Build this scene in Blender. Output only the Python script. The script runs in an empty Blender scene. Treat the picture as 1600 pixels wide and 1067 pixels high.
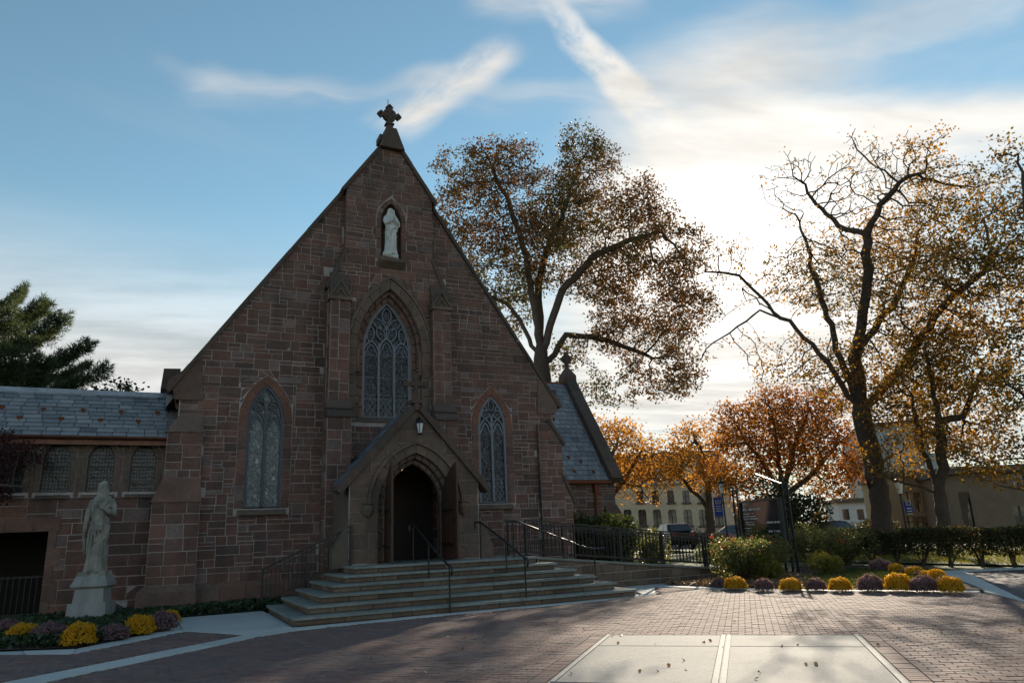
import bpy, math, random
import numpy as np
from mathutils import Vector, Matrix
from mathutils.geometry import tessellate_polygon

# ------------------------------------------------------------------ camera, sky, sun, exposure
SC = bpy.context.scene
COL = SC.collection
CAMV = dict(f=1117.285, yaw=0.4584, pitch=0.2616, roll=-0.0416, pos=Vector((-5.9618, -20.7794, 1.5517)))
def cam_axes():
    y, p, r = CAMV['yaw'], CAMV['pitch'], CAMV['roll']
    f = Vector((math.sin(y)*math.cos(p), math.cos(y)*math.cos(p), math.sin(p)))
    rt = Vector((math.cos(y), -math.sin(y), 0))
    u = rt.cross(f)
    return rt*math.cos(r)+u*math.sin(r), -rt*math.sin(r)+u*math.cos(r), f
AX_R, AX_U, AX_F = cam_axes()
def ray(px, py):
    return AX_F + AX_R*((px-800)/CAMV['f']) - AX_U*((py-533.5)/CAMV['f'])
def at(px, py, dist):            # world point seen at photo pixel (px,py) at horizontal distance dist
    d = ray(px, py); return CAMV['pos'] + d*(dist/math.hypot(d.x, d.y))
def on_y(px, py, y):             # on a plane y = const
    d = ray(px, py); return CAMV['pos'] + d*((y-CAMV['pos'].y)/d.y)
def on_z(px, py, z=0.0):         # on the ground
    d = ray(px, py); return CAMV['pos'] + d*((z-CAMV['pos'].z)/d.z)

cd = bpy.data.cameras.new('camera')
cd.sensor_width = 36.0; cd.lens = 36.0*CAMV['f']/1600.0
cd.clip_start = 0.1; cd.clip_end = 3000.0
cam = bpy.data.objects.new('camera', cd); COL.objects.link(cam)
m = Matrix.Identity(4)
for i in range(3):
    m[i][0], m[i][1], m[i][2], m[i][3] = AX_R[i], AX_U[i], -AX_F[i], CAMV['pos'][i]
cam.matrix_world = m
SC.camera = cam

SUN_DIR = ray(1150, 392).normalized()
SUN_EL = math.asin(SUN_DIR.z); SUN_AZ = math.atan2(SUN_DIR.x, SUN_DIR.y)

def build_world():
    w = bpy.data.worlds.new('World'); SC.world = w; w.use_nodes = True
    nt = w.node_tree; N = nt.nodes; L = nt.links; N.clear()
    out = N.new('ShaderNodeOutputWorld'); bg = N.new('ShaderNodeBackground')
    L.new(bg.outputs[0], out.inputs[0])
    def math_(op, a, b=None, c=None, clamp=False):
        n = N.new('ShaderNodeMath'); n.operation = op; n.use_clamp = clamp
        for i, v in enumerate((a, b, c)):
            if v is None: continue
            if isinstance(v, (int, float)): n.inputs[i].default_value = v
            else: L.new(v, n.inputs[i])
        return n.outputs[0]
    def vmath(op, a, b=None):
        n = N.new('ShaderNodeVectorMath'); n.operation = op
        for i, v in enumerate((a, b)):
            if v is None: continue
            if isinstance(v, (tuple, list, Vector)): n.inputs[i].default_value = v
            else: L.new(v, n.inputs[i])
        return n
    def sstep(x, a, b, hi=1.0):
        n = N.new('ShaderNodeMapRange'); n.interpolation_type = 'SMOOTHSTEP'
        L.new(x, n.inputs[0]); n.inputs[1].default_value = a; n.inputs[2].default_value = b
        n.inputs[3].default_value = 0.0; n.inputs[4].default_value = hi; return n.outputs[0]
    def noise(vec, scale, detail=6, rough=0.6, dist=0.0):
        n = N.new('ShaderNodeTexNoise'); n.inputs['Scale'].default_value = scale; n.inputs['Detail'].default_value = detail
        n.inputs['Roughness'].default_value = rough; n.inputs['Distortion'].default_value = dist
        L.new(vec, n.inputs['Vector']); return n.outputs[0]
    sky = N.new('ShaderNodeTexSky'); sky.sky_type = 'NISHITA'; sky.sun_disc = False
    sky.sun_elevation = SUN_EL; sky.sun_rotation = SUN_AZ
    sky.air_density = 1.0; sky.dust_density = 0.03; sky.ozone_density = 0.0; sky.altitude = 50
    tc = N.new('ShaderNodeTexCoord')
    d = vmath('NORMALIZE', tc.outputs['Generated']).outputs[0]
    sp = N.new('ShaderNodeSeparateXYZ'); L.new(d, sp.inputs[0])
    zc = math_('MAXIMUM', sp.outputs[2], 0.02)
    qx = math_('DIVIDE', sp.outputs[0], math_('ADD', zc, 0.06)); qy = math_('DIVIDE', sp.outputs[1], math_('ADD', zc, 0.06))
    cq = N.new('ShaderNodeCombineXYZ'); L.new(qx, cq.inputs[0]); L.new(qy, cq.inputs[1]); q = cq.outputs[0]
    def Q(px, py):
        v = ray(px, py).normalized(); return Vector((v.x/(v.z+0.06), v.y/(v.z+0.06), 0))
    def rot(vec, o, ang, sx, sy):
        t = vmath('SUBTRACT', vec, tuple(o)).outputs[0]
        mp = N.new('ShaderNodeMapping'); mp.vector_type = 'TEXTURE'
        L.new(t, mp.inputs[0]); mp.inputs['Rotation'].default_value = (0, 0, ang); mp.inputs['Scale'].default_value = (1/sx, 1/sy, 1)
        return mp.outputs[0]
    # scattering round the sun: brightness of thin cloud falls with the angle from the sun
    cosg = vmath('DOT_PRODUCT', d, tuple(SUN_DIR)).outputs['Value']
    near = math_('POWER', math_('MAXIMUM', cosg, 0.0), 14.0)
    vnear = math_('POWER', math_('MAXIMUM', cosg, 0.0), 90.0)
    bright = math_('ADD', math_('ADD', math_('MULTIPLY', near, CL_NEAR), math_('MULTIPLY', vnear, CL_VNEAR)), CL_BASE)
    # streaks (cirrus): one slanted puff, a broad contrail, a veil near the sun, wisps
    wn = N.new('ShaderNodeTexNoise'); wn.inputs['Scale'].default_value = 3.0; wn.inputs['Detail'].default_value = 3
    L.new(q, wn.inputs['Vector'])
    def streak(p0, p1, wid, ns, stretch, lo, hi, soft=0.35, amp=1.0, warp=0.12):
        a, b = Q(*p0), Q(*p1); dv = b-a; ang = math.atan2(dv.y, dv.x); ln = dv.length
        off = vmath('SCALE', vmath('SUBTRACT', wn.outputs['Color'], (0.5, 0.5, 0.5)).outputs[0]); off.inputs['Scale'].default_value = warp
        qq = vmath('ADD', q, off.outputs[0]).outputs[0]
        t = rot(qq, a, ang, 1/ln, 1.0)
        s = N.new('ShaderNodeSeparateXYZ'); L.new(t, s.inputs[0])
        al = math_('MULTIPLY', sstep(s.outputs[0], -0.12, 0.15), math_('SUBTRACT', 1.0, sstep(s.outputs[0], 0.85, 1.12)))
        w_here = math_('ADD', math_('MULTIPLY', math_('MAXIMUM', s.outputs[0], 0.0), wid[1]-wid[0]), wid[0])
        ac = math_('DIVIDE', math_('ABSOLUTE', s.outputs[1]), math_('MAXIMUM', w_here, 0.005))
        acr = math_('SUBTRACT', 1.0, sstep(ac, 1.0-soft, 1.0+soft))
        t2 = rot(qq, a, ang, ns/stretch, ns)
        nn = sstep(noise(t2, 1.0, 5, 0.62), lo, hi)
        return math_('MULTIPLY', math_('MULTIPLY', al, acr), math_('MULTIPLY', nn, amp))
    streaks = [streak(*a) for a in STREAKS]
    # general thin cirrus everywhere, stretched
    veil = sstep(noise(rot(q, (0, 0, 0), 0.35, 0.45, 1.5), 1.3, 5, 0.6), 0.50, 0.85, 0.15)
    # cirrostratus low over the horizon, all round
    low = math_('MULTIPLY', math_('SUBTRACT', 1.0, sstep(sp.outputs[2], 0.20, 0.43)), sstep(noise(rot(q, (0,0,0), 0.3, 0.16, 0.40), 1.0, 4, 0.5), -0.1, 0.6, 0.95))
    # cloud bank spreading round the low sun
    bank = sstep(math_('ADD', cosg, math_('MULTIPLY', math_('SUBTRACT', noise(rot(q, (1,1,0), -0.6, 0.5, 1.3), 1.6, 5, 0.6), 0.5), 0.05)), 0.955, 0.985, 0.96)
    acc = math_('MAXIMUM', low, veil)
    for s in streaks + [bank]: acc = math_('SUBTRACT', 1.0, math_('MULTIPLY', math_('SUBTRACT', 1.0, acc), math_('SUBTRACT', 1.0, s)))
    acc = math_('MINIMUM', acc, 1.0, clamp=True)
    cc = N.new('ShaderNodeMixRGB'); cc.inputs[1].default_value = (0.98, 0.965, 0.94, 1); cc.inputs[2].default_value = (1.0, 0.965, 0.90, 1)
    L.new(math_('POWER', math_('MAXIMUM', cosg, 0.0), 5.0), cc.inputs[0])
    tex = math_('ADD', math_('MULTIPLY', sstep(noise(rot(q, (0, 0, 0), -0.25, 0.9, 2.6), 1.0, 5, 0.6), 0.28, 0.72), 0.50), 0.70)
    bright = math_('MULTIPLY', bright, tex)
    cl = vmath('SCALE', cc.outputs[0]); L.new(bright, cl.inputs['Scale'])
    mx = N.new('ShaderNodeMixRGB'); L.new(acc, mx.inputs[0]); tint = N.new('ShaderNodeMixRGB'); tint.blend_type = 'MULTIPLY'; tint.inputs[0].default_value = 1.0; tint.inputs[2].default_value = SKY_TINT; L.new(sky.outputs[0], tint.inputs[1]); L.new(tint.outputs[0], mx.inputs[1]); L.new(cl.outputs[0], mx.inputs[2])
    L.new(mx.outputs[0], bg.inputs[0]); bg.inputs[1].default_value = SKY_STRENGTH
    w.cycles.sampling_method = 'MANUAL'; w.cycles.sample_map_resolution = 512
SKY_STRENGTH = 0.10
SKY_TINT = (0.80, 1.0, 0.94, 1)
CL_NEAR, CL_VNEAR, CL_BASE = 0.9, 5.2, 5.1
#           start px      end px        width       noise stretch lo   hi
STREAKS = [((862, 8), (1180, 400), (0.022, 0.13), 9.0, 1.6, 0.26, 0.60, 0.40, 1.0, 0.09),
           ((740, 8), (990, -4), (0.05, 0.045), 3.4, 3.0, 0.28, 0.62, 0.6, 0.85, 0.15),
           ((800, 76), (612, 205), (0.03, 0.052), 7.0, 2.6, 0.24, 0.60, 0.8, 0.95, 0.08),
           ((270, 118), (580, 150), (0.07, 0.045), 3.0, 5.0, 0.33, 0.72, 0.8, 0.6, 0.3),
           ((590, 150), (980, 165), (0.05, 0.07), 2.6, 5.0, 0.33, 0.72, 0.8, 0.6, 0.3),
           ((1330, 85), (1600, 50), (0.18, 0.16), 2.4, 5.0, 0.35, 0.75, 0.8, 0.55, 0.3),
           ((1060, 245), (1660, 235), (0.17, 0.24), 2.0, 3.0, 0.25, 0.55, 0.35, 0.97, 0.2)]
build_world()

sd = bpy.data.lights.new('sun', 'SUN'); sd.energy = 5.0; sd.angle = math.radians(0.55); sd.color = (1.0, 0.86, 0.68)
sun = bpy.data.objects.new('sun', sd); COL.objects.link(sun)
sun.rotation_euler = SUN_DIR.to_track_quat('Z', 'Y').to_euler()
vs = SC.view_settings
vs.view_transform = 'Standard'; vs.look = 'None'; vs.gamma = 1.0; vs.use_curve_mapping = False
vs.exposure = 0.66
SC.render.engine = 'CYCLES'
cy = SC.cycles
cy.use_denoising = True
try: cy.denoiser = 'OPENIMAGEDENOISE'
except Exception: pass
cy.max_bounces = 6; cy.diffuse_bounces = 3; cy.glossy_bounces = 3; cy.transmission_bounces = 4; cy.transparent_max_bounces = 6
cy.use_adaptive_sampling = True; cy.adaptive_threshold = 0.015
cy.caustics_reflective = False; cy.caustics_refractive = False
cy.sample_clamp_indirect = 6.0

# ------------------------------------------------------------------ helpers
RNG = random.Random(7)
NR = np.random.default_rng(11)
Z = Vector((0, 0, 1))
class MB:
    """collects faces; build() links them as one mesh object"""
    def __init__(s): s.v = []; s.f = []; s.mi = []
    def face(s, pts, mi=0):
        b = len(s.v); s.v.extend(tuple(p) for p in pts); s.f.append(tuple(range(b, b+len(pts)))); s.mi.append(mi)
    def shape(s, vs_, fs, mi=0):
        b = len(s.v); s.v.extend(tuple(p) for p in vs_)
        for f in fs: s.f.append(tuple(b+i for i in f)); s.mi.append(mi)
    def box(s, x0, x1, y0, y1, z0, z1, mi=0):
        s.shape([(x0,y0,z0),(x1,y0,z0),(x1,y1,z0),(x0,y1,z0),(x0,y0,z1),(x1,y0,z1),(x1,y1,z1),(x0,y1,z1)],
                [(0,3,2,1),(4,5,6,7),(0,1,5,4),(1,2,6,5),(2,3,7,6),(3,0,4,7)], mi)
    def obox(s, c, ax, hx, ay, hy, az, hz, mi=0):
        c = Vector(c); P = []
        for k in (-1, 1):
            for a, b in ((-1,-1),(1,-1),(1,1),(-1,1)): P.append(c+ax*(a*hx)+ay*(b*hy)+az*(k*hz))
        s.shape(P, [(0,3,2,1),(4,5,6,7),(0,1,5,4),(1,2,6,5),(2,3,7,6),(3,0,4,7)], mi)
    def bar(s, a, b, w, h=None, mi=0, up=None):
        a, b = Vector(a), Vector(b); d = (b-a); l = d.length; d.normalize()
        u = Vector(up) if up is not None else (Z if abs(d.z) < 0.95 else Vector((0, 1, 0)))
        sd_ = d.cross(u).normalized(); u2 = sd_.cross(d)
        s.obox((a+b)/2, d, l/2, sd_, w/2, u2, (h or w)/2, mi)
    def tube(s, pts, rad, n=8, mi=0, cap=True):
        pts = [Vector(p) for p in pts]
        if not hasattr(rad, '__len__'): rad = [rad]*len(pts)
        b = len(s.v); ref = None
        for i, p in enumerate(pts):
            t = (pts[min(i+1, len(pts)-1)]-pts[max(i-1, 0)])
            if t.length < 1e-9: t = Z.copy()
            t.normalize()
            if ref is None: ref = t.orthogonal().normalized()
            else:
                ref = ref - t*ref.dot(t)
                ref = ref.normalized() if ref.length > 1e-6 else t.orthogonal().normalized()
            e2 = t.cross(ref)
            for k in range(n):
                a = 2*math.pi*k/n; s.v.append(tuple(p+(ref*math.cos(a)+e2*math.sin(a))*rad[i]))
        for i in range(len(pts)-1):
            for k in range(n):
                s.f.append((b+i*n+k, b+i*n+(k+1) % n, b+(i+1)*n+(k+1) % n, b+(i+1)*n+k)); s.mi.append(mi)
        if cap:
            s.f.append(tuple(b+k for k in range(n-1, -1, -1))); s.mi.append(mi)
            e = b+(len(pts)-1)*n; s.f.append(tuple(e+k for k in range(n))); s.mi.append(mi)
    def lathe(s, prof, c=(0,0,0), n=16, mi=0, sx=1, sy=1):
        b = len(s.v); c = Vector(c)
        for r, z in prof:
            for k in range(n):
                a = 2*math.pi*k/n; s.v.append((c.x+r*sx*math.cos(a), c.y+r*sy*math.sin(a), c.z+z))
        for i in range(len(prof)-1):
            for k in range(n):
                s.f.append((b+i*n+k, b+i*n+(k+1) % n, b+(i+1)*n+(k+1) % n, b+(i+1)*n+k)); s.mi.append(mi)
        s.f.append(tuple(b+k for k in range(n-1, -1, -1))); s.mi.append(mi)
        e = b+(len(prof)-1)*n; s.f.append(tuple(e+k for k in range(n))); s.mi.append(mi)
    def prism(s, poly, off, mi=0):
        """closed prism: polygon of 3D points and an offset vector"""
        n = len(poly); off = Vector(off); P = [Vector(p) for p in poly]; Q = [p+off for p in P]
        s.shape(P+Q, [tuple(range(n-1, -1, -1)), tuple(range(n, 2*n))]+[(i, (i+1) % n, n+(i+1) % n, n+i) for i in range(n)], mi)
    def mesh(s, name):
        me = bpy.data.meshes.new(name); me.from_pydata(s.v, [], s.f); return me
    def build(s, name, mats, parent=None, smooth=False, mat_world=None, kind=None, recalc=True):
        me = s.mesh(name)
        if not isinstance(mats, (list, tuple)): mats = [mats]
        for m_ in mats: me.materials.append(m_)
        if len(mats) > 1: me.polygons.foreach_set('material_index', s.mi)
        if smooth: me.polygons.foreach_set('use_smooth', [True]*len(me.polygons))
        if recalc and len(s.f) < 60000:
            import bmesh
            bm = bmesh.new(); bm.from_mesh(me); bmesh.ops.recalc_face_normals(bm, faces=bm.faces); bm.to_mesh(me); bm.free()
        me.update()
        return link(name, me, parent, mat_world, kind)
KIDS = {}
def link(name, me, parent=None, mat_world=None, kind=None):
    o = bpy.data.objects.new(name, me); COL.objects.link(o)
    if parent is not None: o.parent = parent; KIDS.setdefault(parent.name, []).append(o)
    if mat_world is not None: o.matrix_local = mat_world
    if kind: o['kind'] = kind
    return o
def tag(o, label, cat, group=None):
    o['label'] = label; o['category'] = cat
    if group: o['group'] = group
    return o
def thing(name, label, cat, loc=(0, 0, 0), rz=0.0, group=None):
    o = bpy.data.objects.new(name, None); COL.objects.link(o); o.empty_display_size = 0.2
    o.location = loc; o.rotation_euler = (0, 0, rz)
    return tag(o, label, cat, group)
def copy_tree(o, parent=None):
    c = o.copy(); COL.objects.link(c); c.parent = parent
    if parent is not None: KIDS.setdefault(parent.name, []).append(c)
    for ch in list(KIDS.get(o.name, [])): copy_tree(ch, c)
    return c

# ------------------------------------------------------------------ materials
def new_mat(name):
    mt = bpy.data.materials.new(name); mt.use_nodes = True
    nt = mt.node_tree; b = nt.nodes['Principled BSDF']; return mt, nt, b
def nd(nt, typ, **kw):
    n = nt.nodes.new(typ)
    for k, v in kw.items():
        if k.startswith('i_'): n.inputs[k[2:].replace('_', ' ')].default_value = v
        else: setattr(n, k, v)
    return n
def ramp(nt, fac, stops, interp='LINEAR'):
    r = nt.nodes.new('ShaderNodeValToRGB'); r.color_ramp.interpolation = interp
    el = r.color_ramp.elements
    while len(el) < len(stops): el.new(0.5)
    for e, (p, c) in zip(el, stops): e.position = p; e.color = (*c, 1) if len(c) == 3 else c
    nt.links.new(fac, r.inputs[0]); return r.outputs[0]
def island(nt):
    """a number per piece: works for single objects and for joined pieces"""
    g = nt.nodes.new('ShaderNodeNewGeometry'); oi = nt.nodes.new('ShaderNodeObjectInfo')
    a = nd(nt, 'ShaderNodeMath', operation='ADD'); nt.links.new(g.outputs['Random Per Island'], a.inputs[0]); nt.links.new(oi.outputs['Random'], a.inputs[1])
    fr = nd(nt, 'ShaderNodeMath', operation='FRACT'); nt.links.new(a.outputs[0], fr.inputs[0]); return fr.outputs[0]
def world_pos(nt):
    return nt.nodes.new('ShaderNodeNewGeometry').outputs['Position']
def noise(nt, vec, scale, detail=5, rough=0.55, dist=0.0):
    n = nt.nodes.new('ShaderNodeTexNoise'); n.inputs['Scale'].default_value = scale; n.inputs['Detail'].default_value = detail
    n.inputs['Roughness'].default_value = rough; n.inputs['Distortion'].default_value = dist
    if vec is not None: nt.links.new(vec, n.inputs['Vector'])
    return n.outputs[0]
def mixc(nt, fac, a, b, mode='MIX'):
    n = nt.nodes.new('ShaderNodeMixRGB'); n.blend_type = mode
    for i, v in ((0, fac), (1, a), (2, b)):
        if isinstance(v, (int, float)): n.inputs[i].default_value = v
        elif isinstance(v, tuple): n.inputs[i].default_value = (*v, 1) if len(v) == 3 else v
        else: nt.links.new(v, n.inputs[i])
    return n.outputs[0]
def bump(nt, b, h, strength=0.4, dist=0.02):
    n = nt.nodes.new('ShaderNodeBump'); n.inputs['Strength'].default_value = strength; n.inputs['Distance'].default_value = dist
    nt.links.new(h, n.inputs['Height']); nt.links.new(n.outputs[0], b.inputs['Normal'])
def piece_mat(name, stops, rough=0.85, grain=14, dirt=(0.05, 0.045, 0.04), dirt_amt=0.35, bump_s=0.5, bump_d=0.02, spec=0.3, big=1.2, interp='LINEAR', stain=None, streak=0.0):
    mt, nt, b = new_mat(name); L = nt.links
    p = world_pos(nt)
    c = ramp(nt, island(nt), stops, interp)
    n1 = noise(nt, p, grain, 4, 0.65); n2 = noise(nt, p, big, 3, 0.6)
    c = mixc(nt, 0.55, c, ramp(nt, n1, [(0.25, (0.55, 0.55, 0.55)), (0.75, (1.35, 1.35, 1.35))]), 'MULTIPLY')
    f = ramp(nt, n2, [(0.42, (0, 0, 0)), (0.72, (dirt_amt,)*3)])
    c = mixc(nt, f, c, dirt)
    if streak:                                    # rain streaks running down the wall
        mp = nd(nt, 'ShaderNodeMapping'); L.new(p, mp.inputs[0]); mp.inputs['Scale'].default_value = (2.6, 2.6, 0.22)
        f3 = ramp(nt, noise(nt, mp.outputs[0], 1.0, 4, 0.6), [(0.50, (0, 0, 0)), (0.78, (streak,)*3)]); c = mixc(nt, f3, c, (0.045, 0.042, 0.038))
    if stain:
        f2 = ramp(nt, noise(nt, p, stain[1], 5, 0.6), [(stain[2], (0, 0, 0)), (stain[3], (stain[4],)*3)]); c = mixc(nt, f2, c, stain[0])
    L.new(c, b.inputs['Base Color']); b.inputs['Roughness'].default_value = rough; b.inputs['Specular IOR Level'].default_value = spec
    n3 = noise(nt, p, grain*3.0, 3, 0.7)
    s = nd(nt, 'ShaderNodeMath', operation='ADD'); L.new(n1, s.inputs[0]); L.new(n3, s.inputs[1])
    bump(nt, b, s.outputs[0], bump_s, bump_d)
    return mt
def plain_mat(name, col, rough=0.6, metal=0.0, grain=8, var=0.25, spec=0.4, bump_s=0.15, bump_d=0.01):
    mt, nt, b = new_mat(name); p = world_pos(nt)
    n1 = noise(nt, p, grain, 5, 0.6)
    c = mixc(nt, 1.0, col, ramp(nt, n1, [(0.25, (1-var,)*3), (0.75, (1+var,)*3)]), 'MULTIPLY')
    nt.links.new(c, b.inputs['Base Color']); b.inputs['Roughness'].default_value = rough; b.inputs['Metallic'].default_value = metal
    b.inputs['Specular IOR Level'].default_value = spec
    if bump_s: bump(nt, b, n1, bump_s, bump_d)
    return mt
def leaf_mat(name, stops, trans=0.5, rough=0.55, patch=None, patch_scale=0.35):
    """leaf: diffuse + translucent; hue per leaf, with patches of another hue through the crown"""
    mt = bpy.data.materials.new(name); mt.use_nodes = True; nt = mt.node_tree; nt.nodes.clear(); L = nt.links
    out = nt.nodes.new('ShaderNodeOutputMaterial')
    c = ramp(nt, nt.nodes.new('ShaderNodeNewGeometry').outputs['Random Per Island'], stops)
    if patch:
        c2 = ramp(nt, nt.nodes.new('ShaderNodeNewGeometry').outputs['Random Per Island'], patch)
        f = ramp(nt, noise(nt, world_pos(nt), patch_scale, 3, 0.5), [(0.42, (0, 0, 0)), (0.60, (1, 1, 1))]); c = mixc(nt, f, c, c2)
    d = nt.nodes.new('ShaderNodeBsdfPrincipled'); L.new(c, d.inputs['Base Color']); d.inputs['Roughness'].default_value = rough; d.inputs['Specular IOR Level'].default_value = 0.35
    t = nt.nodes.new('ShaderNodeBsdfTranslucent')
    c3 = mixc(nt, 1.0, c, (1.5, 1.35, 0.8), 'MULTIPLY'); L.new(c3, t.inputs[0])
    mx = nt.nodes.new('ShaderNodeMixShader'); mx.inputs[0].default_value = trans
    L.new(d.outputs[0], mx.inputs[1]); L.new(t.outputs[0], mx.inputs[2]); L.new(mx.outputs[0], out.inputs[0])
    return mt
def glass_mat(name, tint, line, scale, lo=0.02, hi=0.06, lattice=False, rough=0.15, spec=0.5):
    """old leaded glass: dark uneven pieces with pale lead lines between"""
    mt, nt, b = new_mat(name); L = nt.links; p = world_pos(nt)
    mp = nd(nt, 'ShaderNodeMapping'); L.new(p, mp.inputs[0]); mp.inputs['Scale'].default_value = (scale, 0.0, scale*0.62)
    v = nd(nt, 'ShaderNodeTexVoronoi', feature='DISTANCE_TO_EDGE'); v.inputs['Scale'].default_value = 1.0; L.new(mp.outputs[0], v.inputs['Vector'])
    vc = nd(nt, 'ShaderNodeTexVoronoi', feature='F1'); vc.inputs['Scale'].default_value = 1.0; L.new(mp.outputs[0], vc.inputs['Vector'])
    sp = nd(nt, 'ShaderNodeSeparateColor'); L.new(vc.outputs['Color'], sp.inputs[0])
    base = ramp(nt, sp.outputs[0], tint)
    f = ramp(nt, v.outputs['Distance'], [(lo, (1, 1, 1)), (hi, (0, 0, 0))])
    L.new(mixc(nt, f, base, line), b.inputs['Base Color'])
    L.new(ramp(nt, f, [(0, (rough,)*3), (1, (0.6,)*3)]), b.inputs['Roughness']); b.inputs['Specular IOR Level'].default_value = spec
    bump(nt, b, mixc(nt, 0.5, vc.outputs['Color'], f), 0.35, 0.02)
    return mt
M = {}
BROWN = [(0.0, (0.1395, 0.0886, 0.0729)), (0.2, (0.1987, 0.1121, 0.0878)), (0.42, (0.236, 0.1243, 0.0949)), (0.6, (0.1735, 0.1132, 0.0939)), (0.78, (0.2795, 0.1442, 0.1098)), (0.88, (0.2087, 0.1466, 0.1255)), (0.96, (0.2942, 0.2088, 0.1849)), (1.0, (0.1243, 0.088, 0.0765))]
M['stone'] = piece_mat('brownstone', BROWN, 0.9, 9, dirt_amt=0.45, bump_s=0.9, bump_d=0.035, streak=0.6)
M['stone_dressed'] = piece_mat('brownstone_dressed', [(0, (0.168, 0.1008, 0.0784)), (0.5, (0.2128, 0.121, 0.0918)), (0.8, (0.1848, 0.1288, 0.103)), (1, (0.2352, 0.1366, 0.1064))], 0.9, 10, dirt_amt=0.5, bump_s=0.5, bump_d=0.015, stain=((0.10, 0.10, 0.075), 1.6, 0.55, 0.75, 0.6))
M['stone_grey'] = piece_mat('greyed_sandstone', [(0, (0.145, 0.109, 0.0858)), (0.5, (0.1798, 0.1311, 0.1009)), (1, (0.2088, 0.1415, 0.1079))], 0.9, 10, dirt_amt=0.5, bump_s=0.5, bump_d=0.015, stain=((0.11, 0.115, 0.085), 1.3, 0.5, 0.72, 0.6), streak=0.5)
M['stone_red'] = piece_mat('red_voussoir_stone', [(0, (0.20, 0.092, 0.063)), (0.5, (0.24, 0.11, 0.076)), (1, (0.18, 0.092, 0.068))], 0.9, 10, bump_s=0.4, bump_d=0.012)
M['stone_pale'] = piece_mat('pale_pinkish_stone', [(0, (0.23, 0.175, 0.16)), (1, (0.25, 0.185, 0.17))], 0.9, 10, bump_s=0.4, bump_d=0.012)
M['mortar'] = plain_mat('pale_mortar', (0.43, 0.37, 0.345), 0.95, grain=5, var=0.3, spec=0.2)
M['coping'] = piece_mat('coping_stone', [(0, (0.085, 0.066, 0.055)), (0.6, (0.115, 0.084, 0.069)), (1, (0.135, 0.09, 0.073))], 0.9, 7, bump_s=0.5, stain=((0.085, 0.09, 0.075), 2.0, 0.52, 0.72, 0.6))
M['slate'] = piece_mat('roof_slate', [(0, (0.20, 0.21, 0.225)), (0.35, (0.27, 0.28, 0.295)), (0.6, (0.165, 0.175, 0.19)), (0.85, (0.32, 0.33, 0.34)), (1, (0.12, 0.125, 0.135))], 0.5, 10, dirt_amt=0.3, bump_s=0.4, bump_d=0.008, spec=0.5)
M['slate_bed'] = plain_mat('dark_slate_bed', (0.07, 0.075, 0.085), 0.8)  # one dark tone for the bed seen between slates
M['lead'] = plain_mat('lead_flashing', (0.20, 0.24, 0.30), 0.35, 0.5, 4, 0.3)
M['copper'] = plain_mat('copper_gutter', (0.16, 0.075, 0.05), 0.45, 0.5, 6, 0.4)
M['rust'] = plain_mat('rusted_iron', (0.22, 0.07, 0.03), 0.8, 0.2, 20, 0.4)
M['tracery'] = plain_mat('grey_painted_tracery', (0.19, 0.205, 0.24), 0.55, 0.0, 10, 0.18)
M['tracery_dark'] = plain_mat('dark_painted_tracery', (0.075, 0.085, 0.105), 0.55, 0.0, 10, 0.18)
M['glassA'] = glass_mat('leaded_glass_sky_tint', [(0, (0.09, 0.12, 0.12)), (0.5, (0.16, 0.20, 0.195)), (0.85, (0.06, 0.08, 0.085)), (0.93, (0.40, 0.42, 0.40)), (1, (0.22, 0.14, 0.06))], (0.10, 0.115, 0.125), 13, 0.02, 0.08)  # pale tint puts the reflected sky into the glass colour
M['glassB'] = glass_mat('leaded_glass_dark', [(0, (0.012, 0.012, 0.015)), (0.6, (0.03, 0.028, 0.03)), (0.9, (0.05, 0.07, 0.06)), (0.97, (0.03, 0.07, 0.12)), (1, (0.03, 0.09, 0.05))], (0.20, 0.21, 0.235), 12, 0.012, 0.055, spec=0.15)
M['mirror'] = plain_mat('old_window_glass', (0.02, 0.027, 0.03), 0.05, 0.0, 6, 0.2, 0.7, 0.35, 0.08)
M['came'] = plain_mat('lead_came', (0.22, 0.23, 0.25), 0.5, 0.2, 20, 0.2, bump_s=0)
M['wood'] = piece_mat('oak_plank', [(0, (0.045, 0.022, 0.014)), (0.5, (0.06, 0.029, 0.018)), (1, (0.075, 0.038, 0.023))], 0.5, 5, bump_s=0.25, spec=0.4)
M['wood_shaded'] = plain_mat('oak_with_painted_shade', (0.022, 0.012, 0.008), 0.6)  # inner door: shade of the deep porch put into its colour
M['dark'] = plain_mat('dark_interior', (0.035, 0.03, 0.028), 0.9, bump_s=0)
M['iron'] = plain_mat('black_painted_iron', (0.018, 0.02, 0.023), 0.35, 0.3, 30, 0.3, 0.5, 0.1, 0.002)
M['brick'] = piece_mat('paving_brick', [(0, (0.165, 0.10, 0.09)), (0.3, (0.205, 0.122, 0.106)), (0.55, (0.15, 0.105, 0.10)), (0.8, (0.23, 0.143, 0.12)), (1, (0.125, 0.09, 0.088))], 0.82, 12, dirt=(0.20, 0.18, 0.17), dirt_amt=0.4, bump_s=0.35, bump_d=0.004, spec=0.2, stain=((0.12, 0.095, 0.085), 0.6, 0.5, 0.7, 0.45))
M['brick_joint'] = plain_mat('paving_joint_sand', (0.10, 0.085, 0.08), 0.95, grain=40, var=0.3)
M['concrete'] = piece_mat('pale_concrete', [(0, (0.50, 0.50, 0.48)), (0.5, (0.56, 0.56, 0.53)), (1, (0.46, 0.47, 0.455))], 0.75, 25, dirt=(0.33, 0.32, 0.30), dirt_amt=0.4, bump_s=0.25, bump_d=0.004)
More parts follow.
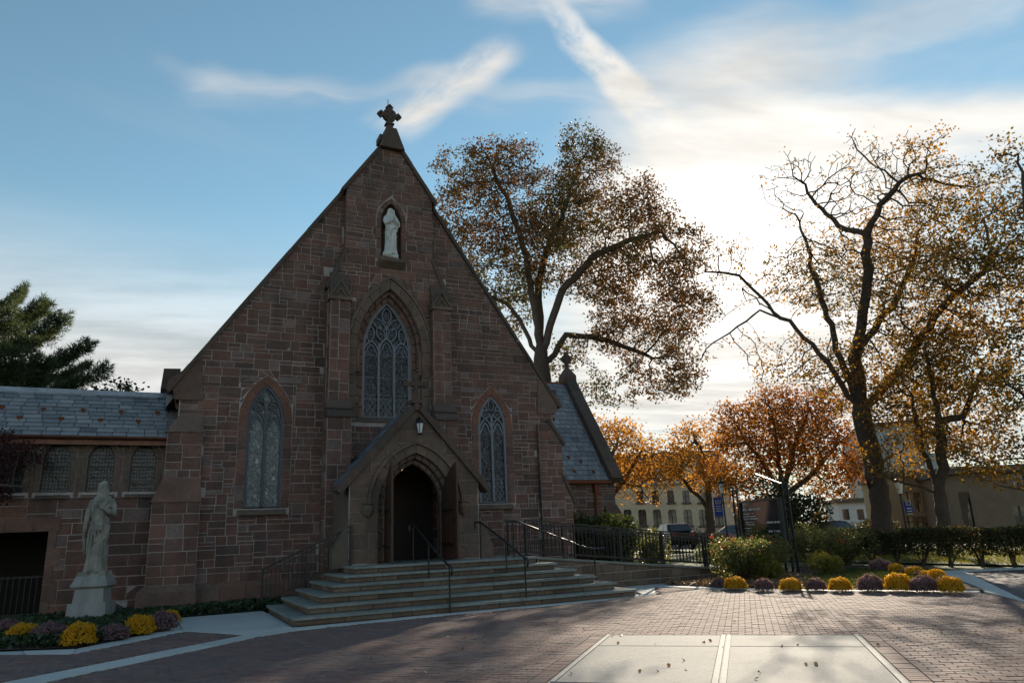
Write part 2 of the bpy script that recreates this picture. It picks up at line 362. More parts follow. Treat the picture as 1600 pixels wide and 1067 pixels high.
M['slab'] = piece_mat('broomed_concrete', [(0, (0.30, 0.295, 0.275)), (1, (0.34, 0.335, 0.315))], 0.8, 30, dirt=(0.24, 0.23, 0.21), dirt_amt=0.45, bump_s=0.3, bump_d=0.004, big=0.7, spec=0.15, stain=((0.17, 0.165, 0.15), 2.4, 0.55, 0.78, 0.55))
M['slab_edge'] = plain_mat('slab_edge_strip', (0.34, 0.335, 0.315), 0.8, grain=20, var=0.25)
M['bluestone'] = piece_mat('bluestone_tread', [(0, (0.20, 0.225, 0.205)), (0.5, (0.25, 0.275, 0.25)), (1, (0.23, 0.235, 0.21))], 0.65, 14, dirt=(0.10, 0.105, 0.085), dirt_amt=0.6, bump_s=0.3, bump_d=0.005, spec=0.4)
M['riser'] = piece_mat('riser_stone', [(0, (0.13, 0.092, 0.066)), (0.5, (0.18, 0.125, 0.09)), (1, (0.225, 0.175, 0.13))], 0.9, 14, bump_s=0.8, bump_d=0.02, stain=((0.14, 0.15, 0.10), 2.2, 0.5, 0.7, 0.6))
M['marble'] = piece_mat('weathered_marble', [(0, (0.3375, 0.324, 0.2767)), (1, (0.3375, 0.324, 0.2767))], 0.85, 9, dirt=(0.06, 0.06, 0.052), dirt_amt=0.9, bump_s=0.5, bump_d=0.015, big=2.6, streak=0.8)
M['marble_clean'] = piece_mat('pale_marble', [(0, (0.66, 0.67, 0.65)), (1, (0.66, 0.67, 0.65))], 0.6, 10, dirt=(0.30, 0.31, 0.29), dirt_amt=0.6, bump_s=0.2, bump_d=0.008, big=2.0)
M['granite'] = piece_mat('grey_granite', [(0, (0.2875, 0.3, 0.2937)), (1, (0.3375, 0.3438, 0.3375))], 0.6, 60, dirt=(0.20, 0.21, 0.18), dirt_amt=0.5, bump_s=0.2, bump_d=0.003, streak=0.45)
M['bark'] = piece_mat('tree_bark', [(0, (0.085, 0.065, 0.05)), (1, (0.115, 0.09, 0.072))], 0.95, 5, bump_s=1.0, bump_d=0.05)
M['soil'] = plain_mat('mulch_soil', (0.06, 0.042, 0.032), 0.95, grain=12, var=0.5, bump_s=0.8, bump_d=0.04)
M['lawn'] = plain_mat('mown_lawn', (0.075, 0.10, 0.03), 0.9, grain=3, var=0.45, bump_s=0.8, bump_d=0.03)
M['asphalt'] = plain_mat('asphalt', (0.075, 0.07, 0.075), 0.8, grain=25, var=0.35, bump_s=0.4, bump_d=0.006)
M['cream'] = plain_mat('cream_render', (0.66, 0.54, 0.38), 0.9, grain=2, var=0.12)
M['beige'] = plain_mat('beige_brick', (0.40, 0.27, 0.155), 0.9, grain=6, var=0.15)
M['tan'] = plain_mat('tan_stone', (0.22, 0.165, 0.115), 0.9, grain=2, var=0.15)
M['tanpanel'] = plain_mat('tan_window_panel', (0.66, 0.47, 0.25), 0.5, grain=2, var=0.15)
M['greypanel'] = plain_mat('grey_panel', (0.36, 0.36, 0.35), 0.7, grain=2, var=0.1)
M['white'] = plain_mat('white_panel', (0.62, 0.62, 0.60), 0.7, grain=2, var=0.1)
M['dglass'] = plain_mat('dark_window_glass', (0.03, 0.035, 0.04), 0.08, 0.0, 2, 0.3, 0.8, 0.0)
M['bglass'] = plain_mat('blue_window_glass', (0.10, 0.20, 0.26), 0.1, 0.0, 2, 0.2, 0.8, 0.0)
M['roofdark'] = plain_mat('dark_mansard_slate', (0.07, 0.065, 0.065), 0.7, grain=5, var=0.35)
M['trimdark'] = plain_mat('brown_sill', (0.13, 0.10, 0.08), 0.9)
M['banner'] = plain_mat('blue_banner_cloth', (0.02, 0.045, 0.26), 0.7, grain=4, var=0.2)
M['lampglass'] = plain_mat('frosted_lamp_glass', (0.75, 0.77, 0.76), 0.25, 0, 3, 0.05, 0.6, 0)
M['carblack'] = plain_mat('black_car_paint', (0.012, 0.013, 0.015), 0.12, 0.1, 3, 0.1, 0.7, 0)
M['cargrey'] = plain_mat('grey_car_paint', (0.12, 0.13, 0.14), 0.15, 0.3, 3, 0.1, 0.7, 0)
M['tyre'] = plain_mat('tyre_rubber', (0.02, 0.02, 0.02), 0.85)
M['rim'] = plain_mat('wheel_rim', (0.45, 0.45, 0.46), 0.3, 0.8)
M['red'] = plain_mat('red_lens', (0.45, 0.02, 0.015), 0.3, bump_s=0)
M['text'] = plain_mat('white_lettering', (0.75, 0.75, 0.72), 0.6, bump_s=0)
G = [(0.0, (0.035, 0.055, 0.018)), (0.5, (0.06, 0.085, 0.025)), (1.0, (0.10, 0.11, 0.03))]
M['leaf_oak'] = leaf_mat('oak_leaf_turning', [(0, (0.0607, 0.0702, 0.0243)), (0.5, (0.1013, 0.0972, 0.0297)), (0.8, (0.135, 0.0972, 0.0338)), (1, (0.2295, 0.1148, 0.0405))], 0.32, patch=[(0, (0.1013, 0.0607, 0.027)), (0.5, (0.1755, 0.0918, 0.0365)), (1, (0.297, 0.1418, 0.054))], patch_scale=0.16)
M['leaf_gold'] = leaf_mat('golden_leaf', [(0, (0.16, 0.105, 0.025)), (0.5, (0.29, 0.15, 0.028)), (1, (0.42, 0.22, 0.045))], 0.55, patch=[(0, (0.085, 0.075, 0.02)), (1, (0.19, 0.12, 0.03))], patch_scale=0.3)
M['leaf_orange'] = leaf_mat('orange_maple_leaf', [(0, (0.14, 0.05, 0.015)), (0.5, (0.25, 0.085, 0.018)), (1, (0.36, 0.14, 0.03))], 0.5, patch=[(0, (0.25, 0.11, 0.025)), (1, (0.42, 0.2, 0.04))], patch_scale=0.25)
M['leaf_yellow'] = leaf_mat('yellow_maple_leaf', [(0, (0.26, 0.115, 0.022)), (0.5, (0.40, 0.19, 0.035)), (1, (0.52, 0.28, 0.06))], 0.55)
M['leaf_dark'] = leaf_mat('dark_evergreen_leaf', [(0, (0.022, 0.035, 0.014)), (0.6, (0.04, 0.055, 0.02)), (1, (0.06, 0.075, 0.028))], 0.25)
M['leaf_green'] = leaf_mat('green_shrub_leaf', G, 0.35)
M['leaf_shrub'] = leaf_mat('rose_bush_leaf', [(0, (0.08, 0.105, 0.04)), (0.6, (0.14, 0.165, 0.07)), (0.9, (0.22, 0.21, 0.09)), (1, (0.30, 0.18, 0.08))], 0.6, 0.4)
M['leaf_lime'] = leaf_mat('yellow_green_shrub_leaf', [(0, (0.10, 0.11, 0.02)), (1, (0.21, 0.20, 0.035))], 0.45)
M['leaf_red'] = leaf_mat('dark_red_maple_leaf', [(0, (0.05, 0.018, 0.02)), (1, (0.10, 0.03, 0.03))], 0.4)
M['leaf_hedge'] = leaf_mat('hedge_leaf', [(0, (0.03, 0.042, 0.016)), (0.7, (0.055, 0.068, 0.024)), (1, (0.15, 0.06, 0.03))], 0.35)
M['needle'] = leaf_mat('pine_needle', [(0, (0.0595, 0.0935, 0.051)), (1, (0.1275, 0.1615, 0.0765))], 0.25)
M['ivy'] = leaf_mat('ivy_leaf', [(0, (0.022, 0.045, 0.022)), (0.6, (0.04, 0.065, 0.03)), (1, (0.06, 0.085, 0.035))], 0.2, 0.45)
M['petal_y'] = leaf_mat('yellow_petal', [(0, (0.50, 0.28, 0.012)), (1, (0.70, 0.43, 0.02))], 0.42)
M['petal_p'] = leaf_mat('mauve_petal', [(0, (0.15, 0.085, 0.10)), (0.7, (0.26, 0.165, 0.19)), (1, (0.38, 0.27, 0.29))], 0.42)
M['petal_r'] = leaf_mat('red_rose_petal', [(0, (0.45, 0.05, 0.05)), (1, (0.6, 0.16, 0.09))], 0.3)
M['dead'] = leaf_mat('fallen_leaf', [(0, (0.16, 0.08, 0.04)), (0.6, (0.28, 0.17, 0.08)), (1, (0.4, 0.32, 0.2))], 0.2)

# ------------------------------------------------------------------ masonry helpers
class Fr:
    def __init__(s, O, N):
        s.O = Vector(O); s.N = Vector(N).normalized(); s.U = Z.cross(s.N).normalized()
    def P(s, u, v, n=0.0): return s.O + s.U*u + Z*v + s.N*n
def area2(p): return 0.5*sum(p[i][0]*p[(i+1) % len(p)][1]-p[(i+1) % len(p)][0]*p[i][1] for i in range(len(p)))
def clip(poly, a, b):
    """keep what lies left of the line a->b"""
    out = []; dx, dy = b[0]-a[0], b[1]-a[1]
    side = lambda p: dx*(p[1]-a[1])-dy*(p[0]-a[0])
    for i in range(len(poly)):
        p, q = poly[i], poly[(i+1) % len(poly)]; sp, sq = side(p), side(q)
        if sp >= 0: out.append(p)
        if (sp > 0 and sq < 0) or (sp < 0 and sq > 0):
            t = sp/(sp-sq); out.append((p[0]+(q[0]-p[0])*t, p[1]+(q[1]-p[1])*t))
    return out
def clip_convex(poly, conv):
    for i in range(len(conv)):
        if len(poly) < 3: return []
        poly = clip(poly, conv[i], conv[(i+1) % len(conv)])
    return poly
def inside(p, conv):
    return all((conv[(i+1) % len(conv)][0]-conv[i][0])*(p[1]-conv[i][1])-(conv[(i+1) % len(conv)][1]-conv[i][1])*(p[0]-conv[i][0]) > 0 for i in range(len(conv)))
def cut_out(poly, conv):
    """the pieces of a stone that lie outside a convex opening"""
    if not clip_convex(list(poly), conv): return [poly]
    out = []; rest = list(poly)
    order = sorted(range(len(conv)), key=lambda i: -math.hypot(conv[(i+1) % len(conv)][0]-conv[i][0], conv[(i+1) % len(conv)][1]-conv[i][1]))
    for i in order:
        p, q = conv[i], conv[(i+1) % len(conv)]
        if len(rest) < 3: break
        f = clip(rest, q, p)
        if len(f) >= 3 and abs(area2(f)) > 0.004: out.append(f)
        rest = clip(rest, p, q)
    return out
def inset(poly, d):
    n = len(poly); out = []
    for i in range(n):
        p0, p, p1 = poly[i-1], poly[i], poly[(i+1) % n]
        e0 = (p[0]-p0[0], p[1]-p0[1]); e1 = (p1[0]-p[0], p1[1]-p[1]); l0 = math.hypot(*e0) or 1e-9; l1 = math.hypot(*e1) or 1e-9
        n0 = (-e0[1]/l0, e0[0]/l0); n1 = (-e1[1]/l1, e1[0]/l1); k = max(1+n0[0]*n1[0]+n0[1]*n1[1], 0.25)
        out.append((p[0]+(n0[0]+n1[0])/k*d, p[1]+(n0[1]+n1[1])/k*d))
    return out
def clean(poly):
    out = []
    for p in poly:
        if not out or math.hypot(p[0]-out[-1][0], p[1]-out[-1][1]) > 0.012: out.append(p)
    if len(out) > 2 and math.hypot(out[0][0]-out[-1][0], out[0][1]-out[-1][1]) < 0.012: out.pop()
    return out
def ashlar(u0, u1, v0, v1, rng, hs=(0.12, 0.15, 0.18, 0.2, 0.24, 0.3), wmin=0.22, wmax=0.62):
    sky_ = [[u0, u1, v0]]; out = []; guard = 0
    while guard < 20000:
        guard += 1
        k = min(range(len(sky_)), key=lambda i: (sky_[i][2], sky_[i][0])); a, b, v = sky_[k]
        if v >= v1-0.02: break
        gap = b-a; h = rng.choice(hs)
        for nb in (k-1, k+1):
            if 0 <= nb < len(sky_):
                dh = sky_[nb][2]-v
                if dh > 0.07 and (abs(dh-h) < 0.09 or (gap < wmin*1.2 and dh < 0.4)): h = dh
        if v1-(v+h) < 0.11: h = v1-v
        w = rng.uniform(wmin, wmax)*(1.1 if h > 0.22 else 0.95)
        if gap < wmin*1.9: w = gap
        elif gap-w < wmin: w = gap*rng.uniform(0.42, 0.58) if gap > wmax*1.05 else gap
        out.append([(a, v), (a+w, v), (a+w, v+h), (a, v+h)])
        new = [[a, a+w, v+h]] + ([[a+w, b, v]] if b-a-w > 1e-6 else [])
        sky_[k:k+1] = new
        i = 0
        while i < len(sky_)-1:
            if abs(sky_[i][2]-sky_[i+1][2]) < 0.012: sky_[i][1] = sky_[i+1][1]; sky_[i][2] = max(sky_[i][2], sky_[i+1][2]); sky_.pop(i+1)
            else: i += 1
    return out
def arch_side(w, zs, za, off=0.0, n=7):
    """right half of a pointed arch from springing to apex, offset outwards"""
    h = za-zs; R = (h*h+w*w)/(2*w); cx = w-R; a1 = math.acos(max(-1, min(1, (R-w)/(R+off))))
    return [(cx+(R+off)*math.cos(a1*i/n), zs+(R+off)*math.sin(a1*i/n)) for i in range(n+1)]
def arch_poly(cx, w, zb, zs, za, off=0.0, n=7):
    r = arch_side(w, zs, za, off, n); r[-1] = (0.0, r[-1][1])
    return [(cx-w-off, zb), (cx+w+off, zb)] + [(cx+u, v) for u, v in r] + [(cx-u, v) for u, v in r[-2::-1]]
def wall(fr, outline, holes, back, name, mats, parent, reveal=None):
    """mortar-faced core with real openings; sides and reveals in the second material"""
    mb = MB(); polys = [[Vector((u, v, 0)) for u, v in outline]] + [[Vector((u, v, 0)) for u, v in h] for h in holes]
    flat = [p for q in polys for p in q]
    for t in tessellate_polygon(polys):
        tri = [flat[i] for i in t]
        if (tri[1]-tri[0]).cross(tri[2]-tri[0]).z < 0: tri.reverse()
        mb.face([fr.P(p.x, p.y) for p in tri], 0)
    n = len(outline)
    for i in range(n):
        a, b = outline[i], outline[(i+1) % n]
        mb.face([fr.P(*a), fr.P(*a, -back), fr.P(*b, -back), fr.P(*b)], 1)
    for h in holes:
        rv = reveal or back
        for i in range(len(h)):
            a, b = h[i], h[(i+1) % len(h)]
            mb.face([fr.P(*a), fr.P(*b), fr.P(*b, -rv), fr.P(*a, -rv)], 1)
    return mb.build(name, mats, parent, recalc=False)
STONES = {}
def stone_geo(fr, poly, n0, proud, bev, tilt=None):
    n = len(poly); pin = inset(poly, bev); P = [fr.P(u, v, n0) for u, v in poly] + [fr.P(u, v, n0+proud-bev) for u, v in poly]
    t = tilt or (0, 0, 0); cu = sum(p[0] for p in poly)/n; cv = sum(p[1] for p in poly)/n
    P += [fr.P(u, v, n0+proud+t[0]*(u-cu)+t[1]*(v-cv)) for u, v in pin]
    F = [(i, (i+1) % n, n+(i+1) % n, n+i) for i in range(n)] + [(n+i, n+(i+1) % n, 2*n+(i+1) % n, 2*n+i) for i in range(n)] + [tuple(range(2*n, 3*n))]
    return P, F
def add_stone(key, part, fr, poly, mat='stone', n0=-0.02, proud=0.034, bev=0.007, joint=0.019, name='stone', rng=RNG):
    poly = clean(poly)
    if len(poly) < 3: return
    if area2(poly) < 0: poly = poly[::-1]
    poly = inset(poly, joint/2); ar = area2(poly)
    if ar < 0.0025: return
    cu = sum(p[0] for p in poly)/len(poly); cv = sum(p[1] for p in poly)/len(poly)
    c = fr.P(cu, cv); vd = CAMV['pos']-c; vis = max(vd.normalized().dot(fr.N), 0.0)*ar/vd.length_squared
    pr = -vd
    if pr.dot(AX_F) > 0:
        x = 800+CAMV['f']*pr.dot(AX_R)/pr.dot(AX_F)
        if x < -10 or x > 1610: vis = 0
    else: vis = 0
    P, F = stone_geo(fr, poly, n0, proud+rng.uniform(-0.008, 0.012), bev, (rng.uniform(-.03, .03), rng.uniform(-.04, .04)))
    STONES.setdefault(key, []).append((vis, part, P, F, mat, name))
def face_stones(key, part, fr, conv, holes=(), mat='stone', rng=RNG, skip=None, **kw):
    us = [p[0] for p in conv]; vs_ = [p[1] for p in conv]; ak = {k: kw.pop(k) for k in ('hs', 'wmin', 'wmax') if k in kw}
    for poly in ashlar(min(us), max(us), min(vs_), max(vs_), rng, **ak):
        c = (sum(p[0] for p in poly)/4, sum(p[1] for p in poly)/4)
        if skip and skip(*c): continue
        poly = clip_convex(poly, conv)
        frags = [poly] if len(poly) >= 3 else []
        for h in holes: frags = [g for f in frags for g in cut_out(f, h)]
        for f in frags: add_stone(key, part, fr, f, mat, **kw)
def finish_stones(key, top=300):
    by = {}
    for e in STONES.get(key, []): by.setdefault(e[5], []).append(e)
    for nm, L_ in by.items():
        L_.sort(key=lambda e: -e[0]); rest = {}
        for i, (vis, part, P, F, mat, name) in enumerate(L_):
            if i < top and vis > 0:
                c = sum(P, Vector())/len(P); me = bpy.data.meshes.new(name); me.from_pydata([tuple(p-c) for p in P], [], F); me.materials.append(M[mat])
                o = link(name, me, part); o.location = c
            else: rest.setdefault((part.name, mat), (part, mat, MB()))[2].shape(P, F)
        for part, mat, mb in rest.values():
            mb.build({'stone': 'stonework', 'brick': 'brickwork', 'slate': 'slating'}.get(nm, nm+'_work'), M[mat], part, recalc=False, kind='stuff')
def ring_stones(part, fr, cx, w, zs, za, t, n, mat, name='voussoir', n0=-0.05, proud=0.075, zb=None, jamb=None, sides=(1, -1), bev=0.008):
    """voussoirs round a pointed arch, and jamb stones below the springing"""
    for sgn in sides:
        a = arch_side(w, zs, za, 0, n); b = arch_side(w, zs, za, t, n)
        for i in range(n):
            poly = [(cx+sgn*p[0], p[1]) for p in (a[i], b[i], b[i+1], a[i+1])]
            if area2(poly) < 0: poly.reverse()
            poly = inset(poly, 0.006); P, F = stone_geo(fr, poly, n0, proud+RNG.uniform(-.004, .006), bev)
            mb = MB(); mb.shape(P, F); mb.build(name, M[mat], part, recalc=False)
        if zb is not None and jamb:
            v = zb; k = 0
            while v < zs-0.05:
                h = min(RNG.choice((0.26, 0.32, 0.4)), zs-v)
                if zs-v-h < 0.1: h = zs-v
                ww = t*(1.0 if k % 2 else jamb); k += 1
                poly = [(cx+sgn*w, v), (cx+sgn*(w+ww), v), (cx+sgn*(w+ww), v+h), (cx+sgn*w, v+h)]
                if area2(poly) < 0: poly.reverse()
                P, F = stone_geo(fr, inset(poly, 0.006), n0, proud+RNG.uniform(-.004, .006), bev)
                mb = MB(); mb.shape(P, F); mb.build('jamb_stone', M[mat], part, recalc=False); v += h
def ribbon(mb, fr, pts, wid, n0, n1, closed=False, mi=0):
    n = len(pts); L_, R_ = [], []
    for i in range(n):
        a = pts[i-1] if (i > 0 or closed) else pts[i]; b = pts[(i+1) % n] if (i < n-1 or closed) else pts[i]
        dx, dy = b[0]-a[0], b[1]-a[1]; l = math.hypot(dx, dy) or 1; nx, ny = -dy/l*wid/2, dx/l*wid/2
        L_.append((pts[i][0]+nx, pts[i][1]+ny)); R_.append((pts[i][0]-nx, pts[i][1]-ny))
    m_ = n if closed else n-1
    for i in range(m_):
        j = (i+1) % n
        mb.face([fr.P(*R_[i], n1), fr.P(*R_[j], n1), fr.P(*L_[j], n1), fr.P(*L_[i], n1)], mi)
        mb.face([fr.P(*L_[i], n1), fr.P(*L_[j], n1), fr.P(*L_[j], n0), fr.P(*L_[i], n0)], mi)
        mb.face([fr.P(*R_[i], n0), fr.P(*R_[j], n0), fr.P(*R_[j], n1), fr.P(*R_[i], n1)], mi)
def vesica(cx, cz, a, b, ang=0.0, n=16, pt=0.75):
    out = []
    for i in range(n):
        t = 2*math.pi*i/n; x = a*math.cos(t)*abs(math.cos(t))**0.15; y = b*math.copysign(abs(math.sin(t))**(1+pt*0.5), math.sin(t))
        out.append((cx+x*math.cos(ang)-y*math.sin(ang), cz+x*math.sin(ang)+y*math.cos(ang)))
    return out
def hexa(mb, lo, hi, z0, z1, mi=0):
    """frustum between rectangle lo=(x0,x1,y0,y1) at z0 and hi at z1"""
    a, b = lo, hi
    mb.shape([(a[0],a[2],z0),(a[1],a[2],z0),(a[1],a[3],z0),(a[0],a[3],z0),(b[0],b[2],z1),(b[1],b[2],z1),(b[1],b[3],z1),(b[0],b[3],z1)],
             [(0,3,2,1),(4,5,6,7),(0,1,5,4),(1,2,6,5),(2,3,7,6),(3,0,4,7)], mi)

# ------------------------------------------------------------------ ground
def sheet(name, pts, z, mat, kind='structure', parent=None):
    mb = MB(); polys = [[Vector((p[0], p[1], 0)) for p in pts]]
    for t in tessellate_polygon(polys):
        tri = [polys[0][i] for i in t]
        if (tri[1]-tri[0]).cross(tri[2]-tri[0]).z < 0: tri.reverse()
        mb.face([(p.x, p.y, z) for p in tri])
    return mb.build(name, mat, parent, kind=kind, recalc=False)
sheet('ground', [(-900, -700), (1200, -700), (1200, 1300), (-900, 1300)], -0.06, M['lawn'])
SA = Vector((2.61, -2.44, 0)).normalized(); SB = Vector((-SA.y, SA.x, 0))     # brick courses run along SA
ORG = Vector((0.31, -10.85, 0))
def sab(p): d = Vector((p[0], p[1], 0))-ORG; return d.dot(SA), d.dot(SB)
def xy(a, b): return ORG+SA*a+SB*b
PLAZA = [(-14, -24), (16, -24), (16, -15), (8.6, -12.6), (9.35, -10.95), (7.95, -8.62), (6.85, -6.1), (6.2, -4.0), (4.95, -4.9), (4.8, -5.95), (-3.5, -5.95), (-5.5, -4.9), (-6.2, -5.85), (-7.0, -6.8), (-8.2, -5.6), (-14, -4.6)]
plaza = sheet('plaza_paving', PLAZA, -0.012, M['brick_joint'])
BAND = 0.34

# concrete bands: along the foot of the steps, in front of the flower beds
def slab_run(pts_out, pts_in, z, name, parent, step=1.2):
    """slabs between two matching polylines, each its own piece"""
    for i in range(len(pts_out)-1):
        a, b, c, d = Vector((*pts_out[i], 0)), Vector((*pts_out[i+1], 0)), Vector((*pts_in[i+1], 0)), Vector((*pts_in[i], 0))
        n = max(1, round((b-a).length/step))
        for k in range(n):
            t0, t1 = k/n, (k+1)/n
            q = [a.lerp(b, t0), a.lerp(b, t1), d.lerp(c, t1), d.lerp(c, t0)]
            ctr = sum(q, Vector())/4; q = [ctr+(p-ctr)*(1-0.006/max((p-ctr).length, 0.05)) for p in q]
            n_ = (q[1]-q[0]).cross(q[2]-q[0]).z
            if n_ < 0: q.reverse()
            qi = [ctr+(p-ctr)*(1-0.012/max((p-ctr).length, 0.05)) for p in q]
            mb = MB(); zz = z+RNG.uniform(-0.002, 0.002)
            P = [p+Z*(z-0.08) for p in q]+[p+Z*(zz-0.006) for p in q]+[p+Z*zz for p in qi]
            mb.shape(P, [(j, (j+1) % 4, 4+(j+1) % 4, 4+j) for j in range(4)]+[(4+j, 4+(j+1) % 4, 8+(j+1) % 4, 8+j) for j in range(4)]+[(8, 9, 10, 11)])
            mb.build(name, M['concrete'], parent, recalc=False)
pav = sheet('pavement', [(-3.6, -5.7), (4.8, -5.8), (7.3, -3.9), (7.2, -3.2), (3, -3.3), (-2, -2.2), (-5.4, -1.7), (-5.6, -4.4)], -0.03, M['concrete'])
band_out = [(-7.35, -9.75), (-4.25, -6.85), (-3.45, -6.4), (-0.34, -6.22), (2.6, -6.15), (4.9, -5.95), (6.35, -3.95)]
band_in = [(-7.75, -9.35), (-4.5, -6.5), (-3.6, -5.98), (-0.34, -5.86), (2.6, -5.86), (4.72, -5.7), (5.7, -3.55)]
slab_run(band_out, band_in, 0.006, 'concrete_slab', pav, 1.15)
slab_run([(-8.4, -5.75), (-7.0, -6.85), (-6.1, -5.8), (-5.35, -4.85), (-4.4, -6.45)], [(-8.6, -5.35), (-7.0, -6.2), (-6.4, -5.45), (-5.65, -4.35), (-3.6, -5.98)], 0.006, 'concrete_slab', pav, 1.1)
slab_run([(-5.35, -4.85), (-4.2, -5.6), (-3.52, -5.9)], [(-5.4, -1.8), (-4.3, -1.8), (-3.52, -1.8)], 0.004, 'concrete_slab', pav, 1.3)
slab_run([(6.35, -3.95), (6.75, -6.1), (7.85, -8.6), (9.25, -10.95)], [(6.75, -3.85), (7.15, -6.0), (8.25, -8.45), (9.6, -10.8)], 0.012, 'concrete_kerb', pav, 1.2)
slab_run([(7.9, -12.75), (14.7, -7.2), (16.6, -8.2)], [(9.5, -10.95), (14.4, -6.5), (16.9, -7.6)], 0.008, 'concrete_slab', pav, 1.6)
slab_run([(6.3, -3.9), (7.3, -3.75)], [(4.9, -3.35), (7.2, -3.35)], 0.003, 'concrete_slab', pav, 1.0)
sheet('drive', [(7.9, -12.78), (14.7, -7.22), (16.6, -8.22), (60, -30), (40, -60), (16, -24), (16, -15)], -0.008, M['asphalt'])
sheet('street', [(28, 23), (140, 61), (137, 69), (25, 31)], -0.02, M['asphalt'])
sheet('street', [(36, 20), (60, -28), (67, -25), (43, 24)], -0.024, M['asphalt'])
# utility slab in the plaza: four broomed panels, pale edge strips
us = sheet('utility_slab', [xy(0, 0)[:2], xy(3.57, 0)[:2], xy(3.57, -3.6)[:2], xy(0, -3.6)[:2]], -0.004, M['slab'])
for a0, a1, b0, b1, mt in [(0.10, 1.70, -1.05, -0.06, 'slab'), (1.86, 3.47, -1.05, -0.06, 'slab'), (0.10, 1.70, -3.5, -1.09, 'slab'), (1.86, 3.47, -3.5, -1.09, 'slab'), (1.712, 1.772, -3.5, -0.03, 'edge'), (1.79, 1.85, -3.5, -0.03, 'edge'), (0.04, 0.09, -3.5, 0.0, 'edge'), (3.48, 3.53, -3.5, 0.0, 'edge')]:
    fr_pts = [xy(a0, b0), xy(a1, b0), xy(a1, b1), xy(a0, b1)]
    mb = MB(); zt = 0.010 if mt == 'slab' else 0.014
    mb.shape([p+Z*(-0.03) for p in fr_pts]+[p+Z*zt for p in fr_pts], [(0,1,5,4),(1,2,6,5),(2,3,7,6),(3,0,4,7),(4,5,6,7)])
    mb.build('panel' if mt == 'slab' else 'edge_strip', M['slab_edge' if mt == 'edge' else mt], us, recalc=False)
# bricks: running bond along SA, soldier courses beside the slab
class FlatFr:
    N = Vector((0, 0, 1))
    def P(s, u, v, n=0.0): p = xy(u, v); return Vector((p.x, p.y, n))
FF = FlatFr()
def pip(x, y, poly):
    r = False; j = len(poly)-1
    for i in range(len(poly)):
        xi, yi = poly[i]; xj, yj = poly[j]
        if (yi > y) != (yj > y) and x < (xj-xi)*(y-yi)/(yj-yi)+xi: r = not r
        j = i
    return r
def in_band(x, y):
    P = band_out+band_in[::-1]
    return pip(x, y, P)
def lay_bricks():
    rng = random.Random(3); BL, BW = 0.205, 0.105
    ab = [sab(p) for p in PLAZA]; a0 = -13.028; a1 = 16; b0 = -9.3; b1 = 12
    rows = int((b1-b0)/BW)
    cp = CAMV['pos']
    def ok(a, b):
        p = xy(a, b)
        if (p-cp).length > 24.5: return False
        d = p-cp; fz = d.dot(AX_F)
        if fz < 1: return False
        x = 800+CAMV['f']*d.dot(AX_R)/fz; y = 533.5-CAMV['f']*d.dot(AX_U)/fz
        if not (-350 < x < 1950 and y < 1500): return False
        return pip(p.x, p.y, PLAZA) and not in_band(p.x, p.y)
    def put(a, b, la, lb):
        if ok(a+la/2, b+lb/2) and ok(a, b+lb/2) and ok(a+la, b+lb/2):
            add_stone('plaza', plaza, FF, [(a, b), (a+la, b), (a+la, b+lb), (a, b+lb)], 'brick', n0=-0.03, proud=0.03+rng.uniform(-.002, .002), bev=0.004, joint=0.009, name='brick', rng=BR)
    class BRc:
        def uniform(s, a, b): return rng.uniform(a, b)*0.25
    BR = BRc()
    for r in range(rows):
        b = b0+r*BW; off = (BL/2 if r % 2 else 0.0)
        n = int((a1-a0)/BL)
        for k in range(n):
            a = a0+k*BL+off; ca = a+BL/2; cb = b+BW/2
            if -3.7 < cb < -0.02 and a+BL > -0.212 and a < 3.782:
                if a < -0.24: put(a, b, -0.212-a, BW)
                elif a+BL > 3.81: put(3.782, b, a+BL-3.782, BW)
                continue
            if 0.0 < ca < 3.57 and -0.03 < cb < 0.02: continue
            put(a, b, BL, BW)
    for k in range(40):
        b = -0.03-BW*(k+1)
        if b < -3.7: break
        put(-0.212, b, 0.205, BW); put(3.577, b, 0.205, BW)
lay_bricks(); finish_stones('plaza')
# beds
sheet('flower_bed', [(6.75, -3.8), (7.15, -6.0), (8.25, -8.45), (9.65, -10.85), (14.45, -6.45), (16.0, -4.5), (14, 0.5), (11, 1), (9.9, -1.8), (9.9, -3.3)], 0.03, M['soil'])
sheet('bed_lawn', [(9.3, -6.4), (8.35, -8.2), (9.7, -10.4), (14.0, -6.6), (13.6, -4.4), (11, -5.2)], 0.05, M['lawn'])
sheet('ivy_bed', [(-16, 0.4), (-2.0, 0.2), (-2.0, -2.1), (-3.4, -1.75), (-5.45, -1.75), (-5.7, -4.3), (-6.4, -5.4), (-7.0, -6.1), (-8.6, -5.25), (-16, -3.6)], 0.02, M['soil'])
sheet('lawn', [(17.8, 4), (17.8, -16), (38, -34), (41, 8), (34, 16), (20, 10)], 0.0, M['lawn'])

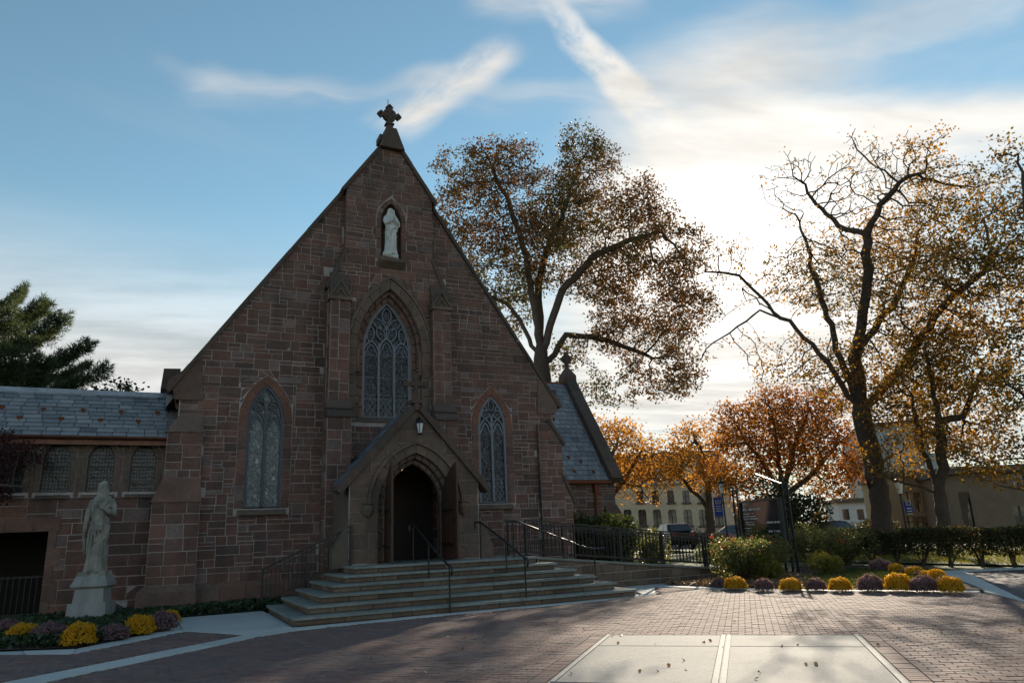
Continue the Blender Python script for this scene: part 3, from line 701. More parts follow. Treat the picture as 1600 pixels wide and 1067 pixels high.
# ------------------------------------------------------------------ the church
church = thing('church', 'brownstone church with steep gable, pointed windows and arched entrance porch', 'church')
FA = Fr((0, 0, 0), (0, -1, 0))
SL = 8.36/5.68                                   # gable slope
GZ = lambda x: 14.3-abs(x)*SL
SW = dict(w=0.48, zb=2.47, zs=4.9, za=5.87)     # side windows at x = +-3.45
WX = 3.4535
CW = dict(w=0.745, zb=5.045, zs=7.05, za=8.69)  # central window
out_f = [(-5.68, 0), (5.68, 0), (5.68, 5.94), (0, 14.3), (-5.68, 5.94)]
sw_l = arch_poly(-WX, n=9, **SW); sw_r = arch_poly(WX, n=9, **SW); cw = arch_poly(0, n=10, **CW)
facade = wall(FA, out_f, [sw_l, sw_r, cw], 0.7, 'facade_wall', [M['mortar'], M['stone_dressed']], church, reveal=0.35)
holes_l = arch_poly(-WX, SW['w'], 2.3, SW['zs'], SW['za'], 0.235, 9); holes_r = arch_poly(WX, SW['w'], 2.3, SW['zs'], SW['za'], 0.235, 9)
def skip_f(u, v):
    if abs(u) < 1.78 and v < 9.6: return True
    if abs(u) < 1.25: return True
    if u < -5.12 and v < 4.2: return True
    if u > 5.12 and v < 4.2: return True
    return False
face_stones('church', facade, FA, [(-5.66, 0.62), (5.66, 0.62), (5.66, 5.94), (0, 14.28), (-5.66, 5.94)], [holes_l, holes_r], skip=skip_f, rng=random.Random(5))
# plinth with a sloped water table
for x0, x1 in ((-5.0, -1.9), (1.9, 5.0)):
    n = 5
    for k in range(n):
        a, b = x0+(x1-x0)*k/n+0.004, x0+(x1-x0)*(k+1)/n-0.004
        mb = MB(); mb.prism([(a, -0.12, 0), (a, -0.12, 0.52), (a, -0.0, 0.64), (a, 0.05, 0.64), (a, 0.05, 0)], (b-a, 0, 0)); mb.build('plinth_stone', M['stone_dressed'], church)
# side and back walls, nave roof
mb = MB(); mb.box(-5.68, -5.2, 0.7, 26, 0, 5.7); mb.box(5.2, 5.68, 0.7, 26, 0, 5.7); mb.box(-5.2, 5.2, 25.6, 26, 0, 5.7); mb.build('nave_wall', M['stone'], church)
mb = MB()
for s in (-1, 1):
    mb.prism([(s*6.0, 0.36, 5.5), (0, 0.36, 5.5+6.0*SL), (0, 0.36, 5.5+6.0*SL-0.3), (s*6.0, 0.36, 5.2)], (0, 25.6, 0))
mb.build('nave_roof', M['slate'], church)
# ---- central bay
FB = Fr((0, -0.3, 0), (0, -1, 0))
bw = dict(w=1.02, zb=4.9, zs=7.05, za=9.02)
ni = dict(w=0.33, zb=9.98, zs=11.3, za=11.92)
NX = 0.03
bay_out = [(-1.9, 0), (1.9, 0), (1.9, 8.9), (1.4, 10.05), (1.4, GZ(1.4)), (0, 14.3), (-1.4, GZ(1.4)), (-1.4, 10.05), (-1.9, 8.9)]
bay = wall(FB, bay_out, [arch_poly(0, n=10, **bw), arch_poly(NX, n=8, **ni)], 0.28, 'central_bay', [M['mortar'], M['stone_dressed']], church)
mb = MB(); pts = arch_poly(NX, n=8, **ni)
mb.face([(u, -0.012, v) for u, v in pts]); mb.build('niche_back', M['stone_dressed'], church, recalc=False)
hb = arch_poly(0, bw['w'], 4.75, bw['zs'], bw['za'], 0.30, 10); hn = arch_poly(NX, ni['w'], 9.9, ni['zs'], ni['za'], 0.17, 8)
inb = lambda u, v: abs(u) > 1.29 and v < 8.7 or (abs(u) < 1.0 and v < 3.9) or (abs(u) < 1.5 and v < 2.6)
face_stones('church', bay, FB, [(-1.9, 0.6), (1.9, 0.6), (1.9, 8.9), (1.4, 10.05), (-1.4, 10.05), (-1.9, 8.9)], [hb, hn], skip=inb, rng=random.Random(8))
face_stones('church', bay, FB, [(-1.405, 10.05), (1.405, 10.05), (1.405, GZ(1.4)), (0, 14.28), (-1.405, GZ(1.4))], [hn], rng=random.Random(9))
# string of weathered shoulder stones beside the bay
for s in (-1, 1):
    mb = MB(); p = [(s*1.97, -0.36, 8.84), (s*1.97, -0.36, 8.96), (s*1.40, -0.36, 10.22), (s*1.34, -0.36, 10.12), (s*1.84, -0.36, 8.86)]
    mb.prism(p, (0, 0.38, 0)); mb.build('shoulder_coping', M['coping'], church)
# arches of the central window: outer ring, two inner orders, hood mould
win = bpy.data.objects.new('window', None); COL.objects.link(win); win.parent = church; KIDS.setdefault(church.name, []).append(win)
win['label'] = 'tall three-light traceried window over the porch'
ring_stones(win, FB, 0, 1.02, 7.05, 9.02, 0.24, 6, 'stone_grey', n0=-0.05, proud=0.085, zb=4.95, jamb=1.1)
F1 = Fr((0, -0.17, 0), (0, -1, 0)); F2 = Fr((0, -0.04, 0), (0, -1, 0))
for (fr_, w_, za_, t_, nn) in ((F1, 0.90, 8.86, 0.12, 7), (F2, 0.76, 8.70, 0.14, 7)):
    ring_stones(win, fr_, 0, w_, 7.05, za_, t_+0.01, nn, 'stone_dressed', name='order_stone', n0=-0.1, proud=0.13, zb=5.0, jamb=1.0, bev=0.02)
for s in (-1, 1):
    mb = MB(); a = arch_side(1.02, 7.05, 9.02, 0.27, 12); b = arch_side(1.02, 7.05, 9.02, 0.33, 12)
    for i in range(12):
        q = [(s*p[0], -0.3, p[1]) for p in (a[i], b[i], b[i+1], a[i+1])]; mb.prism(q, (0, -0.1, 0))
    mb.build('hood_mould', M['stone_grey'], win)
    mb = MB(); mb.lathe([(0.05, -.10), (0.09, -.06), (0.10, 0.0), (0.13, 0.04), (0.13, 0.09)], (s*0.97, -0.24, 6.42), 10); mb.lathe([(0.06, 0), (0.06, 0.55)], (s*0.97, -0.24, 6.5), 10)
    mb.build('shaft_capital', M['stone_dressed'], win, smooth=False)
mb = MB(); mb.prism([(-1.15, -0.36, 4.85), (-1.15, -0.36, 4.9), (-1.15, -0.05, 5.04), (-1.15, -0.05, 4.85)], (2.3, 0, 0)); mb.build('sill', M['stone_grey'], win)
GFR = Fr((0, 0.10, 0), (0, -1, 0))
def pane(parent, fr, poly, mat, n=-0.03):
    mb = MB(); mb.face([fr.P(u, v, n) for u, v in poly]); return mb.build('pane', M[mat], parent, recalc=False)
def lancet(cx, w, zs, za, n=8, foil=False):
    r = arch_side(w, zs, za, 0, n)
    if foil:
        r = [(u*(1-0.28*math.exp(-((i/n-0.45)/0.12)**2)), v) for i, (u, v) in enumerate(r)]
    return [(cx+u, v) for u, v in r]+[(cx-u, v) for u, v in r[-2::-1]]
def cames(parent, fr, x0, x1, z0, z1, n=0.0):
    """diamond quarries at the foot of a light, and a band above them"""
    mb = MB(); w = x1-x0; st = w/2.5; hgt = z1-z0
    k = -8
    while k < 12:
        for sg in (1, -1):
            a = (x0+k*st, z0) if sg == 1 else (x1-k*st, z0); b = (a[0]+sg*hgt*0.72, z1)
            t0, t1 = 0.0, 1.0; dx = b[0]-a[0]
            for lim, up in ((x0, False), (x1, True)):
                t = (lim-a[0])/dx
                if (dx > 0) == up: t1 = min(t1, t)
                else: t0 = max(t0, t)
            if t1-t0 > 0.03: ribbon(mb, fr, [(a[0]+dx*t0, z0+hgt*t0), (a[0]+dx*t1, z0+hgt*t1)], 0.012, n-0.01, n+0.006)
        k += 1
    ribbon(mb, fr, [(x0, z1), (x1, z1)], 0.014, n-0.01, n+0.008); ribbon(mb, fr, [(x0, z1+0.13), (x1, z1+0.13)], 0.014, n-0.01, n+0.008)
    return mb.build('lead_cames', M['came'], parent, recalc=False)
# central tracery
mb = MB(); cwp = arch_poly(0, n=12, w=0.715, zb=5.06, zs=7.05, za=8.64)
ribbon(mb, GFR, cwp, 0.07, -0.1, 0.06, True)
for x in (-0.243, 0.243): ribbon(mb, GFR, [(x, 5.06), (x, 7.35)], 0.06, -0.1, 0.05)
for cx in (-0.48, 0, 0.48):
    hh = 0.10 if cx == 0 else 0.0
    ribbon(mb, GFR, lancet(cx, 0.225, 7.02+hh, 7.42+hh), 0.045, -0.09, 0.035); ribbon(mb, GFR, lancet(cx, 0.19, 6.92+hh, 7.3+hh, foil=True), 0.03, -0.09, 0.015)
for cx, cz, a, b, an in ((0, 8.25, 0.15, 0.25, 0), (-0.25, 7.98, 0.13, 0.27, 0.9), (0.25, 7.98, 0.13, 0.27, -0.9), (-0.18, 7.66, 0.13, 0.24, 0.35), (0.18, 7.66, 0.13, 0.24, -0.35), (-0.50, 7.62, 0.11, 0.25, -0.12), (0.50, 7.62, 0.11, 0.25, 0.12)):
    ribbon(mb, GFR, vesica(cx, cz, a, b, an), 0.035, -0.09, 0.03, True)
    for j in range(4):
        t = j*math.pi/2+an+0.78; ribbon(mb, GFR, vesica(cx+0.055*math.cos(t), cz+0.075*math.sin(t), 0.045, 0.05, an, 8), 0.014, -0.08, 0.0, True)
ribbon(mb, GFR, [(0, 7.52), (0, 8.02)], 0.035, -0.09, 0.03)
mb.build('tracery', M['tracery'], win, recalc=False)
for cx in (-0.48, 0, 0.48):
    pane(win, GFR, [(cx-0.225, 5.06), (cx+0.225, 5.06), (cx+0.225, 7.1), (cx, 7.5), (cx-0.225, 7.1)], 'glassB')
    cames(win, GFR, cx-0.2, cx+0.2, 5.1, 5.62, -0.02)
    mb = MB()
    for x in (-0.205, 0.205): ribbon(mb, GFR, [(cx+x, 5.75), (cx+x, 7.0)], 0.013, -0.03, -0.012)
    for z in (6.28, 6.98): ribbon(mb, GFR, [(cx-.205, z), (cx+.205, z)], 0.013, -0.03, -0.012)
    mb.build('saddle_bars', M['came'], win, recalc=False)
pane(win, GFR, [(p[0], p[1]) for p in arch_poly(0, n=10, w=0.72, zb=7.1, zs=7.11, za=8.66)], 'glassB', -0.04)
# side windows
def side_window(cx, glass, lab):
    w_ = bpy.data.objects.new('window', None); COL.objects.link(w_); w_.parent = church; KIDS.setdefault(church.name, []).append(w_); w_['label'] = lab
    ring_stones(w_, FA, cx, 0.48, 4.9, 5.87, 0.235, 5, 'stone_red', n0=-0.04, proud=0.062)
    for s in (-1, 1):
        v = 2.47; k = 0
        while v < 4.88:
            h = min(RNG.choice((0.24, 0.3, 0.36)), 4.9-v); h = 4.9-v if 4.9-v-h < 0.12 else h
            ww = 0.235; k += 1
            poly = [(cx+s*0.48, v), (cx+s*(0.48+ww), v), (cx+s*(0.48+ww), v+h), (cx+s*0.48, v+h)]
            if area2(poly) < 0: poly.reverse()
            P, F = stone_geo(FA, inset(poly, 0.006), -0.03, 0.05, 0.008); mb = MB(); mb.shape(P, F); mb.build('jamb_stone', M['stone'], w_, recalc=False); v += h
    mb = MB(); mb.prism([(cx-0.62, -0.14, 2.30), (cx-0.62, -0.14, 2.36), (cx-0.62, 0.05, 2.475), (cx-0.62, 0.05, 2.30)], (1.24, 0, 0)); mb.build('sill', M['stone_grey'], w_)
    fr = Fr((0, 0.06, 0), (0, -1, 0)); mb = MB()
    ribbon(mb, fr, arch_poly(cx, n=10, w=0.445, zb=2.51, zs=4.9, za=5.82), 0.075, -0.1, 0.04, True)
    ribbon(mb, fr, [(cx, 2.5), (cx, 5.2)], 0.075, -0.1, 0.04)
    for s in (-1, 1):
        c2 = cx+s*0.215
        ribbon(mb, fr, lancet(c2, 0.2, 4.75, 5.12), 0.045, -0.09, 0.03); ribbon(mb, fr, lancet(c2, 0.17, 4.62, 4.98, foil=True), 0.05, -0.09, 0.012)
        circ = [(cx+s*0.205+0.135*math.cos(t*math.pi/8), 5.27+0.135*math.sin(t*math.pi/8)) for t in range(16)]
        ribbon(mb, fr, circ, 0.035, -0.09, 0.03, True)
        for j in range(4):
            t = j*math.pi/2; ribbon(mb, fr, vesica(cx+s*0.205+0.06*math.cos(t), 5.27+0.06*math.sin(t), 0.045, 0.045, 0, 8), 0.014, -0.08, 0.0, True)
        ribbon(mb, fr, [(cx, 5.08), (cx+s*0.06, 5.3), (cx+s*0.16, 5.46), (cx+s*0.22, 5.55)], 0.035, -0.09, 0.03)
    ribbon(mb, fr, vesica(cx, 5.55, 0.10, 0.17), 0.022, -0.09, 0.02, True)
    mb.build('tracery', M['tracery_dark' if glass == 'glassA' else 'tracery'], w_, recalc=False)
    for s in (-1, 1):
        c2 = cx+s*0.225; pane(w_, fr, [(c2-0.2, 2.52), (c2+0.2, 2.52), (c2+0.2, 4.8), (c2, 5.14), (c2-0.2, 4.8)], glass)
        cames(w_, fr, c2-0.175, c2+0.175, 2.55, 3.1, -0.02)
    pane(w_, fr, arch_poly(cx, n=9, w=0.44, zb=4.75, zs=4.9, za=5.82), glass, -0.045)
for cx, a_, b_ in ((-WX, -0.75, 0.95), (WX, -1.1, 0.75)):          # pale relieving stone over each side window
    for x0, x1 in ((cx+a_, cx-0.26), (cx+0.26, cx+b_)):
        mb = MB(); P, F = stone_geo(FA, inset([(x0, 5.93), (x1, 5.93), (x1, 6.12), (x0, 6.12)], 0.006), -0.02, 0.045, 0.007); mb.shape(P, F); mb.build('relieving_stone', M['stone_pale'], church, recalc=False)
side_window(-WX, 'glassA', 'leaded two-light window, painted pale as reflected sky, nearest the slate-roofed wing')
side_window(WX, 'glassB', 'dark leaded two-light window on the ramp side of the porch')
# niche trim
nic = bpy.data.objects.new('niche', None); COL.objects.link(nic); nic.parent = church; KIDS.setdefault(church.name, []).append(nic)
ring_stones(nic, FB, NX, 0.33, 11.3, 11.92, 0.15, 4, 'stone', n0=-0.05, proud=0.085, zb=10.0, jamb=1.3)
mb = MB(); mb.prism([(NX-0.42, -0.55, 9.86), (NX-0.42, -0.55, 9.96), (NX-0.42, -0.02, 10.02), (NX-0.42, -0.02, 9.7), (NX-0.42, -0.3, 9.66)], (0.84, 0, 0)); mb.build('corbel_shelf', M['stone_grey'], nic)
# ---- buttresses of the bay
for s in (-1, 1):
    bt = bpy.data.objects.new('buttress', None); COL.objects.link(bt); bt.parent = church; KIDS.setdefault(church.name, []).append(bt)
    xa, xb = sorted((s*1.30, s*1.87)); la, lb = sorted((s*1.26, s*1.93))
    mb = MB(); mb.box(xa, xb, -0.6, -0.28, 4.9, 8.5, 0); mb.box(la, lb, -0.85, -0.28, 0, 4.93, 0); mb.build('buttress_core', M['mortar'], bt)
    kw = dict(wmin=0.2, wmax=0.45, hs=(0.24, 0.3, 0.36, 0.4), rng=random.Random(20+s))
    face_stones('church', bt, Fr((0, -0.6, 0), (0, -1, 0)), [(xa, 5.42), (xb, 5.42), (xb, 8.42), (xa, 8.42)], **kw)
    face_stones('church', bt, Fr((0, -0.85, 0), (0, -1, 0)), [(la, 0.3), (lb, 0.3), (lb, 4.9), (la, 4.9)], **kw)
    for xx, y0, z0, z1 in ((xa, -0.6, 5.42, 8.42), (la, -0.85, 0.3, 4.9)):
        fr = Fr((xx, 0, 0), (-1, 0, 0)); u0, u1 = sorted((fr.U.y*y0, fr.U.y*-0.3))
        face_stones('church', bt, fr, [(u0, z0), (u1, z0), (u1, z1), (u0, z1)], wmin=0.2, wmax=0.6, hs=(0.24, 0.3, 0.36, 0.4), rng=random.Random(31+s))
    for j, (y0, y1, z0, z1) in enumerate(((-0.93, -0.70, 4.88, 5.16), (-0.78, -0.57, 5.14, 5.46))):     # two courses of weathering
        mb = MB(); mb.prism([(la-0.03, y0, z0), (la-0.03, y0, z0+0.07), (la-0.03, y1, z1), (la-0.03, -0.5, z1), (la-0.03, -0.5, z0)], (lb-la+0.06, 0, 0)); mb.build('weathering', M['coping'], bt)
    cx = s*1.585
    mb = MB(); mb.box(xa-0.05, xb+0.05, -0.68, -0.28, 8.40, 8.5); mb.prism([(cx-0.3, -0.55, 8.5), (cx+0.3, -0.55, 8.5), (cx, -0.55, 8.98)], (0, 0.27, 0))
    ff = Fr((0, -0.55, 0), (0, -1, 0))
    ribbon(mb, ff, [(cx-0.32, 8.52), (cx, 9.02), (cx+0.32, 8.52)], 0.07, -0.05, 0.07); ribbon(mb, ff, [(cx-0.14, 8.55), (cx, 8.76), (cx+0.14, 8.55)], 0.04, -0.02, 0.06)
    mb.build('gablet', M['stone_grey'], bt)
    mb = MB(); mb.prism([(xa, -0.56, 8.5), (xa, -0.30, 9.35), (xa, -0.28, 8.5)], (xb-xa, 0, 0)); mb.build('weathering', M['coping'], bt)
# ---- corner buttresses
for s in (-1,):
    bt = bpy.data.objects.new('buttress', None); COL.objects.link(bt); bt.parent = church; KIDS.setdefault(church.name, []).append(bt)
    def R(a, b, y0, y1): x0, x1 = sorted((s*a, s*b)); return (x0, x1, y0, y1)
    mb = MB(); hexa(mb, R(5.05, 5.9, -0.18, 0.8), R(5.05, 5.9, -0.18, 0.8), 2.7, 4.46); hexa(mb, R(5.0, 6.12, -0.34, 1.0), R(5.0, 6.12, -0.34, 1.0), 0.0, 2.7); mb.build('buttress_core', M['mortar'], bt)
    mb = MB(); hexa(mb, R(5.03, 5.94, -0.23, 0.84), R(5.1, 5.55, 0.02, 0.4), 4.46, 5.08); mb.build('weathering', M['stone_dressed'], bt)
    mb = MB(); hexa(mb, R(4.98, 6.16, -0.39, 1.04), R(5.04, 5.91, -0.185, 0.8), 2.66, 3.28); mb.build('weathering', M['stone_dressed'], bt)
    mb = MB(); hexa(mb, R(4.96, 6.3, -0.48, 1.1), R(4.96, 6.3, -0.48, 1.1), 0.0, 0.5); hexa(mb, R(4.96, 6.3, -0.48, 1.1), R(4.99, 6.13, -0.345, 1.0), 0.5, 0.66); mb.build('plinth_stone', M['stone_dressed'], bt)
    x0, x1, _, _ = R(5.05, 5.9, 0, 0); k2 = dict(wmin=0.22, wmax=0.5, hs=(0.2, 0.26, 0.33), rng=random.Random(50+s))
    face_stones('church', bt, Fr((0, -0.18, 0), (0, -1, 0)), [(x0, 3.28), (x1, 3.28), (x1, 4.46), (x0, 4.46)], **k2)
    x0, x1, _, _ = R(5.0, 6.12, 0, 0)
    face_stones('church', bt, Fr((0, -0.34, 0), (0, -1, 0)), [(x0, 0.66), (x1, 0.66), (x1, 2.66), (x0, 2.66)], **k2)
bt = bpy.data.objects.new('buttress', None); COL.objects.link(bt); bt.parent = church; KIDS.setdefault(church.name, []).append(bt)
mb = MB(); yb = -0.16
mb.box(5.05, 5.9, yb, 0.6, 0, 4.45); mb.box(5.9, 6.16, yb, 0.6, 0, 2.62); mb.box(5.05, 5.5, yb, 0.3, 4.45, 5.0); mb.build('buttress_core', M['mortar'], bt)
for x0, z0, x1, z1 in ((5.98, 4.30, 5.42, 5.12), (6.26, 2.44, 5.86, 3.32)):
    d_ = Vector((x1-x0, 0, z1-z0)).normalized(); nn_ = Vector((-d_.z, 0, d_.x)); nn_ = nn_ if nn_.x > 0 else -nn_
    mb = MB(); mb.obox(Vector(((x0+x1)/2, (yb-0.06+0.66)/2, (z0+z1)/2)), d_, Vector((x1-x0, 0, z1-z0)).length/2, Vector((0, 1, 0)), (0.66-yb+0.06)/2, nn_, 0.05); mb.build('weathering', M['coping'], bt)
    mb = MB(); mb.prism([(x0-0.04, yb+0.003, z0), (x1, yb+0.003, z1), (x1-0.05, yb+0.003, z0)], (0, 0.5, 0)); mb.build('weathering', M['stone_dressed'], bt)
k2 = dict(wmin=0.22, wmax=0.5, hs=(0.18, 0.22, 0.28), rng=random.Random(57)); fr = Fr((0, yb, 0), (0, -1, 0))
face_stones('church', bt, fr, [(5.05, 0.3), (5.9, 0.3), (5.9, 4.45), (5.05, 4.45)], **k2); face_stones('church', bt, fr, [(5.9, 0.3), (6.16, 0.3), (6.16, 2.6), (5.9, 2.6)], **k2); face_stones('church', bt, fr, [(5.05, 4.45), (5.5, 4.45), (5.5, 5.0), (5.05, 5.0)], **k2)
face_stones('church', bt, Fr((5.05, 0, 0), (-1, 0, 0)), [(0.0, 0.3), (-yb, 0.3), (-yb, 5.0), (0.0, 5.0)], wmin=0.1, wmax=0.5, hs=(0.2, 0.26, 0.33))
# ---- gable coping, kneelers, finial
cop = bpy.data.objects.new('gable_coping', None); COL.objects.link(cop); cop.parent = church; KIDS.setdefault(church.name, []).append(cop)
for s in (-1, 1):
    dirv = Vector((-s*5.68, 0, 8.36)).normalized(); nrm = Vector((s*8.36, 0, 5.68)).normalized()
    def run(x_lo, x_hi, yf, n, thick, lift):
        a = Vector((s*x_lo, 0, GZ(x_lo))); b = Vector((s*x_hi, 0, GZ(x_hi)))
        for k in range(n):
            p, q = a.lerp(b, k/n), a.lerp(b, (k+1)/n); p = p+dirv*0.004; q = q-dirv*0.004
            c = (p+q)/2+nrm*(lift+thick/2)+Vector((0, (yf+0.4)/2, 0)); mb = MB()
            mb.obox(c, dirv, (q-p).length/2, Vector((0, 1, 0)), (0.4-yf)/2, nrm, thick/2+RNG.uniform(-.004, .006)); mb.build('coping_stone', M['coping'], cop)
    run(5.95, 1.45, -0.10, 9, 0.10, -0.01); run(1.50, 0.18, -0.40, 3, 0.11, -0.005)
    mb = MB(); mb.prism([(s*5.1, -0.05, 5.35), (s*5.78, -0.05, 5.35), (s*5.86, -0.05, 5.6), (s*6.02, -0.05, 5.62), (s*5.98, -0.05, 5.86), (s*5.2, -0.05, 6.55)], (0, 0.7, 0)); mb.build('kneeler', M['stone_dressed'], cop)
    mb = MB(); mb.prism([(s*5.7, 0.45, 5.75), (s*6.16, 0.45, 5.70), (s*6.12, 0.45, 6.28), (s*5.7, 0.45, 6.30)], (0, 0.6, 0)); mb.build('kneeler', M['coping'], cop)
fin = bpy.data.objects.new('finial_cross', None); COL.objects.link(fin); fin.parent = church; KIDS.setdefault(church.name, []).append(fin)
FX, FY, FZ = 0.0, -0.12, 14.3
mb = MB(); mb.prism([(-0.42, -0.5, 13.82), (0.42, -0.5, 13.82), (0.14, -0.5, 14.55), (-0.14, -0.5, 14.55)], (0, 0.75, 0)); mb.box(-0.34, 0.30, -0.2, 0.25, 14.2, 14.42); mb.box(-0.17, 0.17, -0.28, 0.06, 14.5, 14.62)
mb.build('saddle_stone', M['coping'], fin)
mb = MB(); hexa(mb, (-0.12, 0.12, FY-0.11, FY+0.11), (-0.08, 0.08, FY-0.08, FY+0.08), 14.6, 14.92); mb.box(-0.14, 0.14, FY-0.12, FY+0.12, 14.84, 14.9); hexa(mb, (-0.08, 0.08, FY-0.08, FY+0.08), (-0.07, 0.07, FY-0.07, FY+0.07), 14.92, 15.5)
cf = Fr((0, FY, 0), (0, -1, 0)); cz0 = 15.22
rg = [(0.19*math.cos(t*math.pi/10), cz0+0.19*math.sin(t*math.pi/10)) for t in range(20)]
ribbon(mb, cf, rg, 0.09, -0.06, 0.06, True); ribbon(mb, cf, rg[::-1], 0.09, 0.06, -0.06, True)
mb.box(-0.28, 0.28, FY-0.07, FY+0.07, cz0-0.065, cz0+0.065)
for cx, cz in ((-0.29, cz0), (0.29, cz0), (0, cz0+0.29)):
    for dx, dz in ((0.09, 0), (-0.09, 0), (0, 0.09), (0, -0.09)): mb.obox((cx+dx*0.6, FY, cz+dz*0.6), Vector((0.707, 0, 0.707)), 0.052, Vector((0, 1, 0)), 0.066, Vector((-0.707, 0, 0.707)), 0.052)
mb.build('celtic_cross', M['coping'], fin)
mb = MB(); mb.tube([(-0.05, FY, 15.4), (-0.05, FY, 15.82)], 0.012, 5); mb.build('lightning_rod', M['iron'], fin)
# ---- porch
PY = -2.75
porch = bpy.data.objects.new('porch', None); COL.objects.link(porch); porch.parent = church; KIDS.setdefault(church.name, []).append(porch)
FP = Fr((0, PY, 0), (0, -1, 0)); PS = 2.0/1.78
pz = lambda x: 4.88-abs(x)*PS
po = [(-1.74, 0.9), (1.74, 0.9), (1.74, pz(1.74)), (0, 4.88), (-1.74, pz(1.74))]
pa = dict(w=1.0, zb=0.9, zs=2.35, za=3.68)
wall(FP, po, [arch_poly(0, n=10, **pa)], 0.3, 'porch_wall', [M['mortar'], M['stone_grey']], porch)
ph = arch_poly(0, 1.0, 0.9, 2.35, 3.68, 0.24, 10)
face_stones('church', porch, FP, [(-1.72, 0.98), (1.72, 0.98), (1.72, pz(1.72)), (0, 4.86), (-1.72, pz(1.72))], [ph], mat='stone_grey', hs=(0.26, 0.33, 0.38), wmin=0.35, wmax=0.7, rng=random.Random(61), joint=0.009)
ring_stones(porch, FP, 0, 1.0, 2.35, 3.68, 0.235, 6, 'stone_grey', n0=-0.05, proud=0.08, zb=0.97, jamb=1.2)
for y_, w_, za_, t_ in ((PY+0.12, 0.87, 3.55, 0.135), (PY+0.26, 0.75, 3.42, 0.13)):
    ring_stones(porch, Fr((0, y_, 0), (0, -1, 0)), 0, w_, 2.35, za_, t_, 7, 'stone_grey', name='order_stone', n0=-0.12, proud=0.14, zb=0.97, jamb=1.0, bev=0.03)
for s in (-1, 1):
    mb = MB(); a = arch_side(1.0, 2.35, 3.68, 0.225, 12); b = arch_side(1.0, 2.35, 3.68, 0.30, 12)
    for i in range(12): mb.prism([(s*p[0], PY, p[1]) for p in (a[i], b[i], b[i+1], a[i+1])], (0, -0.1, 0))
    mb.build('hood_mould', M['stone_grey'], porch)
    mb = MB(); mb.lathe([(0.02, -0.2), (0.09, -0.14), (0.13, -0.04), (0.13, 0.06), (0.10, 0.12), (0.14, 0.14), (0.14, 0.18)], (s*1.27, PY-0.06, 2.26), 9)
    mb.lathe([(0.03, -0.03), (0.05, 0.0), (0.02, 0.04)], (s*1.27-0.05, PY-0.17, 2.26), 7); mb.lathe([(0.03, -0.03), (0.05, 0.0), (0.02, 0.04)], (s*1.27+0.05, PY-0.17, 2.26), 7)
    mb.build('corbel', M['stone_grey'], porch)
    mb = MB(); x0, x1 = sorted((s*1.40, s*1.74)); mb.box(x0, x1, PY+0.3, -0.62, 0.9, 2.92); mb.build('side_wall', M['stone_grey'], porch)
    mb = MB(); mb.prism([(s*1.74, PY-0.02, 0.9), (s*2.12, PY-0.02, 0.9), (s*2.12, PY-0.02, 1.28), (s*1.74, PY-0.02, 2.05)], (0, 0.6, 0)); mb.build('buttress_foot', M['stone_grey'], porch)
    dv = Vector((-s*1.78, 0, 2.0)).normalized(); nv = Vector((s*2.0, 0, 1.78)).normalized()
    a, b = Vector((s*1.98, 0, pz(1.98))), Vector((s*0.05, 0, pz(0.05)))
    for k in range(4):
        p, q = a.lerp(b, k/4)+dv*0.004, a.lerp(b, (k+1)/4)-dv*0.004; mb = MB()
        mb.obox((p+q)/2+nv*0.06+Vector((0, PY+0.10, 0)), dv, (q-p).length/2, Vector((0, 1, 0)), 0.24, nv, 0.075); mb.build('coping_stone', M['coping'], porch)
    # porch roof: overlapping lead sheets
    for k in range(5):
        xa_, xb_ = 1.72-k*0.345, 1.72-(k+1)*0.345-0.06; l0, l1 = (0.10, 0.03)
        p0 = Vector((s*xa_, PY+0.345, pz(xa_)+l0)); p1 = Vector((s*max(xb_, 0), PY+0.345, pz(max(xb_, 0))+l1)); p0 = p0+nv*0.02
        mb = MB(); mb.prism([p0, p1, p1-Z*0.12, p0-Z*0.12], (0, 1.9, 0)); mb.build('lead_sheet', M['lead'], porch)
mb = MB(); mb.box(-0.06, 0.06, PY-0.12, PY+0.12, 4.8, 5.1); mb.box(-0.15, 0.15, PY-0.14, PY+0.2, 4.98, 5.08)
mb.box(-0.05, 0.05, PY-0.05, PY+0.05, 5.08, 5.74); mb.box(-0.27, 0.27, PY-0.045, PY+0.045, 5.46, 5.56)
for cx, cz in ((-0.27, 5.51), (0.27, 5.51), (0, 5.74)): mb.box(cx-0.06, cx+0.06, PY-0.06, PY+0.06, cz-0.075, cz+0.075)
mb.build('porch_cross', M['coping'], porch)
# dark interior: porch shade put into the wall and door colours
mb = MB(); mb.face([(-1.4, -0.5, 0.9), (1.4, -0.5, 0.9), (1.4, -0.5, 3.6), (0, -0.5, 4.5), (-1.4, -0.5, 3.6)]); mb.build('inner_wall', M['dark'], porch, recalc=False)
mb = MB(); ap = arch_poly(0, 0.7, 0.97, 2.3, 3.3, 0, 8); mb.prism([(u, -0.56, v) for u, v in ap], (0, 0.05, 0)); mb.build('inner_door', M['wood_shaded'], porch)
mb = MB(); ap = arch_poly(-0.33, 0.2, 1.8, 2.4, 2.8, 0, 6); mb.prism([(u, -0.6, v) for u, v in ap], (0, 0.03, 0)); mb.build('door_glass', M['dglass'], porch)
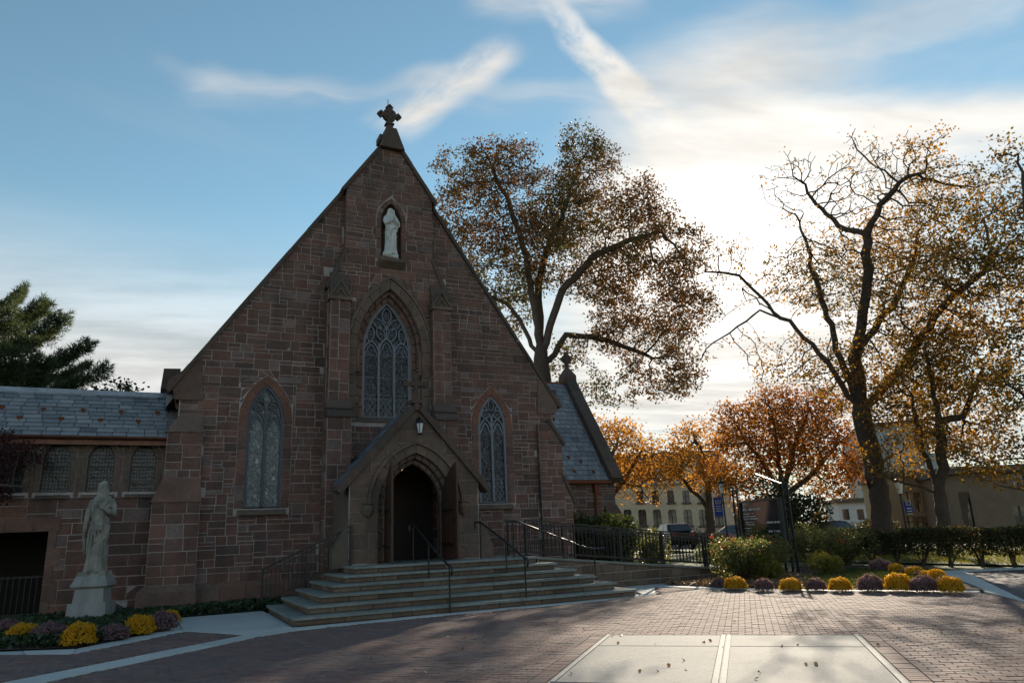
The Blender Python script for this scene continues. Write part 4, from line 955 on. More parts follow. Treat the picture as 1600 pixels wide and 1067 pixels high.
# ---- double doors, standing open outwards
for s in (-1, 1):
    dr = bpy.data.objects.new('door', None); COL.objects.link(dr); dr.parent = church; KIDS.setdefault(church.name, []).append(dr)
    hx, hy = s*0.76, PY+0.10; ang = math.radians(93 if s < 0 else 101); W_ = 0.76
    e = Vector((-s*math.cos(ang), -math.sin(ang), 0)); nn = Vector((e.y, -e.x, 0)); zc = arch_side(0.76, 2.35, 3.42, 0, 20)
    def ztop(t):                          # leaf height at distance t from the hinge
        u = 0.76-t
        for i in range(20):
            if zc[i][0] >= u >= zc[i+1][0]: return zc[i][1]+(zc[i+1][1]-zc[i][1])*(zc[i][0]-u)/max(zc[i][0]-zc[i+1][0], 1e-6)
        return 3.42
    np_ = 7
    for k in range(np_):
        t0, t1 = W_*k/np_+0.003, W_*(k+1)/np_-0.003; h = Vector((hx, hy, 0))
        mb = MB(); mb.prism([h+e*t0+Z*0.985, h+e*t1+Z*0.985, h+e*t1+Z*(ztop(t1)-0.02), h+e*t0+Z*(ztop(t0)-0.02)], nn*0.05); mb.build('plank', M['wood'], dr)
    for z_ in (1.35, 2.2):
        mb = MB(); h = Vector((hx, hy, z_)); mb.bar(h+e*0.03-nn*0.012, h+e*0.6-nn*0.012, 0.012, 0.05); mb.bar(h+e*0.03+nn*0.062, h+e*0.6+nn*0.062, 0.012, 0.05); mb.build('strap_hinge', M['iron'], dr)
    mb = MB(); h = Vector((hx, hy, 1.95))+e*0.66; mb.tube([h-nn*0.05, h+nn*0.1], 0.02, 6); mb.build('handle', M['iron'], dr)
# ---- transept to the back right
tr = bpy.data.objects.new('transept', None); COL.objects.link(tr); tr.parent = church; KIDS.setdefault(church.name, []).append(tr)
TY, TX, TE, TH = 4.0, 10.62, 3.55, 3.0; TS = 4.4/3.0
FT = Fr((0, TY, 0), (0, -1, 0))
tdoor = arch_poly(8.35, 0.42, 0.0, 1.55, 2.35, 0, 6)
wall(FT, [(5.6, 0), (TX, 0), (TX, TE), (5.6, TE)], [tdoor], 0.4, 'transept_wall', [M['mortar'], M['stone_dressed']], tr)
face_stones('church', tr, FT, [(5.7, 0.2), (TX, 0.2), (TX, TE-0.1), (5.7, TE-0.1)], [arch_poly(8.35, 0.42, 0.0, 1.55, 2.35, 0.2, 6)], rng=random.Random(71))
ring_stones(tr, FT, 8.35, 0.42, 1.55, 2.35, 0.2, 4, 'stone_red', zb=0.2, jamb=1.2)
mb = MB(); mb.face([(u, TY+0.3, v) for u, v in tdoor]); mb.build('transept_window', M['dglass'], tr, recalc=False)
mb = MB(); mb.prism([(TX-0.4, TY+0.05, 0), (TX-0.4, TY+2*TH, 0), (TX-0.4, TY+2*TH, TE), (TX-0.4, TY+TH, TE+TH*TS), (TX-0.4, TY+0.05, TE)], (0.4, 0, 0)); mb.build('transept_gable', M['stone'], tr)
mb = MB()
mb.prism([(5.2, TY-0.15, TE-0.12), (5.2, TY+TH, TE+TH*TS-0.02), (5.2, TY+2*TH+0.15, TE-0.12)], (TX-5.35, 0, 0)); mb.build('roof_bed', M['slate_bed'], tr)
tdir = Vector((0, 1, TS)).normalized(); tn = Vector((0, -TS, 1)).normalized()
class SlopeFr:
    def __init__(s, O, U, V): s.O, s.U, s.V = Vector(O), Vector(U), Vector(V).normalized(); s.N = s.U.cross(s.V)
    def P(s, u, v, n=0.0): return s.O+s.U*u+s.V*v+s.N*n
def slates(key, part, O, U, V, u0, u1, length, rows, wid, rng):
    """overlapping slates: each course lifted at its lower edge"""
    fr = SlopeFr(O, U, V); ex = length/rows
    for r in range(rows):
        u = u0-rng.uniform(0.1, wid); v0 = r*ex; v1 = min(v0+ex*1.35, length)
        while u < u1:
            w = wid*rng.uniform(0.85, 1.15); a, b = max(u, u0), min(u+w, u1); u += w
            if b-a < 0.05: continue
            a += 0.009; b -= 0.009; dj = rng.uniform(-0.008, 0.008)
            P = [fr.P(a, v0+dj, 0.045), fr.P(b, v0+dj, 0.045), fr.P(b, v1, 0.012), fr.P(a, v1, 0.012), fr.P(a, v0+dj, 0.012), fr.P(b, v0+dj, 0.012)]
            F = [(0, 1, 2, 3), (4, 5, 1, 0), (0, 3, 4), (1, 5, 2)]
            c = fr.P((a+b)/2, v0); vd = CAMV['pos']-c
            x = 800-CAMV['f']*vd.dot(AX_R)/-vd.dot(AX_F) if False else 800+CAMV['f']*(-vd).dot(AX_R)/(-vd).dot(AX_F)
            vis = max(vd.normalized().dot(fr.N), 0.01)*(b-a)*ex/vd.length_squared if -10 < x < 1610 else 0
            STONES.setdefault(key, []).append((vis, part, P, F, 'slate', 'slate'))
tl = math.hypot(TH, TH*TS)
slates('church', tr, (0, TY-0.2, TE-0.1-0.0), (1, 0, 0), tdir, 6.2, TX-0.38, tl+0.15, 22, 0.3, random.Random(81))
a = Vector((TX-0.12, TY-0.25, TE-0.18)); b = Vector((TX-0.12, TY+TH, TE+TH*TS+0.16))
for k in range(7):
    p, q = a.lerp(b, k/7), a.lerp(b, (k+1)/7); mb = MB(); d_ = (q-p).normalized(); mb.obox((p+q)/2+tn*0.12, d_, (q-p).length/2-0.004, Vector((1, 0, 0)), 0.27, tn, 0.17); mb.build('coping_stone', M['coping'], tr)
a2 = Vector((TX-0.12, TY+2*TH+0.25, TE-0.18)); mb = MB(); mb.bar(a2, b, 0.54, 0.3); mb.build('coping_stone', M['coping'], tr)
mb = MB(); mb.box(5.6, TX-0.3, TY+TH-0.09, TY+TH+0.09, TE+TH*TS-0.05, TE+TH*TS+0.12); mb.build('ridge_tile', M['rust'], tr)
rx, rz_ = TX-0.12, TE+TH*TS
mb = MB(); mb.box(rx-0.3, rx+0.3, TY+TH-0.3, TY+TH+0.3, rz_, rz_+0.45); hexa(mb, (rx-0.3, rx+0.3, TY+TH-0.3, TY+TH+0.3), (rx-0.1, rx+0.1, TY+TH-0.1, TY+TH+0.1), rz_+0.45, rz_+0.8)
mb.box(rx-0.08, rx+0.08, TY+TH-0.08, TY+TH+0.08, rz_+0.7, rz_+1.6); mb.box(rx-0.26, rx+0.26, TY+TH-0.07, TY+TH+0.07, rz_+1.18, rz_+1.34)
ribbon(mb, Fr((rx, TY+TH, 0), (0, -1, 0)), [(0.2*math.cos(t*math.pi/6), rz_+1.26+0.2*math.sin(t*math.pi/6)) for t in range(12)], 0.07, -0.05, 0.05, True); mb.build('finial', M['coping'], tr)
mb = MB(); mb.tube([(5.7, TY-0.28, TE-0.17), (TX-0.35, TY-0.28, TE-0.17)], 0.07, 8); mb.tube([(9.65, TY-0.1, TE-0.2), (9.65, TY-0.08, 0.1)], 0.06, 8); mb.box(9.56, 9.74, TY-0.2, TY-0.02, TE-0.55, TE-0.25); mb.build('gutter', M['rust'], tr)
mb = MB(); hexa(mb, (TX-0.6, TX+0.3, TY-0.5, TY+0.4), (TX-0.55, TX+0.0, TY-0.05, TY+0.4), 1.6, 2.5); hexa(mb, (TX-0.6, TX+0.3, TY-0.5, TY+0.4), (TX-0.6, TX+0.3, TY-0.5, TY+0.4), 0, 1.6); mb.build('transept_buttress', M['stone_dressed'], tr)
for px, py in ((888, 715), (907, 722), (897, 737), (927, 738)):
    d_ = ray(px, py); o = CAMV['pos']; t = (Vector((0, TY-0.2, TE-0.1))-o).dot(tn)/d_.dot(tn); p = o+d_*t
    mb = MB(); mb.obox(p+tn*0.05, Vector((1, 0, 0)), 0.05, tdir, 0.06, tn, 0.03); mb.build('snow_guard', M['rust'], tr)
finish_stones('church')

# ------------------------------------------------------------------ slate-roofed wing on the left
wing = thing('wing_building', 'low brownstone wing with slate roof and arched windows at the left', 'building')
WYF = 0.3; FW = Fr((0, WYF, 0), (0, -1, 0)); WL = -13.0; WE = 4.45
wx = [-6.40, -7.36, -8.33, -9.27, -10.2, -11.15]
wd = dict(w=0.30, zb=2.97, zs=3.78, za=4.2)
gate = [(-11.2, 0.0), (-8.32, 0.0), (-8.32, 2.05), (-11.2, 2.05)]
wwall = wall(FW, [(WL, 0), (-5.7, 0), (-5.7, WE), (WL, WE)], [arch_poly(x, n=6, **wd) for x in wx]+[gate], 0.5, 'wing_wall', [M['mortar'], M['stone_dressed']], wing, reveal=0.3)
face_stones('wing', wwall, FW, [(WL, 0.1), (-5.7, 0.1), (-5.7, 2.85), (WL, 2.85)], [[(-11.4, 0), (-8.15, 0), (-8.15, 2.35), (-11.4, 2.35)]], mat='stone', hs=(0.24, 0.28, 0.33), wmin=0.4, wmax=0.9, rng=random.Random(91))
face_stones('wing', wwall, FW, [(WL, 2.85), (-5.7, 2.85), (-5.7, WE-0.08), (WL, WE-0.08)], [arch_poly(x, 0.30, 2.8, 3.78, 4.2, 0.13, 6) for x in wx], mat='stone_grey', hs=(0.42, 0.5), wmin=0.3, wmax=0.6, rng=random.Random(92), joint=0.008)
for x in wx:
    wn = bpy.data.objects.new('window', None); COL.objects.link(wn); wn.parent = wing; KIDS.setdefault(wing.name, []).append(wn)
    ring_stones(wn, FW, x, 0.30, 3.78, 4.2, 0.13, 4, 'stone_grey', n0=-0.05, proud=0.075, zb=2.98, jamb=1.0)
    fr = Fr((0, WYF+0.14, 0), (0, -1, 0)); mb = MB()
    ribbon(mb, fr, arch_poly(x, n=7, w=0.285, zb=2.985, zs=3.78, za=4.18), 0.03, -0.06, 0.02, True)
    for k in range(1, 8): u = x-0.285+0.57*k/8; ribbon(mb, fr, [(u, 2.98), (u, 4.17-abs(u-x)*1.15)], 0.008, -0.03, 0.005)
    for k in range(1, 13): v = 2.98+k*0.094; hw_ = 0.285 if v < 3.78 else 0.285*(1-((v-3.78)/0.42)**1.6); ribbon(mb, fr, [(x-hw_, v), (x+hw_, v)], 0.008, -0.03, 0.004)
    ribbon(mb, fr, [(x-0.28, 3.62), (x+0.28, 3.62)], 0.03, -0.04, 0.012)
    mb.build('glazing_bars', M['iron'], wn, recalc=False); pane(wn, fr, arch_poly(x, n=6, **wd), 'mirror', -0.035)
    mb = MB(); mb.prism([(x-0.36, WYF-0.09, 2.82), (x-0.36, WYF-0.09, 2.88), (x-0.36, WYF+0.2, 2.985), (x-0.36, WYF+0.2, 2.82)], (0.72, 0, 0)); mb.build('sill', M['stone_grey'], wn)
mb = MB(); mb.box(WL, -5.7, 3.3, 3.7, 0, WE); mb.box(WL, WL+0.3, 0.8, 3.3, 0, WE); mb.build('wing_back_wall', M['stone'], wing)
for k in range(6):
    mb = MB(); a = -11.45+k*0.56; mb.box(a+0.004, a+0.556, WYF-0.03, WYF+0.3, 2.055, 2.38); mb.build('lintel_stone', M['stone_dressed'], wing)
for k in range(5):
    mb = MB(); mb.box(-8.315, -8.02 if k % 2 else -8.14, WYF-0.03, WYF+0.3, k*0.41+0.004, (k+1)*0.41-0.004); mb.build('jamb_stone', M['stone_dressed'], wing)
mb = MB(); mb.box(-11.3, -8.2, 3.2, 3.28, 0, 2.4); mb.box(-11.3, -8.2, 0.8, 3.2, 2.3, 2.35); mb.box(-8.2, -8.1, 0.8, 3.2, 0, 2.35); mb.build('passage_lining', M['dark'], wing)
mb = MB()
for k in range(24): mb.bar((-11.1+k*0.12, WYF+0.25, 0.05), (-11.1+k*0.12, WYF+0.25, 1.05), 0.016)
mb.bar((-11.2, WYF+0.25, 1.0), (-8.34, WYF+0.25, 1.0), 0.03); mb.bar((-11.2, WYF+0.25, 0.15), (-8.34, WYF+0.25, 0.15), 0.03); mb.build('iron_gate', M['iron'], wing)
RH = 1.62; rdir = Vector((0, 1, 0.86)).normalized(); rl = RH*math.hypot(1, 0.86)
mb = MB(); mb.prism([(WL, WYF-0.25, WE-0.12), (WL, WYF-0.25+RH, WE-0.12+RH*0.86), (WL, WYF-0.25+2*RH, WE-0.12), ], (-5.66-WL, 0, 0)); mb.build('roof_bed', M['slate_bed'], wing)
slates('wing', wing, (0, WYF-0.28, WE-0.13), (1, 0, 0), rdir, -11.2, -5.62, rl, 11, 0.36, random.Random(93))
mb = MB(); zr = WE-0.12+RH*0.86; mb.box(WL, -5.6, WYF-0.25+RH-0.1, WYF-0.25+RH+0.1, zr-0.05, zr+0.09); mb.build('ridge_capping', M['lead'], wing)
mb = MB(); pr = [(0.075*math.cos(math.pi+math.pi*i/8), 0.075*math.sin(math.pi+math.pi*i/8)) for i in range(9)]
gy, gz = WYF-0.34, WE-0.12
for i in range(8):
    (y0, z0), (y1, z1) = pr[i], pr[i+1]; mb.face([(WL, gy+y0, gz+z0), (-5.9, gy+y0, gz+z0), (-5.9, gy+y1, gz+z1), (WL, gy+y1, gz+z1)])
mb.box(WL, -5.9, gy+0.08, gy+0.11, gz-0.2, gz); mb.build('copper_gutter', M['copper'], wing)
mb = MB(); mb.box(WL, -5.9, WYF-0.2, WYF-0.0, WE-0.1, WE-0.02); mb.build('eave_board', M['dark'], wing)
mb = MB(); mb.tube([(-5.80, 0.9, 5.72), (-5.79, 0.55, 5.55), (-5.72, 0.30, 5.25), (-5.68, 0.2, 5.12)], [0.06, 0.055, 0.05, 0.05], 8); mb.box(-5.9, -5.72, 0.8, 1.0, 5.7, 5.85); mb.build('downpipe', M['copper'], wing)
rn = Vector((0, -0.86, 1)).normalized()
for px, py in ((4, 638), (68, 641), (130, 643), (189, 645), (246, 647), (31, 654), (96, 656), (157, 658), (216, 660)):
    d_ = ray(px, py); t = (Vector((0, WYF-0.28, WE-0.13))-CAMV['pos']).dot(rn)/d_.dot(rn); p = CAMV['pos']+d_*t
    mb = MB(); mb.obox(p+rn*0.05, Vector((1, 0, 0)), 0.06, rdir, 0.015, rn, 0.035); mb.obox(p+rn*0.045-rdir*0.05, Vector((1, 0, 0)), 0.02, rdir, 0.06, rn, 0.012); mb.build('snow_guard', M['rust'], wing)
finish_stones('wing')

# ------------------------------------------------------------------ entrance steps and ramp
steps = thing('entrance_steps', 'broad stone steps with bluestone treads rising to the church porch', 'steps')
XS, W0, SX, L0, ST, RS = 0.4813, 2.3537, 0.3225, 3.9386, 0.3861, 0.16
rs = random.Random(101)
RAMPY = -3.3
for i in range(6):
    k = 6-i; zt = k*RS; xl, xr, yf = XS-W0-i*SX, XS+W0+i*SX, -(L0+i*ST); th = 0.05
    core = MB(); core.box(xl+0.05, 2.83, yf+0.05, -2.2 if i else -0.3, 0.0 if i == 5 else zt-RS-0.02, zt-th); core.box(2.83, xr-0.05, yf+0.05, RAMPY+0.02, 0.0 if i == 5 else zt-RS-0.02, zt-th)
    core.build('step_core', M['riser'], steps)
    def slab_piece(x0, x1, y0, y1):
        mb = MB(); g = 0.004; dz = rs.uniform(-0.004, 0.003); b = 0.008
        x0 += g; x1 -= g; y0 += g*0.3; y1 -= g
        mb.shape([(x0, y0, zt-th), (x1, y0, zt-th), (x1, y1, zt-th), (x0, y1, zt-th), (x0, y0, zt-b+dz), (x1, y0, zt-b+dz), (x1, y1, zt-b+dz), (x0, y1, zt-b+dz), (x0+b, y0+b, zt+dz), (x1-b, y0+b, zt+dz), (x1-b, y1-b, zt+dz), (x0+b, y1-b, zt+dz)],
                 [(0,1,5,4),(1,2,6,5),(2,3,7,6),(3,0,4,7),(4,5,9,8),(5,6,10,9),(6,7,11,10),(7,4,8,11),(8,9,10,11),(3,2,1,0)])
        mb.build('tread', M['bluestone'], steps, recalc=False)
    dpt = 0.44; n = 5 if i else 4
    cuts = sorted([xl]+[xl+(xr-xl)*(j+rs.uniform(-.2, .2))/n for j in range(1, n)]+[xr])
    for j in range(n): slab_piece(cuts[j], cuts[j+1], yf-0.025, yf+dpt)
    if i:
        y = yf+dpt
        while y < -2.25:
            h = min(0.9, -2.2-y); slab_piece(xl-0.025, xl+0.40, y, y+h); y += h
        y = yf+dpt
        if RAMPY-y > 0.05: slab_piece(xr-0.40, xr+0.025, y, RAMPY)
    else:
        y = yf+dpt
        while y < -0.6:
            h = min(0.8, -0.55-y); c2 = [xl, xl+1.2, xl+2.4, xl+3.6, xr]
            for j in range(4): slab_piece(c2[j], c2[j+1], y, y+h)
            y += h
    # risers: single stones
    fr = Fr((0, yf+0.05, 0), (0, -1, 0)); x = xl+0.05; z0 = zt-RS-(0.0 if i < 5 else -0.0)+0.0
    while x < xr-0.06:
        w = min(rs.uniform(0.35, 0.95), xr-0.05-x); w = xr-0.05-x if xr-0.05-x-w < 0.25 else w
        P, F = stone_geo(fr, inset([(x, z0+0.002), (x+w, z0+0.002), (x+w, zt-th-0.001), (x, zt-th-0.001)], 0.005), -0.01, 0.035+rs.uniform(-.006, .008), 0.012)
        mb = MB(); mb.shape(P, F); mb.build('riser_stone', M['riser'], steps, recalc=False); x += w
    frl = Fr((xl+0.05, 0, 0), (-1, 0, 0)); y = 2.25          # side risers on the left: U = -y
    while y < -yf-0.06:
        w = min(rs.uniform(0.4, 0.9), -yf-0.05-y)
        P, F = stone_geo(frl, inset([(y, z0+0.002), (y+w, z0+0.002), (y+w, zt-th-0.001), (y, zt-th-0.001)], 0.005), -0.01, 0.035, 0.012)
        mb = MB(); mb.shape(P, F); mb.build('riser_stone', M['riser'], steps, recalc=False); y += w
ramp_ = thing('access_ramp', 'sloping ramp with rough stone retaining wall beside the steps', 'ramp')
rz = lambda x: 0.96-0.1*(x-2.83)
mb = MB(); mb.prism([(2.835, RAMPY+0.03, -0.02), (11.9, RAMPY+0.03, -0.02), (11.9, RAMPY+0.03, rz(11.9)-0.05), (2.835, RAMPY+0.03, 0.905)], (0, 1.35, 0)); mb.build('ramp_core', M['mortar'], ramp_)
face_stones('ramp', ramp_, Fr((0, RAMPY+0.03, 0), (0, -1, 0)), [(3.2, 0.0), (11.5, 0.0), (11.5, rz(11.5)-0.06), (3.2, rz(3.2)-0.06)], mat='riser', hs=(0.16, 0.2, 0.24), wmin=0.25, wmax=0.55, rng=random.Random(111), proud=0.05, bev=0.016, joint=0.022); finish_stones('ramp')
for k in range(7):
    a, b = 2.85+k*1.3+0.004, 2.85+(k+1)*1.3-0.004
    mb = MB(); mb.prism([(a, RAMPY-0.05, rz(a)-0.055), (b, RAMPY-0.05, rz(b)-0.055), (b, RAMPY-0.05, rz(b)), (a, RAMPY-0.05, rz(a))], (0, 0.34, 0)); mb.build('coping_slab', M['bluestone'], ramp_)
    mb = MB(); mb.prism([(a, RAMPY+0.294, rz(a)-0.055), (b, RAMPY+0.294, rz(b)-0.055), (b, RAMPY+0.294, rz(b)-0.004), (a, RAMPY+0.294, rz(a)-0.004)], (0, 1.1, 0)); mb.build('ramp_slab', M['concrete'], ramp_)

# ------------------------------------------------------------------ railings and handrails
def baluster_post(mb, p, top, r=0.018):
    mb.tube([p, Vector((p[0], p[1], top))], r, 6)
    zm = p[2]+(top-p[2])*0.55
    for dz in (-0.03, 0.03): mb.lathe([(r, -0.012), (r*1.7, 0), (r, 0.012)], (p[0], p[1], zm+dz), 6)
def handrail(label, x, ys, zs, tops, group='iron handrails on the entrance steps'):
    h = thing('handrail', label, 'handrail', group=group)
    for y, z, t in zip(ys, zs, tops):
        mb = MB(); baluster_post(mb, Vector((x, y, z)), t); mb.build('post', M['iron'], h)
    mb = MB(); pts = [(x, ys[0]+0.32, tops[0]-0.16), (x, ys[0]+0.32, tops[0]), (x, ys[0]+0.02, tops[0])]+[(x, y, t) for y, t in zip(ys[1:], tops[1:])]+[(x, ys[-1]-0.12, tops[-1]-0.01), (x, ys[-1]-0.16, tops[-1]-0.1), (x, ys[-1]-0.12, tops[-1]-0.18)]
    mb.tube(pts, 0.024, 7); mb.build('rail', M['iron'], h)
    return h
handrail('black iron handrail down the middle of the steps, in front of the doorway', -0.33, [-3.5, -4.62, -5.93], [0.96, 0.64, 0.0], [1.87, 1.42, 0.93])
handrail('black iron handrail on the steps between the doorway and the ramp', 1.62, [-3.1, -4.62, -5.6], [0.96, 0.64, 0.16], [1.87, 1.37, 1.0])
h3 = thing('handrail', 'black iron handrail at the ramp end of the steps, sloping sideways', 'handrail', group='iron handrails on the entrance steps')
for x, z, t in ((2.35, 0.96, 1.87), (4.75, 0.16, 1.06)):
    mb = MB(); baluster_post(mb, Vector((x, -3.55, z)), t); mb.build('post', M['iron'], h3)
mb = MB(); mb.tube([(2.1, -3.55, 1.87), (2.4, -3.55, 1.87), (4.5, -3.55, 1.10), (4.8, -3.55, 1.06), (5.1, -3.55, 1.07)], 0.024, 7); mb.build('rail', M['iron'], h3)
def railing(label, a, b, n_post, gap=0.125, hgt=0.92, group=None, extra=None):
    """iron railing between two ground points: posts, two rails, single pickets"""
    h = thing('iron_railing', label, 'railing', group=group); a, b = Vector(a), Vector(b)
    for k in range(n_post):
        p = a.lerp(b, k/(n_post-1)); mb = MB(); mb.box(p.x-0.025, p.x+0.025, p.y-0.025, p.y+0.025, p.z, p.z+hgt); mb.build('post', M['iron'], h)
    mb = MB(); mb.bar(a+Z*hgt, b+Z*hgt, 0.055, 0.035); mb.build('top_rail', M['iron'], h)
    mb = MB(); mb.bar(a+Z*0.12, b+Z*0.12, 0.03); mb.bar(a+Z*(hgt-0.12), b+Z*(hgt-0.12), 0.025); mb.build('lower_rail', M['iron'], h)
    L_ = (b-a).length; n = int(L_/gap); me = None
    for k in range(1, n):
        p = a.lerp(b, k/n)
        if me is None:
            mb = MB(); mb.box(-0.008, 0.008, -0.008, 0.008, 0.12, hgt); me = mb.mesh('picket'); me.materials.append(M['iron'])
        o = link('picket', me, h); o.location = p
    return h
railing('black iron railing along the outer edge of the ramp, toward the plaza', (2.9, RAMPY+0.14, rz(2.9)), (10.3, RAMPY+0.14, rz(10.3)), 6)
railing('black iron railing along the inner edge of the ramp, toward the church', (2.9, RAMPY+1.25, rz(2.9)), (11.6, RAMPY+1.25, rz(11.6)), 6)
railing('black iron railing across the lower end of the ramp by the rose bush', (10.3, RAMPY+0.2, rz(10.3)), (11.3, RAMPY-0.6, 0.03), 2, hgt=0.9)
railing('black iron railing sloping down from the landing toward the statue', (-1.68, -2.8, 0.96), (-3.5, -1.25, 0.02), 3, hgt=0.92)

# ------------------------------------------------------------------ statues
def remeshed(mb, voxel, name):
    me = mb.mesh(name); o = bpy.data.objects.new(name, me); COL.objects.link(o)
    md = o.modifiers.new('r', 'REMESH'); md.mode = 'VOXEL'; md.voxel_size = voxel; md.use_smooth_shade = True
    sm = o.modifiers.new('s', 'SMOOTH'); sm.factor = 0.5; sm.iterations = 1
    dg = bpy.context.evaluated_depsgraph_get(); me2 = bpy.data.meshes.new_from_object(o.evaluated_get(dg), depsgraph=dg)
    bpy.data.objects.remove(o); me2.name = name; return me2
def ellipsoid(mb, c, r, n=12, m_=8):
    prof = [(math.sin(math.pi*i/m_), -math.cos(math.pi*i/m_)) for i in range(m_+1)]
    b = len(mb.v)
    mb.lathe([(max(p[0], 0.02), p[1]) for p in prof], (0, 0, 0), n)
    for j in range(b, len(mb.v)): v = mb.v[j]; mb.v[j] = (c[0]+v[0]*r[0], c[1]+v[1]*r[1], c[2]+v[2]*r[2])
def hand(mb, w, d, side, H, curl=0.5):
    """palm and five fingers; w wrist, d pointing direction"""
    d = Vector(d).normalized(); s_ = Vector(side).normalized(); n_ = d.cross(s_).normalized(); w = Vector(w)
    ellipsoid(mb, w+d*0.024*H, (0.022*H, 0.016*H, 0.026*H), 8, 6)
    for k, ln in enumerate((0.040, 0.046, 0.042, 0.034)):
        b0 = w+d*0.040*H+s_*((k-1.5)*0.0105*H); mb.tube([b0, b0+d*ln*H*0.5+n_*curl*0.006*H, b0+d*ln*H*0.85+n_*curl*0.022*H], [0.0068*H, 0.0064*H, 0.005*H], 6)
    b0 = w+d*0.016*H-s_*0.018*H; mb.tube([b0, b0-s_*0.014*H+d*0.014*H, b0-s_*0.014*H+d*0.034*H+n_*0.008*H], [0.008*H, 0.0075*H, 0.0055*H], 6)
def robed(H, kind):
    mb = MB()
    prof = [(0.0, .150, .125), (.03, .140, .118), (.12, .128, .108), (.25, .122, .100), (.40, .122, .098), (.50, .121, .097), (.58, .112, .090), (.66, .116, .090), (.74, .128, .088), (.79, .128, .080), (.825, .108, .066), (.85, .060, .050), (.87, .043, .042), (.90, .040, .042)]
    if kind == 'mary': prof = [(t, a*(0.92 if t < .6 else 0.9), b) for t, a, b in prof]
    n = 72; rows = 90; b0 = len(mb.v)
    for j in range(rows+1):
        t = 0.90*j/rows
        for i in range(len(prof)-1):
            if prof[i][0] <= t <= prof[i+1][0]: f = (t-prof[i][0])/(prof[i+1][0]-prof[i][0]); a = prof[i][1]+(prof[i+1][1]-prof[i][1])*f; b = prof[i][2]+(prof[i+1][2]-prof[i][2])*f; break
        for k in range(n):
            th = 2*math.pi*k/n; amp = 0.13*max(0, 1-t/0.62)**0.7 if t < 0.62 else 0.0
            fold = 1.6*abs(math.sin(5.5*th+0.9*math.sin(3*th+4*t)+1.5*t))**0.6-1.0+0.5*math.sin(19*th-5*t)
            dg_ = math.sin(26*(t-0.20*math.sin(th+0.6))*2.2+2*th) if t > 0.3 else 0
            r = 1+amp*fold*0.85+0.055*dg_*(1 if 0.3 < t < 0.8 else 0)
            knee = 0.018*math.exp(-((t-0.30)/0.10)**2)*max(0, math.cos(th+math.pi/2-0.5))**4
            mb.v.append((H*a*r*math.cos(th), H*(b*r+knee)*math.sin(th), H*t))
    for j in range(rows):
        for k in range(n): mb.f.append((b0+j*n+k, b0+j*n+(k+1) % n, b0+(j+1)*n+(k+1) % n, b0+(j+1)*n+k)); mb.mi.append(0)
    mb.f.append(tuple(b0+k for k in range(n-1, -1, -1))); mb.mi.append(0); e = b0+rows*n; mb.f.append(tuple(e+k for k in range(n))); mb.mi.append(0)
    V = lambda x, y, z: Vector((x*H, y*H, z*H))
    # head: skull, face, nose, brow, chin, hair
    ellipsoid(mb, V(0, -0.004, .937), (0.044*H, 0.054*H, 0.064*H), 16, 12)
    mb.tube([V(0, -0.054, .952), V(0, -0.063, .937), V(0, -0.068, .930), V(0, -0.056, .925)], [0.005*H, 0.007*H, 0.009*H, 0.004*H], 6)
    mb.tube([V(-0.034, -0.040, .955), V(0, -0.053, .958), V(0.034, -0.040, .955)], 0.0065*H, 6)
    mb.tube([V(-0.015, -0.052, .913), V(0, -0.057, .912), V(0.015, -0.052, .913)], 0.0048*H, 5)
    for s in (-1, 1): ellipsoid(mb, V(s*0.018, -0.046, .944), (0.008*H,)*3, 8, 6)
    if kind == 'mary':
        ellipsoid(mb, V(0, 0.014, .945), (0.058*H, 0.058*H, 0.066*H), 14, 10)
        for s in (-1, 1): mb.tube([V(s*0.046, -0.02, .965), V(s*0.058, -0.016, .92), V(s*0.062, -0.01, .87), V(s*0.09, -0.03, .80), V(s*0.112, -0.04, .66), V(s*0.10, -0.05, .5)], [0.02*H, 0.022*H, 0.024*H, 0.034*H, 0.036*H, 0.02*H], 8)
    else:
        ellipsoid(mb, V(0, 0.012, .950), (0.054*H, 0.058*H, 0.060*H), 14, 10)
        for s in (-1, 1):
            mb.tube([V(s*0.034, -0.03, .985), V(s*0.052, -0.02, .955), V(s*0.056, -0.01, .91), V(s*0.054, -0.012, .868), V(s*0.062, -0.02, .835)], [0.014*H, 0.019*H, 0.021*H, 0.020*H, 0.011*H], 8)
        ellipsoid(mb, V(0, -0.040, .892), (0.026*H, 0.022*H, 0.030*H), 10, 8)
    # arms in sleeves
    if kind == 'mary':
        for s in (-1, 1):
            mb.tube([V(s*0.105, 0.0, .795), V(s*0.135, -0.03, .70), V(s*0.128, -0.06, .625), V(s*0.075, -0.125, .675), V(s*0.02, -0.148, .715)], [0.04*H, 0.044*H, 0.046*H, 0.036*H, 0.020*H], 10)
            hand(mb, V(s*0.014, -0.146, .715), (-s*0.15, -0.2, 1), (0, 1, 0.2), H*0.9, 0.1)
        mb.tube([V(0.10, -0.04, .60), V(0.03, -0.118, .56), V(-0.05, -0.12, .50), V(-0.09, -0.10, .36), V(-0.07, -0.11, .26)], [0.03*H, 0.022*H, 0.022*H, 0.022*H, 0.012*H], 8)
    else:
        mb.tube([V(-0.118, 0.0, .79), V(-0.155, 0.005, .70), V(-0.168, -0.015, .605), V(-0.165, -0.05, .52), V(-0.158, -0.07, .475)], [0.042*H, 0.044*H, 0.042*H, 0.034*H, 0.022*H], 10)
        hand(mb, V(-0.158, -0.07, .475), (0.05, -0.25, -1), (0.2, 1, -0.2), H*1.05, 0.6)
        mb.tube([V(-0.172, -0.02, .60), V(-0.182, -0.02, .50), V(-0.178, -0.02, .38), V(-0.17, -0.01, .26), V(-0.16, 0.0, .19)], [0.032*H, 0.034*H, 0.030*H, 0.026*H, 0.012*H], 8)
